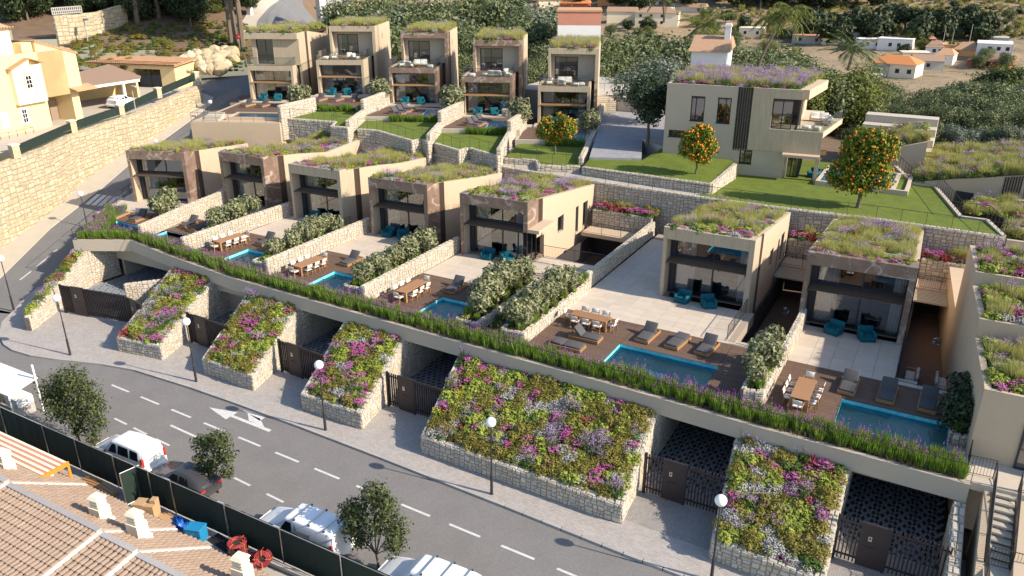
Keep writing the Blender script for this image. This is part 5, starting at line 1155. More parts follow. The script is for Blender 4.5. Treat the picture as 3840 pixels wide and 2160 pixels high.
# raised planters with olive shrubs
def raised(label, pts, zt, shrubs, labelS, filler=True, key='shrub', sc=1.9):
    t = stone_wall('planter_wall', label, pts+[pts[0]], zt, -.05, .26, 60, size=.30, sides='R', cat='stone planter', ends=False)
    MB().prism(pts, 0, zt-.1).build('soil', m_soil, t)
    return t
raised('long raised stone planter with olive shrubs left of the widest terrace', [(-22.4, 39.0), (-20.95, 38.95), (-20.95, 49.2), (-22.4, 49.4)], .8, 0, '')
raised('raised stone planter with olive shrubs right of the pool on the third terrace from the right', [(-25.9, 39.2), (-24.4, 39.1), (-24.5, 47.8), (-26.2, 47.9)], .62, 0, '')
raised('raised stone planter of the fourth terrace from the right', [(-36.1, 40.2), (-34.05, 40.1), (-34.05, 49.6), (-36.1, 49.9)], .62, 0, '')
raised('raised stone planter of the third terrace from the left', [(-45.6, 40.6), (-43.75, 40.5), (-43.75, 50), (-45.6, 50.2)], .62, 0, '')
raised('raised stone planter of the second terrace from the left', [(-55.6, 44.4), (-53.6, 44.0), (-53.6, 49.4), (-55.6, 49.6)], .5, 0, '')
raised('raised stone planter left of the farthest right terrace', [(-7.2, 38.3), (-6.3, 38.4), (-6.3, 44.3), (-7.2, 44.3)], 1.0, 0, '')
raised('raised stone planter with dark shrubs at the right end of the shaded pool', [(2.78, 39.8), (3.5, 39.8), (3.3, 45.0), (2.78, 45.0)], .5, 0, '')
def shrubrow(pts, z, s, label, group, key='shrub'):
    for i, (x, y) in enumerate(pts): tree(key, (x, y, z), s*.86*rnd.uniform(.88, 1.14), label if len(pts) == 1 else '%s olive shrub counted from the pool end of %s' % (ORD[i], label) if key == 'shrub' else '%s dark shrub counted from the front of %s' % (ORD[i], label), 'shrub', 'olive_shrub' if key == 'shrub' else 'dark_shrub', group)
shrubrow([(-21.7, 39.9), (-21.8, 41.6), (-21.5, 43.2), (-21.8, 44.8), (-21.6, 46.5)], .6, 1.75, 'the planter left of the widest terrace', 'olive shrubs in the raised planters')
shrubrow([(-25.1, 40.3), (-25.4, 42.0), (-25.2, 43.7), (-25.5, 45.4), (-25.2, 46.9)], .5, 1.85, 'the planter right of the third terrace pool', 'olive shrubs in the raised planters')
shrubrow([(-35.3, 41.2), (-35.0, 42.9), (-35.2, 44.5), (-34.9, 46.6), (-35.0, 48.6)], .45, 1.6, 'the planter on the fourth terrace from the right', 'olive shrubs in the raised planters')
shrubrow([(-45.0, 42.0), (-44.7, 43.6), (-44.9, 45.2), (-44.6, 46.8), (-44.7, 48.6)], .45, 1.65, 'the planter on the third terrace from the left', 'olive shrubs in the raised planters')
shrubrow([(-54.9, 45.4), (-54.4, 46.9), (-54.6, 48.6)], .4, 1.75, 'the planter on the second terrace from the left', 'olive shrubs in the raised planters')
shrubrow([(-62.9, 45.7), (-63.2, 47.2)], .0, 1.85, 'the leftmost terrace beside the slanting wall', 'olive shrubs in the raised planters')
shrubrow([(-6.8, 39.5), (-6.75, 41.4), (-6.7, 43.3)], .9, 1.45, 'the planter left of the farthest right terrace', 'olive shrubs in the raised planters')
shrubrow([(3.1, 40.8), (3.1, 42.2), (3.05, 43.7)], .4, 1.75, 'the planter at the right end of the shaded pool', 'dark shrubs by the shaded pool', 'bush')
ff = []
for (x0, x1, y0, y1, z) in ((-22.3, -21, 39.1, 49, .7), (-26, -24.5, 39.4, 47.6, .52), (-24.4, -22.5, 38.6, 42.5, -.1), (-36, -34.1, 40.4, 49.5, .52), (-45.5, -43.8, 40.8, 49.8, .52), (-55.5, -53.7, 44.5, 49.3, .4), (-7.1, -6.4, 38.5, 44.2, .9), (2.85, 3.4, 39.9, 44.8, .4)):
    for q in range(int((x1-x0)*(y1-y0)*4.5)): ff.append((rnd.uniform(x0, x1), rnd.uniform(y0, y1), z, rnd.uniform(.6, 1.0), rnd.uniform(0, 6.28), pick(rnd.choice(['green_filler', 'salvia', 'euphorbia', 'dry_tuft', 'salvia', 'fountain_grass']))))
scatter('underplanting', 'grasses and salvia growing under the olive shrubs of the raised planters', 'ground cover', ff)
flat('stair_well_floor', [(-24.4, 38.6), (-22.45, 38.6), (-22.45, 50), (-24.4, 50)], -.12, m_soil)
# shrubs in the upper plots, one by each dividing wall
for k, x, y, s in ((1, 7.9, -4.6, 2.6), (2, 9.1, -5.2, 2.5), (3, 8.7, -6.2, 2.7), (4, 7.2, -5.5, 2.5), (5, 6.0, -4.5, 2.3)):
    z0 = U[k][3]; stone = Vector(U[k][4](x, y, .0)); tree('shrub', stone, s*.8, 'rounded olive shrub beside the dividing wall of the %s' % NMU[k], 'shrub', 'olive_shrub', 'olive shrubs of the upper houses')
# ------------------------------------------------------------------ right edge : stepped planter building, stair, far roofs
H8 = thing('planter_building', 'beige building with stepped roof planters at the right edge', 'building', (3.5, 38.8, 0))
hx = lambda y: 3.5-(y-38.8)*.075
bd = MB(); YS = [38.8, 44.9, 50.1, 55.2, 65]; ZT = [3.35, 4.4, 5.2, 1.2]
for (y0, y1, zt_) in zip(YS, YS[1:], ZT):
    bd.hexa([(hx(y0)-3.5, y0-38.8, -4), (20, y0-38.8, -4), (20, y1-38.8, -4), (hx(y1)-3.5, y1-38.8, -4)], [(hx(y0)-3.5, y0-38.8, zt_), (20, y0-38.8, zt_), (20, y1-38.8, zt_), (hx(y1)-3.5, y1-38.8, zt_)])
bd.build('wall', m_plaster, H8)
for i, (y0, y1, zt_) in enumerate(zip(YS[:3], YS[1:4], (3.7, 4.75, 5.55))):
    e = MB(); e.hexa([(hx(y0)-3.5, y0-38.8, zt_-.35), (20, y0-38.8, zt_-.35), (20, y0-38.6, zt_-.35), (hx(y0)-3.5, y0-38.6, zt_-.35)], [(hx(y0)-3.5, y0-38.8, zt_), (20, y0-38.8, zt_), (20, y0-38.6, zt_), (hx(y0)-3.5, y0-38.6, zt_)])
    e.hexa([(hx(y0)-3.5, y0-38.6, zt_-.35), (hx(y0)-3.2, y0-38.6, zt_-.35), (hx(y1)-3.2, y1-38.8, zt_-.35), (hx(y1)-3.5, y1-38.8, zt_-.35)], [(hx(y0)-3.5, y0-38.6, zt_), (hx(y0)-3.2, y0-38.6, zt_), (hx(y1)-3.2, y1-38.8, zt_), (hx(y1)-3.5, y1-38.8, zt_)])
    e.build('parapet', m_plaster, H8)
    MB().hexa([(hx(y0)-3.2, y0-38.6, zt_-.34), (16, y0-38.6, zt_-.34), (16, y1-38.81, zt_-.34), (hx(y1)-3.2, y1-38.81, zt_-.34)], [(hx(y0)-3.2, y0-38.6, zt_-.2), (16, y0-38.6, zt_-.2), (16, y1-38.81, zt_-.2), (hx(y1)-3.2, y1-38.81, zt_-.2)]).build('soil', m_soil, H8)
    scatter('flower_bed', '%s flower bed of the stepped roof planters at the right edge' % ('lowest and nearest', 'middle', 'uppermost')[i], 'flower bed', bed_pts([(hx(y0)+.45, y0+.35, zt_-.2), (9, y0+.35, zt_-.2), (9, y1-.3, zt_-.2), (hx(y1)+.45, y1-.3, zt_-.2)], dict(MIXROOF, heath=.6, sedum=1.1), .36, front=['sedum', 'silver_mound', 'euphorbia', 'sedum'], seed=60+i, sc=1.15))
window(H8, 5.4-3.5, 7.5-3.5, -.05, .02, 2.4, 'sliding_door', (.5,), .09)
MB().box(-.1, 10, -2.2, 0, -.4, -.01).build('landing', m_lightconc, H8)
for k in range(5): MB().box(.0+k*1.2, 1.19+k*1.2, -2.15, -.01, -.01, .004).build('paving_slab', m_tile, H8)
st = thing('staircase', 'concrete stair with ten treads and baluster railings at the bottom right corner', 'staircase', (4.62, 36.72, 0))
for s in range(10): MB().box(0, .88, -.02-.335*(s+1), -.335*s+.03, -.175*(s+1)-.09, -.175*(s+1)).build('step', m_lightconc, st)
MB().hexa([(-.35, -6, -4), (-.08, -6, -4), (-.08, .1, -4), (-.35, .1, -4)], [(-.35, -6, -2.6), (-.08, -6, -2.6), (-.08, .1, -.15), (-.35, .1, -.15)]).build('side_wall', m_plaster, st)
MB().hexa([(.95, -6, -4), (1.4, -6, -4), (1.4, .1, -4), (.95, .1, -4)], [(.95, -6, -1.9), (1.4, -6, -1.9), (1.4, .1, -.2), (.95, .1, -.2)]).build('side_wall', m_plaster, st)
MB().box(-.08, 3, -6, -3.37, -1.95, -1.76).build('landing', m_lightconc, st)
railing('railing', 'left baluster railing of the bottom right stair', [(3.55, 38.7, 0), (3.5, 37.2, 0), (4.56, 37.3, 0), (4.6, 36.75, -.05), (4.6, 33.3, -1.8), (4.6, 30.8, -1.8)], h=1.0, post=1.2, bal=.12, balr=.010)
railing('railing', 'right baluster railing of the bottom right stair', [(7.0, 36.9, 0), (5.56, 36.85, 0), (5.56, 33.3, -1.8)], h=1.0, post=1.2, bal=.12, balr=.010)
railing('railing', 'lower baluster railing across the landing of the bottom right stair', [(4.7, 33.2, -1.76), (6.3, 33.3, -1.76)], h=1.0, post=1.2, bal=.12, balr=.010)
# beds and half buried house roof behind the lower lawn on the right
MB().box(1.4, 12.5, 26.4, 26.7, -1, 3.35).build('garden_wall', m_greyplaster, H8)
H9 = thing('house', 'half buried house with dark slats, canopy and a large sloping roof garden at the right edge', 'house', (-.5, 78.7, 2.5))
wa = Vector((-2.2, 79.0, 0)); wb = Vector((8.5, 77.0, 0)); za = HT(rr(700, 420), -2.0, 79.0); zb_ = HT(rr(1456, 370), 6.4, 77.4)
dv = (wb-wa).normalized(); zsl = (zb_-za)/((Vector((6.4, 77.4, 0))-wa).dot(dv)); Lw = (wb-wa).length; nb = Vector((-dv.y, dv.x, 0)); O9 = Vector((-.5, 78.7, 2.5))
q = MB(); pa = wa-O9; pb = wb-O9
q.hexa([(pa.x, pa.y, -1), (pb.x, pb.y, -1), (pb.x+nb.x*14, pb.y+nb.y*14, -1), (pa.x+nb.x*14-3, pa.y+nb.y*14, -1)], [(pa.x, pa.y, za-2.5), (pb.x, pb.y, za+zsl*Lw-2.5), (pb.x+nb.x*14, pb.y+nb.y*14, za+zsl*Lw-2.5), (pa.x+nb.x*14-3, pa.y+nb.y*14, za-2.5)]); q.build('wall', m_plaster, H9)
for k in range(7): s_ = 7.0+k*.2; p = pa+dv*s_; MB().bar((p.x-nb.x*.04, p.y-nb.y*.04, -.5), (p.x-nb.x*.04, p.y-nb.y*.04, za+zsl*s_-2.55), .1, .08).build('slat', m_darkslat, H9)
p = pa+dv*8.5-nb*.03; q = pb-nb*.03; MB().hexa([(p.x, p.y, -.5), (q.x, q.y, -.5), (q.x+nb.x*.02, q.y+nb.y*.02, -.5), (p.x+nb.x*.02, p.y+nb.y*.02, -.5)], [(p.x, p.y, za+zsl*8.5-2.54), (q.x, q.y, za+zsl*Lw-2.54), (q.x+nb.x*.02, q.y+nb.y*.02, za+zsl*Lw-2.54), (p.x+nb.x*.02, p.y+nb.y*.02, za+zsl*8.5-2.54)]).build('cladding', m_marble, H9)
p = pa+dv*7.2; MB().hexa([(p.x, p.y, .9), (p.x+4, p.y-.8, .9), (p.x+4-.2, p.y-2, .9), (p.x-.2, p.y-1.2, .9)], [(p.x, p.y, 1.15), (p.x+4, p.y-.8, 1.15), (p.x+3.8, p.y-2, 1.15), (p.x-.2, p.y-1.2, 1.15)]).build('canopy', m_plaster, H9)
p = pa+dv*4.2-nb*.05; MB().hexa([(p.x-.7, p.y+.1, .0), (p.x+.7, p.y-.15, .0), (p.x+.7, p.y-.1, .0), (p.x-.7, p.y+.15, .0)], [(p.x-.7, p.y+.1, .9), (p.x+.7, p.y-.15, .9), (p.x+.7, p.y-.1, .9), (p.x-.7, p.y+.15, .9)]).build('window', m_frame, H9)
P0 = Vector((wa.x, wa.y, za)); P1 = Vector((wb.x, wb.y, za+zsl*Lw)); P2 = P1+nb*13.5; P3 = P0+nb*13.5-Vector((3, 0, 0))
scatter('roof_garden', 'large sloping roof garden of pink, white and olive plants at the right edge', 'roof garden', bed_pts([P0+nb*.2, P1+nb*.2, P2, P3], MIXROOF, .42, seed=70, sc=1.25))
b0 = G(rr(560, 190), 5.6); b1 = G(rr(800, 150), 6.4)
H10 = thing('house', 'small garden roofed house behind the sloping roof garden at the right', 'house', b0)
e_ = b1-b0; MB().hexa([(0, 0, -4), (e_.x, e_.y, -4), (e_.x-1, e_.y+9, -4), (-1, 9, -4)], [(0, 0, 0), (e_.x, e_.y, e_.z), (e_.x-1, e_.y+9, e_.z), (-1, 9, 0)]).build('wall', m_plaster, H10)
scatter('roof_garden', 'small roof garden under the dark trees at the right', 'roof garden', bed_pts([b0+Vector((0, .2, .05)), b1+Vector((0, .2, .05)), b1+Vector((-1, 9, 0)), b0+Vector((-1, 9, 0))], MIXROOF, .5, seed=71, sc=1.3))
for lab, PP, z in (('flower bed between the zigzag railing and the canopy at the right edge', [(1050, 640), (1456, 690), (1456, 555), (1120, 560)], 3.2), ('flower bed right of the lowest bend of the zigzag railing', [(1340, 800), (1456, 819), (1456, 715), (1330, 735)], 3.2)):
    Q = [G(rr(*p), z) for p in PP]; scatter('flower_bed', lab, 'flower bed', bed_pts(Q, MIXROOF, .4, seed=int(PP[0][0]), sc=1.1)); MB().hexa([(p.x, p.y, z-2) for p in Q], [(p.x, p.y, z) for p in Q]).build('bed_soil', m_soil, kind='structure')
flat('right_ground', [(2.9, 65), (25, 65), (25, 84), (-3, 84), (-2.3, 78.9), (.6, 74)], 2.4, m_soil)
# stepped terraces right of the villa
sx = thing('garden_steps', 'stepped stone edged garden terraces behind the large orange tree', 'garden terraces', (-8.5, 86, 3.4))
for k in range(5): MB().box(0, 7, k*1.9, k*1.9+1.9, 0, .5+.75*k).build('terrace_step', m_lightconc, sx)
# ------------------------------------------------------------------ furniture
def mk_lounger(up):
    t = thing('sun_lounger', '', 'sun lounger'); f = MB()
    f.box(-.46, -.40, -1.02, 1.02, .02, .21); f.box(.40, .46, -1.02, 1.02, .02, .21); f.box(-.40, .40, -1.02, -.96, .02, .21); f.box(-.40, .40, .96, 1.02, .02, .21); f.build('frame', m_teak, t)
    MB().box(-.4, .4, -.96, .96, .10, .13).build('slat_base', m_teak, t)
    MB().rbox(.80, 1.16, .17, .05, T4(0, -.40, .245), 2, puff=.03).build('mattress', m_cush, t, smooth=True)
    a = radians(48 if up else 4); L = .78
    MB().rbox(.80, L, .17, .05, T4(0, .20, .19) @ Matrix.Rotation(a, 4, 'X') @ T4(0, L/2, .06), 2, puff=.03).build('backrest', m_cush, t, smooth=True)
    if up: MB().bar((-.2, .75, .14), (-.2, .55, .5), .03, .03).bar((.2, .75, .14), (.2, .55, .5), .03, .03).build('support', m_steel, t)
    return t
def mk_chair():
    t = thing('dining_chair', '', 'dining chair')
    for sx in (-1, 1):
        MB().bar((sx*.25, -.24, 0), (sx*.25, -.22, .46), .035, .05).build('leg', m_teak, t); MB().bar((sx*.25, .26, 0), (sx*.25, .22, .46), .035, .05).build('leg', m_teak, t)
        MB().bar((sx*.25, .22, .44), (sx*.25, .33, .88), .03, .045).bar((sx*.27, -.24, .62), (sx*.27, .27, .64), .04, .03).build('side_frame', m_teak, t)
    MB().bar((-.25, 0, .12), (.25, 0, .12), .03, .03).bar((-.25, -.22, .40), (.25, -.22, .40), .03, .05).build('stretcher', m_teak, t)
    MB().rbox(.50, .48, .07, .025, T4(0, 0, .455), 2, puff=.015).build('seat', m_white, t, smooth=True); MB().rbox(.50, .04, .30, .015, T4(0, .305, .76, rx=-.24), 1).build('backrest', m_white, t, smooth=True); return t
def mk_table(L, W_):
    t = thing('dining_table', '', 'dining table'); MB().box(-L/2, L/2, -W_/2, W_/2, .70, .75).build('table_top', m_teak2, t)
    for sx in (-1, 1):
        for sy in (-1, 1): MB().box(sx*(L/2-.07)-.07, sx*(L/2-.07)+.07, sy*(W_/2-.10)-.10, sy*(W_/2-.10)+.10, 0, .70).build('leg', m_teak, t)
    return t
def mk_arm():
    t = thing('armchair', '', 'armchair')
    MB().rbox(.95, .88, .34, .09, T4(0, 0, .18), 2).build('seat_base', m_teal, t, smooth=True); MB().rbox(.56, .55, .12, .05, T4(0, -.12, .38), 2).build('seat_cushion', m_teal, t, smooth=True)
    for sx in (-1, 1): MB().rbox(.20, .80, .42, .09, T4(sx*.40, -.02, .40, ry=sx*.14), 2).build('arm', m_teal, t, smooth=True)
    MB().rbox(.98, .22, .66, .09, T4(0, .36, .50, rx=-.16), 2).build('backrest', m_teal, t, smooth=True)
    return t
P_up = mk_lounger(True); P_fl = mk_lounger(False); P_ch = mk_chair(); P_ar = mk_arm(); _used = set()
def put(proto, loc, rz, label, group):
    if proto.name not in _used:
        _used.add(proto.name); proto.location = loc; proto.rotation_euler = (0, 0, rz); proto['label'] = label; proto['group'] = group; return proto
    return dup(proto, loc, rz, label, group)
GL = 'grey cushioned sun loungers on the terraces'
for (x, y, up, rz, lb) in ((-14.5, 43.75, 1, -.06, 'grey sun lounger with raised back, left of three behind the shelf pool'), (-12.55, 43.8, 0, -.12, 'flat grey sun lounger, middle of three behind the shelf pool'), (-10.7, 43.85, 1, -.08, 'grey sun lounger with raised back, right of three behind the shelf pool'),
        (-17.85, 41.62, 1, pi/2, 'grey sun lounger with steep raised back between table and shelf pool'), (-18.3, 40.0, 0, pi/2, 'flat grey sun lounger half hidden behind the lavender left of the shelf pool'),
        (-2.45, 43.1, 1, -.03, 'sunlit grey sun lounger nearest the table beside the shaded pool'), (-.48, 43.15, 1, -.03, 'shaded sun lounger, middle of three behind the shaded pool'), (1.53, 43.18, 1, -.03, 'shaded sun lounger, rightmost of three behind the shaded pool'),
        (-29.5, 44.6, 1, .0, 'grey sun lounger on the deck of the third terrace from the right'), (-27.3, 44.4, 1, .0, 'sun lounger partly behind olive shrubs on the third terrace from the right'),
        (-39.7, 45.2, 1, .0, 'grey sun lounger behind the green reflecting pool, left of the olive shrubs'), (-49.0, 45.4, 1, .0, 'sun lounger partly hidden by olive shrubs on the third terrace from the left'),
        (-58.6, 45.6, 1, .05, 'grey sun lounger on the small deck between two stone walls'), (-56.9, 45.2, 0, .05, 'flat sun lounger hidden beside the olive shrubs between two stone walls'),
        (-66.7, 44.2, 1, .25, 'left grey sun lounger on the leftmost corner deck'), (-64.2, 44.6, 1, .15, 'right grey sun lounger on the leftmost corner deck')):
    put(P_up if up else P_fl, (x, y, .012), rz, lb, GL)
PT = {}
def dining(nm, x, y, rz, L, W_, sides, ends=(1, 1)):
    if (L, W_) not in PT: t = PT[(L, W_)] = mk_table(L, W_); t.location = (x, y, 0); t.rotation_euler = (0, 0, rz)
    else: t = dup(PT[(L, W_)], (x, y, 0), rz)
    t['label'] = 'teak dining table with white chairs on the %s' % nm; t['group'] = 'teak dining tables'
    cr, sr = cos(rz), sin(rz); n = 3
    for s, sn in ((-1, 'near' ), (1, 'far')):
        for i in range(n):
            lx = (i-(n-1)/2)*L/(n+.35); ly = s*(W_/2+.12); jz = rnd.uniform(-.08, .08)
            wx = x+lx*cr-ly*sr; wy = y+lx*sr+ly*cr; side = sn if abs(sr) < .5 else ('right' if (s < 0) else 'left')
            put(P_ch, (wx, wy, 0), rz+(pi if s < 0 else 0)+jz, '%s white dining chair on the %s side of the table on the %s' % (ORD[i], side, nm), 'white teak dining chairs')
    for s, e in ((-1, 'front'), (1, 'back')):
        lx = s*(L/2+.22); wx = x+lx*cr; wy = y+lx*sr; put(P_ch, (wx, wy, 0), rz+(pi/2 if s < 0 else -pi/2)+rnd.uniform(-.1, .1), 'white dining chair at the %s end of the table on the %s' % (e if abs(sr) > .5 else ('left' if s < 0 else 'right'), nm), 'white teak dining chairs')
dining('widest terrace', -18.36, 43.5, 0, 2.56, .92, 3); dining('terrace with the shaded pool', -4.45, 40.4, pi/2, 2.5, .96, 3); dining('third terrace from the right', -31.55, 42.05, pi/2-.02, 2.56, .92, 3); dining('fourth terrace from the right', -41.4, 42.25, pi/2-.04, 2.56, .92, 3); dining('third terrace from the left', -51.1, 43.35, pi/2-.1, 2.56, .92, 3)
GA = 'teal lounge armchairs'
NF = {7: 'farthest right marble villa', 6: 'comb plaster villa on the widest terrace', 5: 'marble villa with the sunlit side wall', 4: 'fourth villa from the right', 3: 'third villa from the left', 2: 'second villa from the left', 1: 'leftmost villa'}
for (k, x, y, rz, s) in ((7, -4.3, 50.1, -.35, 'left'), (7, -2.35, 50.1, .45, 'right'), (6, -14.35, 50.35, -.2, 'left'), (6, -12.5, 50.35, .6, 'right'), (5, -30.75, 51.25, .05, 'left'), (5, -28.95, 51.3, 1.0, 'right'), (4, -41.15, 51.9, .05, 'left'), (4, -39.5, 51.85, .8, 'right'), (3, -49.95, 52.2, .05, 'left'), (3, -48.4, 52.3, .75, 'right'), (2, -60.1, 53.0, .0, 'left'), (2, -58.2, 52.9, .7, 'right'), (1, -67.9, 49.7, .2, 'single')):
    put(P_ar, (x, y, .0), rz, '%s teal armchair in front of the %s' % (s, NF[k]), GA)
for k in (1, 2, 3, 4, 5):
    t, a, rz, z0, Wl = U[k]
    for (x, r_, s) in ((1.9, -.15, 'left'), (3.9, .3, 'right')): put(P_ar, Wl(x, -.75, .13), rz+r_, '%s teal armchair in front of the %s' % (s, NMU[k]), GA)
    n = {1: 2, 2: 3, 3: 3, 4: 3, 5: 0}[k]
    for i in range(n):
        if k <= 2: x, y, r_ = (1.4+i*2.1, -4.6, -.25)
        else: x, y, r_ = (2.2+i*.35, -7.2+i*1.35, pi/2-.55)
        put(P_up, Wl(x, y, .02), rz+r_, '%s grey lounger on the deck of the %s' % (ORD[i], NMU[k]), 'grey loungers of the upper houses')
# white lounge furniture on the roof terraces
def mk_sofa(Wd, nm, n):
    t = thing(nm, '', 'sofa' if n > 1 else 'armchair'); f = MB(); f.box(-Wd/2, Wd/2, -.38, .38, .17, .23)
    for sx in (-1, 1):
        f.bar((sx*(Wd/2-.03), -.36, 0), (sx*(Wd/2-.03), -.36, .58), .04, .04); f.bar((sx*(Wd/2-.03), .36, 0), (sx*(Wd/2-.03), .36, .62), .04, .04); f.bar((sx*(Wd/2-.03), -.36, .58), (sx*(Wd/2-.03), .36, .62), .06, .03)
    f.build('frame', m_rope, t); w = (Wd-.12)/n
    for i in range(n):
        x = -Wd/2+.06+w*(i+.5); MB().rbox(w-.02, .70, .18, .06, T4(x, -.02, .32), 2).build('seat_cushion', m_white, t, smooth=True); MB().rbox(w-.02, .18, .42, .06, T4(x, .28, .58, rx=-.2), 2).build('back_cushion', m_white, t, smooth=True)
    return t
P_so = mk_sofa(1.75, 'sofa', 2); P_ac = mk_sofa(.80, 'lounge_chair', 1)
P_pf = thing('pouf', '', 'pouf'); MB().rbox(.72, .72, .36, .16, T4(0, 0, .19), 3).build('cushion', m_white, P_pf, smooth=True)
P_ct = thing('coffee_table', '', 'coffee table'); MB().box(-.35, .35, -.35, .35, .33, .37).build('table_top', m_teak, P_ct); q = MB()
for sx in (-1, 1):
    for sy in (-1, 1): q.box(sx*.3-.025, sx*.3+.025, sy*.3-.025, sy*.3+.025, 0, .33)
q.build('legs', m_teak, P_ct)
GR_ = 'white lounge furniture on roof terraces'
def rt(k, kind, x, y, r_, lb): t, a, rz, z0, Wl = U[k]; put(kind, Wl(x, y, 4.30), rz+r_, lb+' on the roof terrace of the %s' % NMU[k], GR_)
for k, dx, fl in ((2, 2.6, 0), (3, 1.2, 0), (4, 3.0, 1), (5, 1.6, 0)):
    if k == 2:
        rt(k, P_ac, 1.9, 1.6, -1.0, 'left white lounge chair'); rt(k, P_ac, 3.9, 1.9, .2, 'middle white lounge chair'); rt(k, P_ac, 4.9, 1.0, 1.2, 'right white lounge chair'); rt(k, P_ct, 3.4, 1.0, 0, 'low coffee table'); rt(k, P_pf, .9, 1.5, 0, 'white pouf')
    if k == 3: rt(k, P_ac, 1.3, 1.7, -1.1, 'left white lounge chair'); rt(k, P_ac, 2.4, .9, 2.9, 'front white lounge chair'); rt(k, P_so, 3.5, 2.6, .1, 'white two seat sofa'); rt(k, P_ct, 3.2, 1.5, 0, 'low coffee table'); rt(k, P_pf, 5.0, .9, 0, 'white pouf')
    if k == 4: rt(k, P_pf, 1.1, 1.0, 0, 'left white pouf'); rt(k, P_pf, 2.6, 1.3, .4, 'right white pouf'); rt(k, P_so, 3.8, .9, 3.0, 'white two seat sofa'); rt(k, P_ac, 5.1, 2.3, .5, 'far white lounge chair'); rt(k, P_ac, 5.4, 1.0, 1.3, 'right white lounge chair')
    if k == 5: rt(k, P_ac, 1.1, 1.7, -1.1, 'left white lounge chair'); rt(k, P_so, 2.9, 2.5, .1, 'white two seat sofa'); rt(k, P_ac, 2.7, .9, 3.0, 'front white lounge chair'); rt(k, P_pf, 4.3, .8, 0, 'left white pouf'); rt(k, P_pf, 4.9, 1.5, .3, 'right white pouf')
put(P_so, WV(3.0, 4.2, 4.51), VR-1.4, 'white two seat sofa on the corner balcony of the large villa', GR_); put(P_so, WV(2.3, 5.6, 4.51), VR+.1, 'second white sofa at the back of the large villa balcony', GR_); put(P_pf, WV(1.4, .8, 4.51), 0, 'left grey white pouf on the balcony of the large villa', GR_); put(P_pf, WV(2.3, .7, 4.51), 0, 'right grey white pouf on the balcony of the large villa', GR_)
put(P_ch, WV(-.9, 1.4, 4.49), VR, 'right dining chair seen through the upper glass door of the large villa', 'white teak dining chairs'); put(P_ch, WV(-1.4, 1.1, 4.49), VR+2, 'left dining chair seen through the upper glass door of the large villa', 'white teak dining chairs')
put(P_ar, WV(2.6, 1.6, .0), VR-.4, 'teal armchair on the porch of the large villa', GA)
# pale sofas in the dark courts
for x, y, r_, lb in ((-8.9, 52.5, -pi/2, 'pale sofa in the dark court between the two right villas'), (.6, 51.5, -pi/2, 'left pale sofa in the far right court'), (2.3, 51.5, pi/2, 'right pale sofa in the far right court')): put(P_so, (x, y, -2.9), r_, lb, 'pale sofas in the courts')
# interior seats seen through the glass of the front villas
P_is = thing('indoor_armchair', '', 'armchair'); MB().rbox(.8, .8, .36, .1, T4(0, 0, .26), 2).build('seat', m_slat, P_is, smooth=True); MB().rbox(.8, .2, .55, .09, T4(0, .32, .6, rx=-.2), 2).build('backrest', m_slat, P_is, smooth=True)
P_it = thing('indoor_coffee_table', '', 'coffee table'); MB().box(-.5, .5, -.3, .3, .34, .40).build('table_top', m_cream, P_it); MB().box(-.4, -.3, -.25, .25, 0, .34).box(.3, .4, -.25, .25, 0, .34).build('legs', m_teak, P_it)
for k, H in ((7, H7), (6, H6), (5, H5), (4, H4), (3, H3), (2, H2), (1, H1)):
    mx = H.matrix_basis if False else Matrix.Translation(H.location) @ Matrix.Rotation(H.rotation_euler.z, 4, 'Z'); rz = H.rotation_euler.z
    for (x, y, r_, s) in ((2.6, 2.6, 1.2, 'left'), (3.7, 3.5, 0, 'right')): put(P_is, tuple(mx @ Vector((x, y, .04))), rz+r_, '%s brown armchair behind the glass of the %s' % (s, NF[k]), 'indoor armchairs')
    put(P_it, tuple(mx @ Vector((4.3, 2.6, .04))), rz, 'low indoor table behind the glass of the %s' % NF[k], 'indoor tables')
# ------------------------------------------------------------------ orange trees
def orange(loc, LB, h0, r, n, nf, s, label):
    t = thing('orange_tree', label, 'orange tree', loc); link('crown', crown_mesh('crown', LB, n, s, lf_orange, 1.7, .55, .35), t); link('trunk', trunk_mesh('trunk', LB, h0, r, m_bark, .08), t)
    fr = MB(); tot = sum(l[1]**2 for l in LB); me = None
    for c, rr_ in LB:
        for _ in range(int(nf*rr_*rr_/tot)):
            d = rv(); d.normalize(); q = c+d*rr_*rnd.uniform(.95, 1.14); fr.sphere(q, rnd.uniform(.075, .10), 7, 5)
    fr.build('oranges', m_fruit, t, kind='stuff', smooth=True); return t
V3 = lambda x, y, z: Vector((x, y, z))
z5o = U[5][3]-.5
orange(tuple(U[5][4](3.0, -13.2, -.5)), [(V3(-1.3, .2, 2.3), .85), (V3(-.5, -.2, 2.7), .9), (V3(.4, .1, 2.5), .8), (V3(1.3, .1, 2.6), .85), (V3(1.0, -.1, 3.5), .55), (V3(-1.1, .3, 3.1), .6), (V3(0, 0, 1.9), .8), (V3(1.6, .3, 3.1), .55), (V3(.3, .2, 3.9), .3)], 1.2, .09, 4600, 210, .15, 'orange tree in fruit on the lawn of the rightmost upper house')
p = G(vp(380, 778), 4.55)
orange(tuple(p), [(V3(-.9, .2, 2.1), .85), (V3(.2, -.2, 2.0), .95), (V3(1.0, .1, 2.4), .75), (V3(-.4, 0, 3.1), .85), (V3(.5, .1, 3.5), .75), (V3(-1.0, .1, 3.0), .6), (V3(.6, 0, 1.6), .7), (V3(0, .2, 3.9), .5)], 1.0, .09, 5000, 300, .145, 'orange tree in fruit standing before the slatted facade of the large villa')
p = G(rr(318, 600), 3.4)
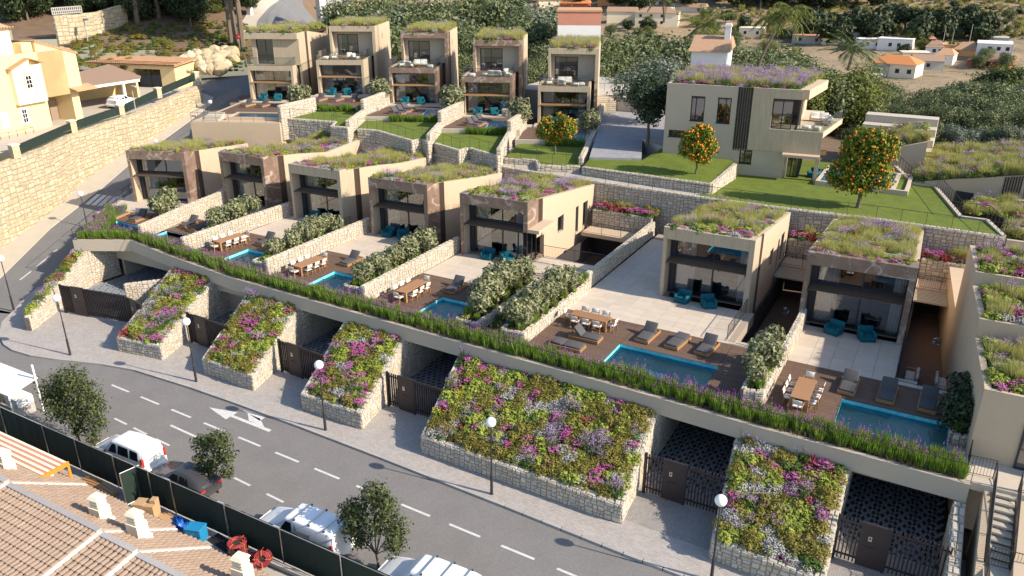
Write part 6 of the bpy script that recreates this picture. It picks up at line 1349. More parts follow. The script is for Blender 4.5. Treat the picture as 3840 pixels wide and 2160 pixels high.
orange(tuple(p), [(V3(-1.6, .2, 2.6), 1.15), (V3(-.3, -.2, 2.5), 1.25), (V3(1.1, .2, 2.8), 1.15), (V3(-.9, .2, 4.0), 1.1), (V3(.5, 0, 4.2), 1.2), (V3(1.4, .1, 4.9), .9), (V3(-.4, .2, 5.5), 1.0), (V3(.6, 0, 5.8), .8), (V3(-1.3, 0, 5.0), .7), (V3(1.7, .1, 5.6), .5)], 1.7, .16, 9000, 480, .17, 'largest orange tree in fruit with leaning trunk on the lower lawn')
tree('dark', tuple(G(r3(1425, 1085), 4.8)), 1.25, 'dark green tree standing on the kerb between driveway and villa', v=0)
tree('grey', tuple(G(r3(1440, 930), 4.8)), 1.7, 'grey green tree behind the dark tree left of the large villa', v=1)
# ------------------------------------------------------------------ street : lamps, vans, fence, roofs
P_lamp = thing('street_lamp', '', 'street lamp')
MB().tube((0, 0, 0), (0, 0, 1.25), .085, 10, r2=.075).build('base', m_metal, P_lamp); MB().tube((0, 0, 1.25), (0, 0, 1.33), .08, 10, r2=.05).tube((0, 0, 1.33), (0, 0, 2.6), .05, 8).tube((0, 0, 2.6), (0, 0, 4.2), .035, 8).build('pole', m_metal, P_lamp)
MB().sphere((0, 0, 4.42), .27, 20, 14).build('globe', m_lampglobe, P_lamp, smooth=True)
k_ = 3840/2576
for i, (p, lb) in enumerate((((1237*k_, 1243*k_), 'globe street lamp in front of the widest planter'), ((1789*k_, 1460*k_), 'globe street lamp nearest the bottom edge, right of the road'), ((819*k_, 1082*k_), 'globe street lamp in front of the fourth planter'), ((494*k_, 960*k_), 'globe street lamp in front of the third planter'), ((177*k_, 893*k_), 'globe street lamp before the corner gate'), ((35*k_, 780*k_), 'globe street lamp at the rounded corner on the left edge'))):
    q = G(p, -4.0); put(P_lamp, tuple(q), 0, lb, 'globe street lamps')
q = GR((328, 853)); h_ = HT((325.5, 724), q.x, q.y); put(P_lamp, (q.x, q.y, h_-4.42), 0, 'globe street lamp behind the railing of the leftmost terrace', 'globe street lamps')
q = GR(r1(1605, 905)); q = Vector((q.x, q.y, HT(r1(1585, 770), q.x, q.y)-4.42)); put(P_lamp, tuple(q), 0, 'globe street lamp beside the leftmost upper house', 'globe street lamps')
q = G(r1(1175, 1066), 2.4); put(P_lamp, (q.x, q.y, 2.4-4.42), 0, 'globe street lamp peeking over the roof of the leftmost front villa', 'globe street lamps')
def wheel(t, x, y, r, w, z=None):
    o = MB().tube((x, y-w/2, r), (x, y+w/2, r), r, 16).build('tyre', m_rubber, t); MB().tube((x, y-w/2-.008, r), (x, y+w/2+.008, r), r*.58, 12).build('rim', m_rim, o)
def car(name, label, cat, loc, rz, st, mat, wh, wr, windows, rear=None, sx=1.0):
    # stations front to rear (x forward negative): x, half width, sill, belt, roof half width, roof
    t = thing(name, label, cat, loc, rz); mb = MB(); R = []
    for (x, w, zb, zs, wr_, zr) in st: R.append([(x, w*.94, zb), (x, w, zb+.18), (x, w, (zb+zs)/2), (x, w*.97, zs), (x, wr_, zr-.07), (x, wr_*.82, zr), (x, -wr_*.82, zr), (x, -wr_, zr-.07), (x, -w*.97, zs), (x, -w, (zb+zs)/2), (x, -w, zb+.18), (x, -w*.94, zb)])
    n = 12; vs = [p for r in R for p in r]; fs = []
    for i in range(len(R)-1):
        for j in range(n): fs.append((i*n+j, i*n+(j+1) % n, (i+1)*n+(j+1) % n, (i+1)*n+j))
    fs.append(tuple(range(n))); fs.append(tuple(range(len(vs)-1, len(vs)-n-1, -1))); mb.mesh(vs, fs); o = mb.build('body', mat, t); md = o.modifiers.new('bevel', 'BEVEL'); md.width = .035; md.segments = 2; md.limit_method = 'ANGLE'; md.angle_limit = .5
    for p in o.data.polygons: p.use_smooth = True
    def side(x, v, s):     # point on greenhouse side: v 0 at belt, 1 at roof edge
        for a, b in zip(st, st[1:]):
            if a[0] <= x <= b[0]: k = (x-a[0])/(b[0]-a[0]); q = [a[i]+(b[i]-a[i])*k for i in range(6)]; break
        z0, y0, z1, y1 = q[3], q[1]*.97, q[5]-.07, q[4]; return (x, s*(y0+(y1-y0)*v+.008), z0+(z1-z0)*v)
    for s in (-1, 1):
        for (xa, xb, xc, xd) in windows: MB().poly([side(xa, .08, s), side(xb, .08, s), side(xc, .86, s), side(xd, .86, s)]).build('side_window', m_carglass, t)
    for x in wh:
        for s in (-1, 1): wheel(t, x, s*(st[3][1]-.10), wr, .2)
    return t
def screen(t, nm, a, b, mat=None, lift=.012, ya=.86, yb=.92, f0=.08, f1=.92):    # glass between two stations a (low) and b (high)
    P = Vector((a[0], 0, a[3])); Q = Vector((b[0], 0, b[5]-.03)); d = Q-P; n = Vector((-d.z, 0, d.x)).normalized()*lift
    if n.z < 0: n = -n
    A = P+d*f0+n; B = P+d*f1+n; w0 = a[1]*ya; w1 = b[4]*yb*.9
    return MB().poly([(A.x, -w0, A.z), (A.x, w0, A.z), (B.x, w1, B.z), (B.x, -w1, B.z)]).build(nm, mat or m_carglass, t)
VS = [(0, .60, .32, .72, .5, .74), (.25, .74, .22, .86, .66, .90), (1.0, .80, .2, .98, .70, 1.05), (1.25, .80, .2, 1.02, .70, 1.12), (1.85, .81, .2, 1.04, .64, 1.72), (2.6, .81, .2, 1.05, .66, 1.80), (3.9, .80, .2, 1.05, .66, 1.78), (4.22, .79, .24, 1.04, .64, 1.70), (4.34, .77, .30, 1.0, .62, 1.5)]
v1 = car('parked_van', 'white passenger van with dark side windows parked behind the green fence', 'van', (-39.3, 22.35, -4.12), .02, VS, m_carwhite, (.85, 3.5), .31, [(1.62, 2.3, 2.25, 1.93), (2.42, 3.3, 3.25, 2.45), (3.4, 4.05, 4.0, 3.38)])
screen(v1, 'windscreen', VS[3], VS[4])
P = lambda y, z: (4.352-(z-1.0)*.22, y, z)
MB().poly([P(-.55, 1.08), P(.55, 1.08), P(.5, 1.5), P(-.5, 1.5)]).build('rear_window', m_carglass, v1)
for s in (-1, 1): MB().box(4.24, 4.36, s*.70-.07, s*.70+.07, .78, 1.3).build('tail_light', m_red, v1)
MB().box(4.33, 4.37, -.24, .24, .62, .76).build('number_plate', m_whitep, v1); MB().rbox(.12, 1.56, .24, .05, T4(4.33, 0, .42), 2).build('bumper', m_carwhite, v1, smooth=True); MB().bar((4.36, -.3, 1.02), (4.40, .2, 1.14), .02, .02).build('rear_wiper', m_rubber, v1)
for s in (-1, 1): MB().rbox(.1, .14, .14, .04, T4(1.5, s*.86, 1.12), 2).build('mirror', m_rubber, v1)
PS = [(0, .62, .32, .74, .5, .76), (.3, .76, .22, .90, .66, .94), (1.05, .82, .2, 1.04, .72, 1.10), (1.35, .82, .2, 1.08, .72, 1.2), (2.05, .83, .2, 1.10, .66, 1.84), (2.8, .83, .2, 1.1, .68, 1.90), (4.6, .83, .2, 1.1, .68, 1.88), (4.85, .82, .24, 1.1, .67, 1.84), (4.92, .8, .3, 1.06, .65, 1.7)]
v2 = car('parked_van', 'white panel van with blue and red graphic and roof bars, parked at the fence', 'van', (-26.3, 22.05, -4.12), .02, PS, m_carwhite, (.95, 3.95), .32, [(1.72, 2.5, 2.45, 2.1)])
screen(v2, 'windscreen', PS[3], PS[4])
for x in (2.6, 3.5, 4.4): q = MB().bar((x, -.7, 1.96), (x, .7, 1.96), .035, .035).build('roof_bar', m_steel, v2); MB().box(x-.05, x+.05, -.66, -.6, 1.86, 1.95).box(x-.05, x+.05, .6, .66, 1.86, 1.95).build('bracket', m_rubber, q)
def sidegraphic(t, pts, mat, nm, y=-.838): MB().poly([(x, y+.12*max(0, z-1.07)/.75, z) for x, z in pts]).build(nm, mat, t)
sidegraphic(v2, [(2.75, 1.06), (2.75, .85), (3.0, .55), (3.5, .38), (3.75, .40), (3.70, .75), (3.85, .8), (3.75, 1.06)], m_bluevan, 'blue_graphic'); sidegraphic(v2, [(3.77, 1.06), (3.87, .8), (3.72, .74), (3.77, .40), (4.4, .38), (4.45, .7), (4.3, 1.06)], m_redvan, 'red_graphic'); sidegraphic(v2, [(4.0, .66), (4.12, .64), (4.06, .82)], m_whitep, 'white_mark', -.842)
MB().poly([(2.62, -.80, 1.16), (3.6, -.80, 1.16), (3.6, -.70, 1.68), (2.62, -.70, 1.68)]).build('blind_panel', m_kerb, v2)
for s in (-1, 1): MB().rbox(.1, .16, .16, .04, T4(1.62, s*.9, 1.18), 2).build('mirror', m_carwhite, v2); MB().box(.02, .22, s*.55-.12, s*.55+.12, .66, .8).build('headlight', m_glassrail, v2)
for s in (-1, 1): MB().box(4.84, 4.935, s*.76-.05, s*.76+.05, .8, 1.35).build('tail_light', m_red, v2)
v3 = dup(v2, (-19.0, 22.0, -4.12), .02, 'white van cut by the bottom edge of the picture')
CS = [(0, .6, .3, .62, .45, .64), (.3, .74, .2, .72, .6, .76), (1.05, .78, .18, .86, .66, .9), (1.3, .78, .18, .88, .66, .94), (1.95, .79, .18, .9, .56, 1.36), (2.9, .79, .18, .92, .56, 1.40), (3.6, .77, .2, .93, .58, 1.2), (3.95, .74, .24, .9, .6, .98), (4.05, .68, .3, .84, .55, .88)]
v4 = car('parked_car', 'dark grey hatchback mostly hidden by the street tree and fence', 'car', (-34.5, 22.3, -4.12), .02, CS, m_cargrey, (.8, 3.3), .3, [(1.65, 2.4, 2.35, 1.95), (2.5, 3.2, 3.0, 2.5)]); screen(v4, 'windscreen', CS[3], CS[4])
for s in (-1, 1): MB().box(3.93, 4.07, s*.55-.14, s*.55+.14, .68, .82).build('tail_light', m_red, v4)
# green netting fence
fe = thing('fence', 'long green netting construction fence beside the parked vans', 'fence', (-50, 20.6, -4.12)); x = 0; nf = 0
MB().tube((0, 0, 2.06), (33, -.1, 2.06), .022, 5).build('top_rail', m_steel, fe)
xs = [0, 4.2, 8.3, 11.2, 14.4, 17.2, 18.9, 22.7, 26.3, 29.9, 33]
for i, x in enumerate(xs):
    MB().tube((x, -.04, 0), (x, -.04, 2.1), .03, 6).tube((x, -.04, 2.1), (x-.22, -.18, 2.24), .03, 6).build('post', m_steel, fe)
    if i:
        q = MB(); x0 = xs[i-1]; n = 14; P = [(x0+(x-x0)*k/n, rnd.uniform(-.03, .03)) for k in range(n+1)]
        for a_, b_ in zip(P, P[1:]): q.poly([(a_[0], a_[1]*.3, .05), (b_[0], b_[1]*.3, .05), (b_[0], b_[1], 2.05), (a_[0], a_[1], 2.05)])
        q.build('net_panel', m_screen, fe)
gp = thing('fence_gate', 'open steel framed gate leaf with dark netting leaning at the fence', 'gate', (-33.9, 19.75, -4.12), radians(78)); q = MB()
for a_, b_ in (((0, 0, .0), (0, 0, 2.0)), ((1.0, 0, 0), (1.0, 0, 2.0)), ((0, 0, 2.0), (1, 0, 2.0)), ((0, 0, .05), (1, 0, .05))): q.tube(a_, b_, .03, 6)
q.build('frame', m_steel, gp); MB().poly([(.02, 0, .06), (.98, 0, .06), (.98, 0, 1.98), (.02, 0, 1.98)]).build('netting', m_screen, gp)
# tiled roofs at the lower left, stepping down to the right
def tile_mesh(r=.125, L=.43):
    mb = MB(); n = 5
    for i in range(n):
        a0, a1 = pi*i/n, pi*(i+1)/n; mb.poly([(r*cos(a0), 0, r*.75*sin(a0)+.045), (r*.86*cos(a0), L, r*.65*sin(a0)), (r*.86*cos(a1), L, r*.65*sin(a1)), (r*cos(a1), 0, r*.75*sin(a1)+.045)][::-1])
    mb.poly([(r*cos(pi*i/n), 0, r*.75*sin(pi*i/n)+.045) for i in range(n+1)]); return mb
TM = tile_mesh(); TME = TM.me('roof_tile', m_rooftile)
def troof(name, label, x0, x1, zr, ye=19.37, yr=15.8, yn=8.0, drop=2.4, dn=1.15, nobj=300):
    t = thing(name, label, 'tiled roof', (x0, yr, zr)); w = x1-x0; b = MB()
    b.poly([(0, 0, 0), (w, 0, 0), (w, ye-yr, -drop), (0, ye-yr, -drop)]); b.poly([(0, yn-yr, -dn), (w, yn-yr, -dn), (w, 0, 0), (0, 0, 0)])
    b.poly([(0, 0, 0), (0, ye-yr, -drop), (0, ye-yr, -4), (0, yn-yr, -4), (0, yn-yr, -dn)]); b.poly([(w, 0, 0), (w, ye-yr, -drop), (w, ye-yr, -4), (w, yn-yr, -4), (w, yn-yr, -dn)]); b.poly([(0, ye-yr, -drop), (w, ye-yr, -drop), (w, ye-yr, -4), (0, ye-yr, -4)])
    b.build('roof_deck', m_soil, t); cells = []
    for (yy, d) in ((yn-yr, -dn), (ye-yr, -drop)):
        L = hypot(yy, d); n = int(L/.36); m = int(w/.27); up = Vector((0, -yy, -d)).normalized(); X = Vector((1, 0, 0)) if yy < 0 else Vector((-1, 0, 0)); nn = X.cross(up)
        for j in range(n):
            for i in range(m):
                s = (i+.5)*w/m; o = Vector((s, yy, d))+up*(j*L/n); cells.append((o, X, up, nn, yy < 0))
    cells.sort(key=lambda c: (not c[4], (c[0]+Vector((x0, yr, zr))-CPOS).length)); st = MB()
    for k, (o, X, up, nn, _) in enumerate(cells):
        Mx = Matrix(((X.x, up.x, nn.x, o.x), (X.y, up.y, nn.y, o.y), (X.z, up.z, nn.z, o.z), (0, 0, 0, 1))) @ Matrix.Rotation(rnd.uniform(-.025, .025), 4, 'Z')
        if k < nobj: ob = link('roof_tile', TME, t); ob.matrix_local = Mx
        else: st.mesh([Mx @ Vector(v) for v in TM.v], TM.f)
    st.build('roof_tiles', m_rooftile, t, kind='stuff')
    q = MB(); q.bar((0, 0, .08), (0, ye-yr, -drop+.1), .2, .16); q.bar((0, 0, .08), (0, yn-yr, -dn+.1), .2, .2); q.build('party_wall', m_whitep, t)
    MB().bar((0, 0, .06), (w, 0, .06), .28, .12).build('ridge_cap', m_kerb, t); return t
troof('tiled_roof', 'brown tiled roof at the left edge under the orange framed canopy', -46, -36.5, -1.05)
troof('tiled_roof', 'largest brown tiled roof at the lower left with white party wall', -36.5, -29.6, -1.2)
troof('tiled_roof', 'narrow brown tiled roof section between two white party walls', -29.6, -27.25, -1.36)
troof('tiled_roof', 'brown tiled roof section at the bottom edge, lowest of the stepped row', -27.25, -20, -1.5)
P_cm = thing('chimney', '', 'chimney'); MB().box(-.34, .34, -.30, .30, -.5, .80).build('shaft', m_cream, P_cm)
for k in range(3): MB().box(-.27, .27, -.24, .24, .84+k*.15, .93+k*.15).build('louvre', m_cream, P_cm)
MB().box(-.2, .2, -.18, .18, .8, 1.3).build('core', m_greywall, P_cm); MB().hexa([(-.33, -.29, 1.27), (.33, -.29, 1.27), (.33, .29, 1.27), (-.33, .29, 1.27)], [(-.24, -.2, 1.40), (.24, -.2, 1.40), (.24, .2, 1.40), (-.24, .2, 1.40)]).build('cap', m_cream, P_cm); MB().box(-.42, .42, -.38, .38, -.5, .06).build('flashing', m_whitep, P_cm)
for (x, y, lb) in ((-31.4, 17.0, 'left of the two cream chimneys in the middle of the tiled roofs'), (-29.0, 17.15, 'right of the two cream chimneys in the middle of the tiled roofs'), (-38.9, 17.0, 'cream louvred chimney at the left edge'), (-22.9, 17.6, 'cream louvred chimney at the bottom edge, farthest right')):
    put(P_cm, (x, y, -1.45-(y-15.8)*.55), .1, lb, 'cream chimneys on the tiled roofs')
oc = thing('metal_canopy', 'corrugated metal canopy with an orange fascia at the left edge', 'canopy', (-48, 17.4, -2.3)); q = MB(); q2 = MB()
for k in range(12): (q if k % 2 else q2).box(0, 10.6, k*.15, k*.15+.148, 0, .06 if k % 2 else .03)
q.build('sheet', m_cream, oc); q2.build('sheet_rib', m_pinkroof, oc); MB().box(10.6, 10.66, .1, 1.85, -.16, .08).box(10.6, 10.66, 1.72, 1.85, -1.3, -.16).build('fascia', m_orange, oc)
ac = thing('air_conditioner', 'white air conditioner under the orange fascia', 'air conditioner', (-37.9, 18.3, -3.0)); MB().rbox(.8, .3, .6, .03, T4(0, 0, .3), 1).build('case', m_whitep, ac); MB().tube((.1, -.17, .3), (.1, -.155, .3), .22, 16).build('fan_grille', m_kerb, ac)
wt = thing('white_stall', 'white roofed market stall truck at the left edge behind the street tree', 'stall', (-52.5, 21.6, -4.12)); q = MB(); q.hexa([(0, 0, 1.9), (5.8, 0, 1.9), (5.8, 1.9, 2.3), (0, 1.9, 2.3)], [(0, 0, 1.98), (5.8, 0, 1.98), (5.8, 1.9, 2.38), (0, 1.9, 2.38)]); q.build('roof', m_whitep, wt)
for x in (0.1, 2.9, 5.7):
    for y in (.05, 1.8): MB().box(x-.04, x+.04, y-.04, y+.04, 0, 2.0 if y < 1 else 2.3).build('post', m_whitep, wt)
MB().box(5.75, 5.85, 1.7, 1.8, 2.3, 3.3).build('mast', m_whitep, wt); MB().box(.3, 5.3, .3, 1.6, .0, .8).build('counter', m_kerb, wt); MB().box(4.2, 5.5, .5, 1.5, .8, 1.3).build('cabinet', m_whitep, wt); MB().box(3.2, 4.0, .4, 1.2, .8, .95).build('tray', m_card, wt)
# things left between roofs and fence
def boxes(nm, label, cat, loc, rz, parts, mat):
    t = thing(nm, label, cat, loc, rz)
    for (n_, x0, x1, y0, y1, z0, z1) in parts: MB().box(x0, x1, y0, y1, z0, z1).build(n_, mat, t)
    return t
boxes('cardboard_box', 'tall open cardboard box by the fence gate', 'cardboard box', (-32.2, 19.75, -4.12), .35, [('case', -.55, .55, -.3, .3, 0, .85), ('flap', -.55, .0, -.3, .3, .86, .89), ('flap', .25, .55, -.05, .3, .86, 1.05)], m_card)
boxes('cardboard_sheet', 'flattened cardboard on the ground left of the blue tarp', 'cardboard', (-31.2, 19.95, -4.12), -.3, [('sheet', -.5, .5, -.3, .3, .02, .12), ('sheet', -.2, .6, -.2, .4, .13, .2)], m_card)
boxes('wooden_pallet', 'upper of two small wooden pallets left of the gate leaf', 'pallet', (-37.3, 19.95, -4.12), .1, [('plank', -.6, .6, -.4+.17*k, -.27+.17*k, .1, .14) for k in range(5)]+[('beam', -.6, -.5, -.4, .4, 0, .1), ('beam', .5, .6, -.4, .4, 0, .1)], m_teak)
boxes('wooden_pallet', 'larger wooden crate lid nearer the gate leaf', 'pallet', (-35.8, 19.8, -4.12), -.1, [('plank', -.7, .7, -.4+.17*k, -.27+.17*k, .22, .27) for k in range(5)]+[('beam', -.7, -.6, -.4, .4, 0, .22), ('beam', .6, .7, -.4, .4, 0, .22)], m_card)
bt = thing('blue_tarp', 'crumpled blue plastic tarp by the fence', 'tarp', (-30.3, 20.1, -4.12)); q = MB(); n = 9
H_ = [[.25*max(0, 1-((i-4)/4.4)**2)*max(0, 1-((j-4)/4.4)**2)*rnd.uniform(.6, 2.2) for i in range(n)] for j in range(n)]
q.mesh([((i-4)*.13+rnd.uniform(-.03, .03), (j-4)*.09+rnd.uniform(-.03, .03), .02+H_[j][i]) for j in range(n) for i in range(n)], [(j*n+i, j*n+i+1, (j+1)*n+i+1, (j+1)*n+i) for j in range(n-1) for i in range(n-1)]); q.build('sheet', m_bluetarp, bt)
bb = thing('blue_box', 'blue wrapped box standing on the ground right of the tarp', 'box', (-28.6, 19.75, -4.12), .3); MB().rbox(.85, .62, .78, .05, T4(0, 0, .39), 2).build('case', m_bluepl, bb); MB().rbox(.89, .66, .1, .03, T4(0, 0, .78), 1).build('lid', m_bluepl, bb)
def coil(label, loc, n, rx_=0, R=.42):
    t = thing('hose_coil', label, 'hose coil', loc); q = MB(); s = 22
    for k in range(n):
        for lay in (0, 1, 2):
            r = R-.075*lay
            if lay and k < n-1: continue
            P = [Vector((r*cos(2*pi*i/s), r*sin(2*pi*i/s), .05+k*.085)) for i in range(s)]
            for i in range(s): q.tube(P[i], P[(i+1) % s], .045, 6, cap=False)
    q.build('hose', m_hose, t, smooth=True); b = MB()
    for a_ in (0, 1.6, 3.2, 4.8): b.bar(((R+.05)*cos(a_), (R+.05)*sin(a_), 0), ((R+.05)*cos(a_), (R+.05)*sin(a_), n*.085+.04), .02, .02); b.bar(((R+.05)*cos(a_), (R+.05)*sin(a_), n*.085+.05), ((R-.2)*cos(a_), (R-.2)*sin(a_), n*.085+.05), .02, .02)
    b.build('strap', m_orange, t); MB().tube((0, 0, .02), (0, 0, n*.085-.05), R*.78, 16).build('core', m_soil, t); MB().tube((0, 0, 0), (0, 0, n*.085), R+.065, 20, cap=False).build('plastic_wrap', m_glassrail, t); return t
coil('taller wrapped coil of red hose by the fence', (-26.0, 19.95, -4.12), 9); coil('lower wrapped coil of red hose nearer the bottom chimney', (-24.75, 19.55, -4.12), 7); c3 = coil('red hose coil standing on edge behind the lower coil', (-24.25, 19.95, -4.0), 4, R=.36); c3.rotation_euler = (1.25, 0, .5); c3.location.z = -3.45
boxes('steel_beam', 'bundle of dark pipes between the blue box and the hose coils', 'pipes', (-27.4, 20.15, -4.12), -.15, [('pipe', -.7, .8, -.3+.09*k, -.24+.09*k, .0, .06) for k in range(7)], m_metal)
boxes('wooden_beam', 'long weathered beam on the ground at the foot of the fence', 'beam', (-22.6, 20.2, -4.0), .03, [('beam', -1.5, 2.5, -.1, .1, 0, .18)], m_kerb)
# street trees
for (x, y, s, sz, lb, kk) in ((-41.0, 22.0, 1, 1, 'largest street tree by the fence, near the left edge', 0), (-30.6, 22.9, 1, 1, 'slim street tree in the middle, in front of the dark car', 1), (-19.6, 22.4, 1, 1, 'street tree with bare branches in front of the white panel van', 2)):
    if kk == 0: LB = [(V3(-1.6, .2, 3.3), .85), (V3(-.5, .6, 3.9), .9), (V3(.8, .5, 3.4), .85), (V3(1.5, .3, 3.0), .75), (V3(-.9, -.2, 2.4), .75), (V3(.4, -.1, 2.5), .7), (V3(1.9, .2, 2.1), .5), (V3(-1.9, .2, 2.6), .6), (V3(.2, .2, 4.2), .6), (V3(.3, 0, 1.4), .5), (V3(1.6, -.1, 1.2), .4)]; n = 8500
    elif kk == 1: LB = [(V3(-.9, .1, 2.7), .48), (V3(-.2, .3, 3.0), .5), (V3(.5, .3, 3.2), .5), (V3(.9, .2, 2.5), .42), (V3(-.9, -.1, 1.8), .4), (V3(.2, 0, 2.2), .42), (V3(.9, 0, 1.6), .35), (V3(-.3, 0, 1.5), .35)]; n = 3200
    else: LB = [(V3(-.9, .1, 3.0), .55), (V3(-.2, .4, 3.9), .6), (V3(.5, .3, 3.4), .55), (V3(1.1, .2, 2.7), .55), (V3(-1.2, -.1, 2.2), .6), (V3(.1, 0, 2.6), .5), (V3(1.1, 0, 1.9), .5), (V3(-.9, 0, 1.5), .5), (V3(-1.5, 0, 2.8), .45), (V3(.6, .1, 4.1), .35)]; n = 5200
    t = thing('street_tree', lb, 'tree', (x, y, -4.12), 0); link('crown', crown_mesh('crown', LB, n, .095, lf_street, 1.7, .8, .55), t); link('trunk', trunk_mesh('trunk', LB, .9, .06, m_bark, .05), t)
# ------------------------------------------------------------------ yellow house and wall on the left
l4 = Z(0, 0, 2.275)
flat('left_driveway', [(-74.5, 30), (-77.3, 37.5), (-80.9, 46.5), (-85.2, 55), (-87.0, 61.2), (-89.4, 67.8), (-92.2, 75.2), (-97, 83), (-112, 87), (-150, 84), (-150, 25)], 5.18, m_lightconc)
wtop = [4.5, 4.7, 4.8, 5.0, 5.2, 5.9, 6.6, 6.9]
stone_wall('boundary_wall', 'tall sunlit boulder and rubble wall below the yellow house along the hill road', [(p.x-.5, p.y) for p in [GR((-160, 1090))]+WL], [4.4]+wtop, [-4.2]+[p.z-.3 for p in WL], .9, 260, size=.62, sides='R', cat='stone wall', mat=m_boulder)
fx = [(-78.2, 42.5), (-84.0, 52.3), (-87.3, 60.7), (-90.4, 68.6), (-93.0, 77)]
nf_ = thing('mesh_fence', 'dark mesh fence panels between stone piers on top of the boulder wall', 'fence', (-84, 52, 5))
for i, p in enumerate(fx):
    z = [4.7, 4.9, 5.1, 5.9, 6.8][i]-5
    MB().box(p[0]+84-.35, p[0]+84+.35, p[1]-52-.35, p[1]-52+.35, z-.1, z+1.15).build('pier', m_boulder, nf_); MB().box(p[0]+84-.42, p[0]+84+.42, p[1]-52-.42, p[1]-52+.42, z+1.15, z+1.25).build('pier_cap', m_cream, nf_)
    if i:
        a = Vector((fx[i-1][0]+84, fx[i-1][1]-52, 0)); b = Vector((p[0]+84, p[1]-52, 0)); za = [4.7, 4.9, 5.1, 5.9, 6.8][i-1]-5
        MB().poly([a+Vector((0, 0, za+.1)), b+Vector((0, 0, z+.1)), b+Vector((0, 0, z+1.0)), a+Vector((0, 0, za+1.0))]).build('mesh_panel', m_screen, nf_)
        q = MB(); q.tube(a+Vector((0, 0, za+1.02)), b+Vector((0, 0, z+1.02)), .03, 5)
        for k in range(5): c = a+(b-a)*(k/4); zc = za+(z-za)*k/4; q.tube(c+Vector((0, 0, zc)), c+Vector((0, 0, zc+1.02)), .03, 5)
        q.build('frame', m_metal, nf_)
YH = thing('house', 'sunlit yellow rendered house with tiled eaves and projecting bay at the left edge', 'house', (-88.25, 56.0, 5.2), radians(99.64))
X = MB(); front_wall(X, 0, .35, -11.5, -3.73, -1.2, 7.9, [(-9.6, -8.7, .75, 2.4), (-7.15, -6.5, .9, 2.35), (-3.65, -.4, -.05, 3.05)])
X.hexa([(-3.73, 0, -1.2), (-3.65, 0, -1.2), (-3.65, .35, -1.2), (-3.73, .35, -1.2)], [(-3.73, 0, 9.0), (-3.65, 0, 8.97), (-3.65, .35, 8.97), (-3.73, .35, 9.0)]); X.hexa([(-3.65, 0, 3.05), (1.3, 0, 3.05), (1.3, .35, 3.05), (-3.65, .35, 3.05)], [(-3.65, 0, 8.97), (1.3, 0, 7.3), (1.3, .35, 7.3), (-3.65, .35, 8.97)]); X.box(-.4, .62, 0, .8, -.3, 3.05)
X.box(.95, 1.3, .35, 9, 3.05, 7.28); X.box(-11.5, 1.3, 8.65, 9, 0, 7.3); X.build('wall', m_yellow, YH)
X = MB(); X.hexa([(-11.5, .35, 7.6), (-3.7, .35, 7.6), (-3.7, 9, 7.6), (-11.5, 9, 7.6)], [(-11.5, .35, 7.75), (-3.7, .35, 7.75), (-3.7, 9, 7.75), (-11.5, 9, 7.75)]); X.hexa([(-3.8, -.1, 8.9), (1.5, -.1, 7.2), (1.5, 9, 7.2), (-3.8, 9, 8.9)], [(-3.8, -.1, 9.05), (1.5, -.1, 7.4), (1.5, 9, 7.4), (-3.8, 9, 9.05)]); X.build('roof', m_terracotta, YH)
for k in range(16): MB().mesh(TM.v, TM.f).build('eave_tile', m_terracotta, YH, (-3.6+k*.32, -.15, 9.0-k*.104), 0)
MB().box(-3.65, -.4, .4, 6, -.3, -.01).build('garage_floor', m_lightconc, YH); MB().box(-3.75, -3.65, .35, 5, -.1, 3.2).box(-3.65, -.3, 4.9, 5, -.1, 3.2).box(-.4, -.3, .8, 5, -.1, 3.2).build('garage_wall', m_yellow, YH); MB().box(-3.7, -.3, .3, 5, 3.05, 3.2).build('garage_ceiling', m_cream, YH)
MB().box(-1.5, -.5, 2.4, 2.6, 0, 2.4).build('garage_door', m_room, YH)
MB().hexa([(-.5, -1.1, 3.3), (2.5, -1.1, 3.3), (2.5, .4, 3.7), (-.5, .4, 3.7)], [(-.5, -1.1, 3.4), (2.5, -1.1, 3.4), (2.5, .4, 3.85), (-.5, .4, 3.85)]).build('porch_roof', m_terracotta, YH)
bay = MB().hexa([(-7.6, -.55, 2.85), (-4.0, -.55, 2.85), (-4.0, -.005, 2.85), (-7.6, -.005, 2.85)], [(-7.6, -.55, 6.45), (-4.0, -.55, 6.75), (-4.0, -.005, 6.75), (-7.6, -.005, 6.45)]).build('bay', m_cream, YH)
MB().hexa([(-7.6, -.55, 6.45), (-5.5, -.55, 6.5), (-5.5, -.005, 6.5), (-7.6, -.005, 6.45)], [(-7.7, -.65, 6.5), (-5.4, -.65, 7.35), (-5.4, -.005, 7.35), (-7.7, -.005, 6.5)]).build('bay_gable', m_cream, YH)
q = MB(); q.bar((-7.85, -.35, 6.5), (-5.4, -.35, 7.42), .8, .1); q.bar((-5.4, -.35, 7.42), (-3.7, -.35, 6.85), .8, .1); q.build('bay_roof', m_terracotta, YH)
def ywin(x0, x1, z0, z1, y, surround=True):
    if surround: MB().box(x0-.16, x1+.16, y-.05, y-.005, z0-.16, z1+.16).build('surround', m_yellow if y < -.3 else m_cream, YH)
    f = MB().box(x0, x1, y-.06, y-.052, z0, z1).build('window', m_whitep, YH)
    for i in range(2):
        for j in range(3): MB().box(x0+.07+(x1-x0-.1)*i/2, x0+.02+(x1-x0-.1)*(i+1)/2, y-.066, y-.061, z0+.06+(z1-z0-.08)*j/3, z0+.01+(z1-z0-.08)*(j+1)/3).build('pane', m_carglass, f)
ywin(-6.25, -5.5, 4.4, 5.75, -.55); ywin(-7.15, -6.5, .9, 2.35, .0); MB().box(-9.6, -8.7, .05, .12, .75, 2.4).build('door', m_whitep, YH)
bl = MB().box(-11.5, -7.3, -1.5, 0, -.9, -.45).build('balcony', m_yellow, YH); q = MB()
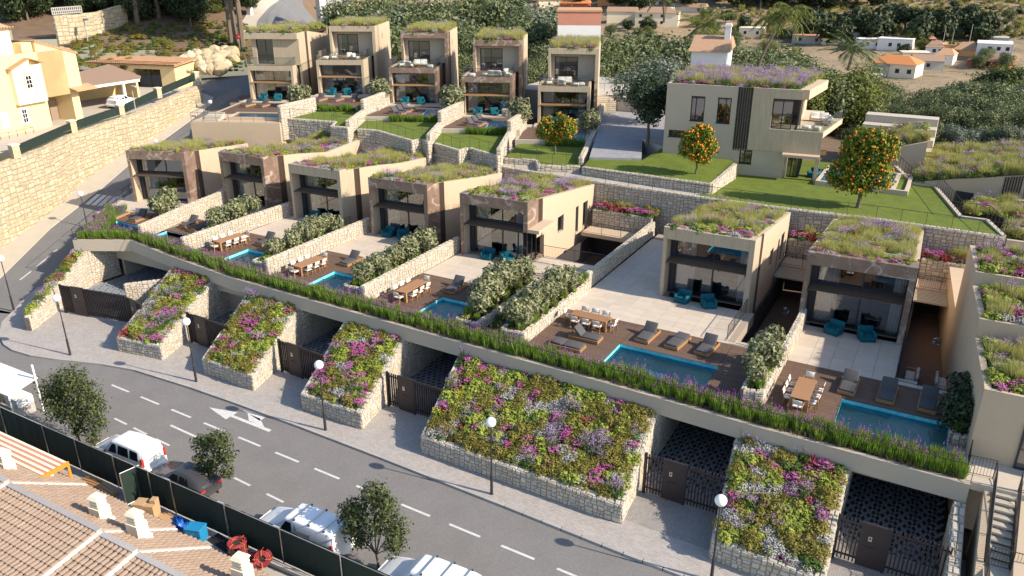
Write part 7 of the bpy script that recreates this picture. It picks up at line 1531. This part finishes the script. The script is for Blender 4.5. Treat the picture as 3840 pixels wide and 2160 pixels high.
for k in range(5): q.tube((-11.3+k*.98, -1.45, -.45), (-11.3+k*.98, -1.45, .6), .03, 5)
q.tube((-11.5, -1.45, .6), (-7.35, -1.45, .6), .03, 5); q.tube((-7.35, -1.45, .6), (-7.35, 0, .6), .03, 5); q.build('balcony_railing', m_metal, YH)
X = MB(); X.box(-11.5, -5.1, 1.6, 6, 7.75, 10.4); X.build('upper_storey', m_cream, YH); MB().hexa([(-11.6, 1.2, 10.4), (-4.7, 1.2, 10.4), (-4.7, 6, 10.4), (-11.6, 6, 10.4)], [(-11.6, 3.2, 11.5), (-6.5, 3.2, 11.5), (-6.5, 4, 11.5), (-11.6, 4, 11.5)]).build('upper_roof', m_terracotta, YH)
for k in range(20): MB().mesh(TM.v, TM.f).build('eave_tile', m_terracotta, YH, (-11.4+k*.34, 1.1, 10.45), 0)
MB().box(-6.7, -5.8, 1.54, 1.6, 7.9, 9.8).build('upper_door', m_whitep, YH); MB().box(-8.6, -7.7, 1.54, 1.6, 8.4, 9.6).build('upper_window', m_carglass, YH); MB().box(-5.1, -3.8, .36, 1.8, 7.75, 8.9).build('terrace_parapet', m_yellow, YH)
cp = thing('carport', 'brown shingled carport roof on white posts beside the yellow house', 'carport', (-92, 64, 5.2))
Q = [Vector((-91.6, 60.1, 8.2)), Vector((-92.0, 67.4, 8.2)), Vector((-94.0, 69.2, 8.3)), Vector((-104.5, 72.2, 8.9)), Vector((-101.0, 64.5, 8.7)), Vector((-97, 59.5, 8.5))]; O = Vector((-92, 64, 5.2))
MB().hexa([q-O-Vector((0, 0, .22)) for q in Q], [q-O for q in Q]).build('roof', m_brownroof, cp); MB().bar(Q[0]-O-Vector((-.06, 0, .1)), Q[1]-O-Vector((-.06, 0, .1)), .1, .3).build('fascia', m_whitep, cp)
MB().box(-.2, .08, .9, 1.2, 0, 2.85).build('post', m_whitep, cp); MB().box(-3.5, -3.3, -3.5, -3.2, 0, 2.9).build('post', m_whitep, cp); MB().box(-9, -8.7, -3, 7, 0, 2.8).box(-9, -4.6, 6.2, 6.5, 0, 2.8).build('back_wall', m_yellow, cp); MB().box(-8.0, -7.5, -2, -1.5, 0, 1.7).build('white_cabinet', m_whitep, cp)
gb_ = thing('garage', 'low garage with dark gates and a row of roof tiles at the end of the yellow driveway', 'garage', (-112.5, 74.8, 5.18), atan2(3.4, 13.5)); 
X = MB(); front_wall(X, 0, .3, 0, 14.2, 0, 3.1, [(1.0, 6.0, 0, 2.7), (7.4, 11.8, 0, 2.6)]); X.box(13.9, 14.2, .3, 5, 0, 3.3); X.box(0, 14.2, 4.8, 5, 0, 3.3); X.build('wall', m_yellow, gb_)
MB().box(1.0, 6.0, .5, .6, 0, 2.7).build('gate', m_roomdark, gb_); MB().box(7.4, 11.8, .5, .6, 0, 1.7).box(9.5, 9.7, .45, .62, 0, 2.6).build('gate', m_metal, gb_); MB().hexa([(-.4, -.5, 3.1), (14.7, -.5, 3.1), (14.7, 5.2, 3.6), (-.4, 5.2, 3.6)], [(-.4, -.5, 3.25), (14.7, -.5, 3.25), (14.7, 5.2, 3.8), (-.4, 5.2, 3.8)]).build('roof', m_terracotta, gb_)
for k in range(46):
    for j in range(3): o = link('roof_tile', bpy.data.meshes.get('roof_tile'), gb_, (-.3+k*.33, -.6+j*.8, 3.3+j*.08)); o.scale = (1.25, 2, 1.3); 
mtl = TM.me('terracotta_roof_tile', m_terracotta)
for o in gb_.children:
    if o.name.startswith('roof_tile'): o.data = mtl
CW = [(0, .6, .3, .66, .45, .70), (.28, .76, .2, .78, .6, .84), (.85, .80, .18, .92, .68, .98), (1.05, .80, .18, .95, .68, 1.02), (1.65, .81, .18, .97, .58, 1.44), (2.6, .81, .18, .99, .60, 1.48), (3.3, .80, .2, 1.0, .60, 1.38), (3.62, .76, .26, .98, .58, 1.16), (3.68, .72, .32, .92, .56, 1.0)]
v5 = car('parked_car', 'small white hatchback parked under the carport of the yellow house', 'car', (-92.5, 66.2, 5.2), radians(-76), CW, m_carwhite, (.65, 3.05), .29, [(1.35, 2.05, 2.0, 1.68), (2.15, 2.95, 2.85, 2.12), (3.0, 3.4, 3.3, 2.98)]); screen(v5, 'windscreen', CW[3], CW[4]); P = lambda y, z: (3.70-(z-1.0)*.55, y, z)
MB().poly([(3.66, -.52, 1.03), (3.66, .52, 1.03), (3.42, .46, 1.34), (3.42, -.46, 1.34)]).build('rear_window', m_carglass, v5)
for s in (-1, 1): MB().box(3.58, 3.70, s*.66-.07, s*.66+.07, .72, 1.02).build('tail_light', m_red, v5); MB().rbox(.1, .14, .12, .04, T4(1.2, s*.86, 1.02), 2).build('mirror', m_carwhite, v5)
bt_ = MB().rbox(.12, 1.5, .26, .05, T4(3.66, 0, .42), 2).build('bumper', m_carwhite, v5, smooth=True)
sl_ = thing('street_light', 'tall grey street light at the edge of the pine slope', 'street light', (-121, 80.8, 8.0)); q = MB(); hz = HT(r1(665, 150), -121, 80.8)-8.0; q.tube((0, 0, -2), (0, 0, hz), .12, 8, r2=.08); q.build('pole', m_kerb, sl_); MB().rbox(1.5, .5, .28, .1, T4(.5, .2, hz+.1), 2).build('lamp_head', m_kerb, sl_, smooth=True)
for p, tp, lb in (((1068, 1080), (1035, 650), 'slim street light standing on the hill pavement at the rubble wall'), ((985, 1090), (945, 830), 'thin bare pole beside the slim street light on the hill pavement')):
    b = GR(r1(*p)); h_ = HT(r1(*tp), b.x, b.y)-b.z; s_ = thing('street_light' if tp[1] == 650 else 'pole', lb, 'street light' if tp[1] == 650 else 'pole', b); MB().tube((0, 0, 0), (0, 0, h_), .07, 8, r2=.05).build('pole', m_kerb, s_)
    if tp[1] == 650: MB().rbox(.9, .4, .2, .08, T4(.3, .1, h_), 2).build('lamp_head', m_kerb, s_, smooth=True)
# ------------------------------------------------------------------ pine slope at the upper left
for o in bpy.data.objects: 
    if o.name == 'terrain': o.data.materials.append(m_litter)
tm = bpy.data.objects['terrain'].data
for p in tm.polygons:
    c = p.center; d = hypot(c.x, c.y); a = math.degrees(atan2(c.x*_r.x+c.y*_r.y, c.x*_h.x+c.y*_h.y))
    if a < -11 and d < 230 or (d < 125): p.material_index = 1
stone_wall('rubble_wall', 'old rubble retaining wall across the shaded pine slope', [tuple(GT(r1(*p))[:2]) for p in ((445, 345), (620, 320), (760, 260), (960, 175))], [GT(r1(*p)).z+h for p, h in (((445, 345), 4.2), ((620, 320), 4.0), ((760, 260), 3.4), ((960, 175), 3.0))], [GT(r1(*p)).z-1 for p in ((445, 345), (620, 320), (760, 260), (960, 175))], .6, 120, size=.9, sides='R', cat='stone wall', mat=m_boulder)
lf = thing('lattice_fence', 'pale lattice fence on top of the rubble wall on the pine slope', 'fence', GT(r1(450, 300))); q = MB(); O = lf.location; a = GT(r1(445, 345))+Vector((0, 0, 4.3))-O; b = GT(r1(660, 315))+Vector((0, 0, 4.2))-O
for k in range(16): p = a+(b-a)*(k/15); q.bar(p, p+Vector((0, 0, 1.0)), .15, .15)
for h_ in (.1, .5, 1.0): q.bar(a+Vector((0, 0, h_)), b+Vector((0, 0, h_)), .15, .15)
q.build('lattice', m_kerb, lf)
for i, (x, y) in enumerate([(1395, 500), (1440, 470), (1450, 520), (1500, 450), (1510, 500), (1525, 545), (1560, 440), (1575, 490), (1590, 540), (1630, 430), (1640, 480), (1655, 530), (1700, 425), (1700, 470), (1710, 520), (1755, 440), (1765, 490), (1600, 560), (1545, 565), (1660, 560)]):
    p = GT(r1(x, y)); s = rnd.uniform(.9, 1.35); bm = bmesh.new(); bmesh.ops.create_icosphere(bm, subdivisions=2, radius=1)
    for v in bm.verts: v.co *= 1+.28*mnoise.noise(v.co*1.3+Vector((i*7.1, 0, 0))); v.co.z *= .9
    me = bpy.data.meshes.new('boulder'); bm.to_mesh(me); bm.free(); me.materials.append(m_boulder); o = link('boulder', me, None, p+Vector((0, 0, .5)), rnd.uniform(0, 6)); o.scale = (s, s, s)
    tag(o, 'big pale boulder of the rock bank beside the hill road', 'boulder', 'boulders of the rock bank')
GP = 'dark pines on the slope at the upper left'
def forest(n, x0, x1, y0, y1, kinds, smin, smax, label, group, zf=GT, cat='tree', name='tree', sz=1.0):
    for i in range(n):
        px = x0+(x1-x0)*((i*.6180339+rnd.random()*.25) % 1); py = y0+(y1-y0)*rnd.random()
        tree(rnd.choice(kinds), tuple(zf((px, py))-Vector((0, 0, .2))), rnd.uniform(smin, smax), label, cat, name, group, sz=sz)
forest(60, 60, 860, -60, 88, ['wood', 'wood', 'dark'], 1.0, 1.7, 'dense dark pine on the shaded slope at the upper left', GP, name='pine_tree')
forest(16, -60, 230, -90, 30, ['wood'], 1.0, 1.6, 'dense dark pine on the shaded slope at the upper left', GP, name='pine_tree')
forest(7, 700, 950, 20, 110, ['lime', 'pine'], .5, .9, 'low bush on the brown pine slope', 'bushes on the pine slope', cat='bush', name='bush')
for x, y, s in ((1040, 195, 1.9), (1205, 150, 1.9), (1745, 330, 1.7), (1785, 370, 1.8), (1835, 385, 2.1), (1770, 300, 1.6), (1235, 110, 1.8)):
    p = GT(r1(x, y)); tree('pine', tuple(p), s, 'tall pale trunked pine above the rock bank and brown slope', 'tree', 'pine_tree', 'tall pale trunked pines', sz=1.75)
rs = GT(r1(1815, 395)); t = thing('road_sign', 'small round red road sign among the pine trunks', 'road sign', rs); MB().tube((0, 0, 0), (0, 0, 2.2), .04, 6).build('post', m_kerb, t); MB().tube((0, -.03, 2.3), (.02, -.08, 2.3), .42, 16).build('disc', m_red, t); MB().box(-.25, .25, -.11, -.09, 2.22, 2.38).build('bar', m_whitep, t)
rs = GT(r1(1890, 135)); t = thing('white_post', 'small white marker post beside the upper road', 'marker post', rs); MB().box(-.5, .5, -.3, .3, 0, 1.6).build('base', m_whitep, t); MB().rbox(.8, .5, .9, .2, T4(0, 0, 2.0), 2).build('top', m_whitep, t)
def drape(name, la, lb, mat, n=14, m=6, up=.3):
    mb = MB(); rows = []
    for k in range(n+1):
        f = k/n*(len(la)-1); q = min(int(f), len(la)-2); f -= q; A = la[q]*(1-f)+la[q+1]*f; B = lb[q]*(1-f)+lb[q+1]*f
        rows.append([A*(1-i/m)+B*(i/m) for i in range(m+1)])
    W_ = m+1; vs = [(p.x, p.y, terr(p.x, p.y)+up) for r in rows for p in r]
    mb.mesh(vs, [(k*W_+i, k*W_+i+1, (k+1)*W_+i+1, (k+1)*W_+i) for k in range(n) for i in range(m)]); return mb.build(name, mat, kind='structure')
drape('upper_road', [GT(r2(*p)) for p in ((200, 270), (215, 170), (290, 90), (380, 20), (420, -60))], [GT(r2(*p)) for p in ((690, 270), (690, 205), (620, 140), (560, 60), (540, -60))], m_asphalt2)
drape('upper_verge', [GT(r2(*p)) for p in ((60, 330), (90, 200), (150, 100), (240, 20), (300, -60))], [GT(r2(*p)) for p in ((200, 270), (215, 170), (290, 90), (380, 20), (420, -60))], m_lightconc, up=.25)
# ------------------------------------------------------------------ town and groves behind
m_win = M('dark_window', (.03, .035, .045), .2, .2, 3)
def tower(name, label, x0, x1, yb, h, dep, wall, roof=None, rtype='flat', yaw=0, nwin=3, base=GT, fl=1):
    p = base(((x0+x1)/2, yb)); w_ = (p-CPOS).dot(_f); mpp = w_/FPX; Wd = (x1-x0)*mpp; ang = atan2(p.y, p.x)-pi/2+yaw
    t = thing(name, label, 'house', p, ang); H = h*mpp*1.05
    MB().box(-Wd/2, Wd/2, 0, dep, -4, H).build('wall', wall, t)
    if rtype == 'flat': MB().box(-Wd/2-.15, Wd/2+.15, -.15, dep+.15, H, H+.25).build('roof', roof or wall, t)
    elif rtype == 'gable': MB().hexa([(-Wd/2-.4, -.5, H), (Wd/2+.4, -.5, H), (Wd/2+.4, dep+.5, H), (-Wd/2-.4, dep+.5, H)], [(-Wd/2-.2, dep*.45, H+dep*.2), (Wd/2+.2, dep*.45, H+dep*.2), (Wd/2+.2, dep*.55, H+dep*.2), (-Wd/2-.2, dep*.55, H+dep*.2)]).build('roof', roof, t)
    elif rtype == 'hip': MB().hexa([(-Wd/2-.4, -.5, H), (Wd/2+.4, -.5, H), (Wd/2+.4, dep+.5, H), (-Wd/2-.4, dep+.5, H)], [(-Wd/4, dep*.45, H+dep*.22), (Wd/4, dep*.45, H+dep*.22), (Wd/4, dep*.55, H+dep*.22), (-Wd/4, dep*.55, H+dep*.22)]).build('roof', roof, t)
    for f in range(fl):
        for i in range(nwin):
            x = -Wd/2+Wd*(i+.5)/nwin; z = H*(f+.5)/fl; s = min(Wd/nwin*.3, .6)
            if rnd.random() < .85: MB().box(x-s, x+s, -.06, -.005, z-.6, z+.7).build('window', m_win, t)
    return t
TW = [('white flat roofed house with a row of small windows in the valley', 3290, 3410, 192, 38, 9, m_whitep, None, 'flat', 4, 1), ('long low white house left of the white block', 3200, 3300, 185, 30, 8, m_whitep, None, 'flat', 3, 1), ('pink roofed house behind the white block', 3420, 3500, 172, 22, 10, m_redwall, m_pinkroof, 'hip', 2, 1), ('white house with weathered brown hip roof in the valley', 3470, 3530, 207, 26, 9, m_whitep, m_brownroof, 'hip', 3, 1),
      ('orange rendered house in the valley', 3515, 3575, 205, 30, 9, m_orangewall, None, 'flat', 2, 1), ('peach house with terracotta hip roof right of the orange house', 3575, 3655, 217, 24, 11, m_orangewall, m_terracotta, 'hip', 3, 1), ('tall white modern block with round window at the right', 3660, 3775, 232, 60, 14, m_whitep, None, 'flat', 4, 2), ('grey upper box on top of the white modern block', 3695, 3770, 178, 30, 8, m_greywall, None, 'flat', 2, 1),
      ('red walled house with brown roof below the white modern block', 3630, 3770, 252, 20, 10, m_redwall, m_brownroof, 'hip', 3, 1), ('white cube house with terracotta hip roof in the valley', 3505, 3565, 245, 36, 9, m_whitep, m_terracotta, 'hip', 1, 1), ('long pale walled compound in front of the valley houses', 3385, 3480, 230, 28, 8, m_cream, None, 'flat', 0, 1), ('beige villa with bright orange hip roof, nearest of the valley houses', 3255, 3420, 292, 48, 10, m_cream, m_orangeroof, 'hip', 4, 1),
      ('half built tan annex left of the orange roofed villa', 3258, 3325, 288, 40, 6, m_concrete, None, 'flat', 1, 1), ('grey gable house right of the orange roofed villa', 3425, 3530, 262, 30, 9, m_greywall, m_brownroof, 'gable', 1, 1), ('ruined pale garden walls left of the orange roofed villa', 3215, 3300, 318, 30, 5, m_greywall, None, 'flat', 0, 1), ('long pink roofed bungalow left of the valley centre', 2970, 3150, 165, 24, 9, m_concrete, m_pinkroof, 'flat', 3, 1),
      ('small beige house with flat pink roof right of the bungalow', 3085, 3150, 168, 24, 8, m_cream, m_pinkroof, 'flat', 2, 1), ('white house with chimney behind the bungalow', 3090, 3220, 140, 18, 8, m_whitep, m_terracotta, 'gable', 2, 1), ('pale low house behind the tall palm', 2770, 2860, 140, 30, 9, m_cream, None, 'flat', 2, 1), ('cream house with brown roof behind the palm crown', 2380, 2540, 98, 44, 11, m_cream, m_brownroof, 'hip', 4, 2),
      ('beige house with brown gable left of the cream house', 2275, 2385, 85, 36, 10, m_cream, m_brownroof, 'gable', 3, 1), ('red house with orange roofs at the top of the picture', 2100, 2205, 52, 34, 10, m_redwall, m_orangeroof, 'gable', 3, 1), ('orange villa at the top edge behind the red house', 2240, 2330, 22, 22, 9, m_orangewall, m_terracotta, 'hip', 3, 1), ('white house with orange roof at the top edge', 2400, 2470, 24, 18, 9, m_whitep, m_orangeroof, 'hip', 2, 1), ('grey house at the top edge near the palms', 2510, 2640, 45, 16, 9, m_greywall, m_brownroof, 'gable', 3, 1), ('white cube house at the far left of the valley', 2480, 2535, 62, 26, 8, m_whitep, None, 'flat', 1, 1), ('pale terrace house near the top edge in the middle', 2020, 2100, 28, 24, 10, m_cream, m_brownroof, 'gable', 3, 1)]
for lb, x0, x1, yb, h, dep, wall, roof, rt_, nw, fl in TW: tower('house', lb, x0, x1, yb, h, dep, wall, roof, rt_, rnd.uniform(-.25, .25), nw, fl=fl)
def near(d):
    return lambda p: (lambda r: (lambda q: Vector((q.x, q.y, q.z)))(CPOS+r*(d/hypot(r.x, r.y))))(ray(p))
t = tower('house', 'white walled house with a wide pink upper wall between the trees', 2090, 2250, 175, 118, 8, m_whitep, m_terracotta, 'flat', 0, 0, base=near(128)); 
for c in list(t.children):
    if c.name.startswith('wall'): bb_ = [v.co for v in c.data.vertices]; X0 = min(v.x for v in bb_); X1 = max(v.x for v in bb_); ZT_ = max(v.z for v in bb_)
MB().box(X0-.01, X1+.01, -.02, -.004, ZT_*.62, ZT_).build('upper_wall', m_pinkroof, t)
t = tower('house', 'bright white villa with terrace at the top edge above the upper row', 1205, 1320, 72, 110, 9, m_whitep, None, 'flat', .1, 0, base=near(150)); MB().box(-1.4, 1.6, -.1, -.005, 0, 4.2).build('veranda', m_greywall, t)
t = tower('house', 'white house with dark red tiled roof and white chimney behind the large villa', 2590, 2720, 250, 52, 9, m_whitep, m_terracotta, 'gable', -.1, 0, base=near(118)); MB().box(1.6, 2.4, 3, 3.8, 1, 5.6).build('chimney', m_whitep, t); MB().box(1.5, 2.5, 2.9, 3.9, 5.2, 5.4).build('chimney_cap', m_whitep, t)
GO = 'olive green trees of the grove behind the houses'; LO = 'rounded olive green tree in the dense grove behind the houses'
K1 = ['olive', 'olive', 'olive', 'grey', 'oliveD']
def grove(n, x0, x1, y0, y1, kinds, d, label=LO, group=GO, smin=.8, smax=2.9, name='tree', yf=None):
    # crowns reach the given picture height; each trunk stands on the terrain at distance d
    for i in range(n):
        px = x0+(x1-x0)*((i+.5+rnd.uniform(-.4, .4))/n); py = (yf(px) if yf else y0)+(y1-y0)*rnd.random(); q = near(d*rnd.uniform(.96, 1.05))((px, py)); zg = terr(q.x, q.y); s = min(smax, max(smin, (q.z-zg)/4.7))
        tree(rnd.choice(kinds), (q.x, q.y, q.z-4.7*s if q.z-4.7*s < zg+.5 else zg), s, label, 'tree', name, group)
grove(16, 1300, 2060, -30, 20, K1, 152); grove(16, 1330, 2080, 50, 100, K1, 142); grove(15, 1400, 2100, 120, 190, K1, 132); grove(14, 1480, 2230, 200, 270, K1, 124); grove(10, 1560, 2240, 290, 340, K1, 116)
grove(9, 2250, 2680, 120, 165, K1, 140); grove(9, 2250, 2640, 180, 230, K1, 129); grove(8, 2260, 2560, 250, 300, K1, 118); grove(7, 2260, 2540, 330, 380, K1, 110)
grove(9, 2680, 3060, 165, 215, K1, 135); grove(8, 2690, 3050, 215, 250, K1, 124); grove(7, 3030, 3260, 250, 300, ['lime', 'lime', 'olive'], 112, 'yellow green tree right of the large villa', 'yellow green trees behind the villa')
grove(12, 3060, 3900, 290, 330, K1, 138); grove(14, 3100, 3900, 330, 370, K1, 126); grove(14, 3200, 3900, 380, 430, K1, 116); grove(14, 3180, 3900, 440, 480, K1, 108); grove(10, 3440, 3900, 510, 560, K1, 100)
grove(6, 3720, 3900, 215, 300, ['lime', 'wood'], 150, 'tall yellow green pine at the right edge', 'pines at the right edge', name='pine_tree')
grove(5, 1290, 1420, 40, 80, ['wood', 'oliveD'], 136, 'dark conifer beside the white villa above the upper row', 'dark conifers by the white villa')
GV = 'trees between the houses of the valley'; LV = 'dark green tree between the houses of the valley'
forest(72, 2050, 3840, 60, 265, ['far', 'olive', 'lime'], .8, 1.5, LV, GV, cat='tree'); forest(26, 2960, 3760, 112, 172, ['far'], 1.7, 2.7, 'large dark pine along the foot of the dry hill', 'pines at the foot of the dry hill')
hp = []
for k in range(170):
    p = GT((rnd.uniform(1900, 3380), rnd.uniform(-60, 45))) if k < 120 else GT((rnd.uniform(3100, 3860), rnd.uniform(-20, 130))); hp.append((p.x, p.y, p.z-.3, rnd.uniform(1.6, 2.7) if k < 120 else rnd.uniform(.4, 1.0), rnd.uniform(0, 6), pick('hill_pine')))
scatter('pine_wood', 'dark pine wood on the dry hill along the top edge', 'wood', hp)
# palms
def palm(label, base, top, rf, n=26, lean=0, droop=.7):
    p = near(base[2])(base[:2]); h_ = HT(top, p.x, p.y)-p.z; t = thing('palm_tree', label, 'palm tree', p); q = MB(); s = 9; mpp = base[2]/cos(0)/FPX; lx = (top[0]-base[0])*mpp*1.05
    P = [Vector((_r.x*lx*(k/s)**1.4, _r.y*lx*(k/s)**1.4, h_*k/s)) for k in range(s+1)]
    for k in range(s): q.tube(P[k], P[k+1], .22-.07*k/s, 8, r2=.21-.07*(k+1)/s)
    q.build('trunk', m_bark, t); fr = MB()
    for i in range(n):
        a = 2*pi*i*.618; e = rnd.uniform(-.5, 1.2); d = Vector((cos(a), sin(a), 0)); L = rf*rnd.uniform(.8, 1.1); S = 8; pv = [P[-1]+d*(L*(k/S)*cos(e*.6))+Vector((0, 0, L*sin(e)*(k/S)-droop*L*(k/S)**2)) for k in range(S+1)]; side = Vector((-d.y, d.x, 0))
        for k in range(S):
            fr.bar(pv[k], pv[k+1], .05, .04)
            for m in range(3):
                c = pv[k]+(pv[k+1]-pv[k])*(m/3); wl = L*.24*sin(pi*min(1, (k+m/3+1.0)/(S+1)))
                for sg in (-1, 1): tip = c+side*sg*wl+(pv[k+1]-pv[k])*.8-Vector((0, 0, wl*.45)); blade(fr, c, tip, .09)
    fr.build('crown', lf_treelime if 'slim' not in label else lf_tree, t); return t
palm('tallest palm with curved trunk behind the large villa', (2845, 250, 116), (2925, 40), 3.6, 30); palm('second palm standing straight behind the tallest palm', (2880, 110, 150), (2885, 60), 3.2, 22); palm('feathery upright palm left of the tallest palm', (2625, 150, 140), (2640, 90), 5.2, 24, droop=.35); palm('palm hanging in from the top edge', (2490, 85, 150), (2480, -15), 3.0, 24); palm('slim feathery palm in the grove right of the villa', (3180, 265, 118), (3190, 180), 4.6, 20, droop=.3)
# scattered poles in the valley
P_po = thing('pole', '', 'pole'); MB().tube((0, 0, 0), (0, 0, 9), .14, 6, r2=.09).build('shaft', m_kerb, P_po)
for x, y in ((2790, 25), (2850, 40), (3060, 100), (3210, 120), (3420, 160), (3310, 135), (3530, 190), (3630, 180), (3785, 235), (3560, 205)): put(P_po, tuple(GT((x, y))), 0, 'thin pole standing between the valley houses', 'poles in the valley')
# low weeds on the brown slope
wd = []
for k in range(700): p = GT(r1(rnd.uniform(560, 1900), rnd.uniform(180, 560))); wd.append((p.x, p.y, p.z, rnd.uniform(.8, 2.0), rnd.uniform(0, 6), pick(rnd.choice(['dry_tuft', 'heath', 'green_filler']))))
scatter('undergrowth', 'dry weeds and litter on the brown pine slope', 'undergrowth', wd)
sc = []
for k in range(2600): p = GT((rnd.uniform(2750, 3860), rnd.uniform(-60, 150))); sc.append((p.x, p.y, p.z, rnd.uniform(1.2, 4.0), rnd.uniform(0, 6), pick(rnd.choice(['dry_tuft', 'dry_tuft', 'heath', 'feather_grass']))))
scatter('hill_scrub', 'dry grass and low scrub covering the far hillside', 'scrub', sc)

# keep every label within sixteen words
for o in bpy.data.objects:
    l = o.get('label')
    if l and len(l.split()) > 16:
        w = l.split()
        for a_ in ('the', 'a', 'an', 'standing', 'counted', 'grey', 'olive'):
            while len(w) > 16 and a_ in w[1:]: w.remove(a_) if w[0] != a_ else w.pop(1+w[1:].index(a_))
        o['label'] = ' '.join(w[:16])
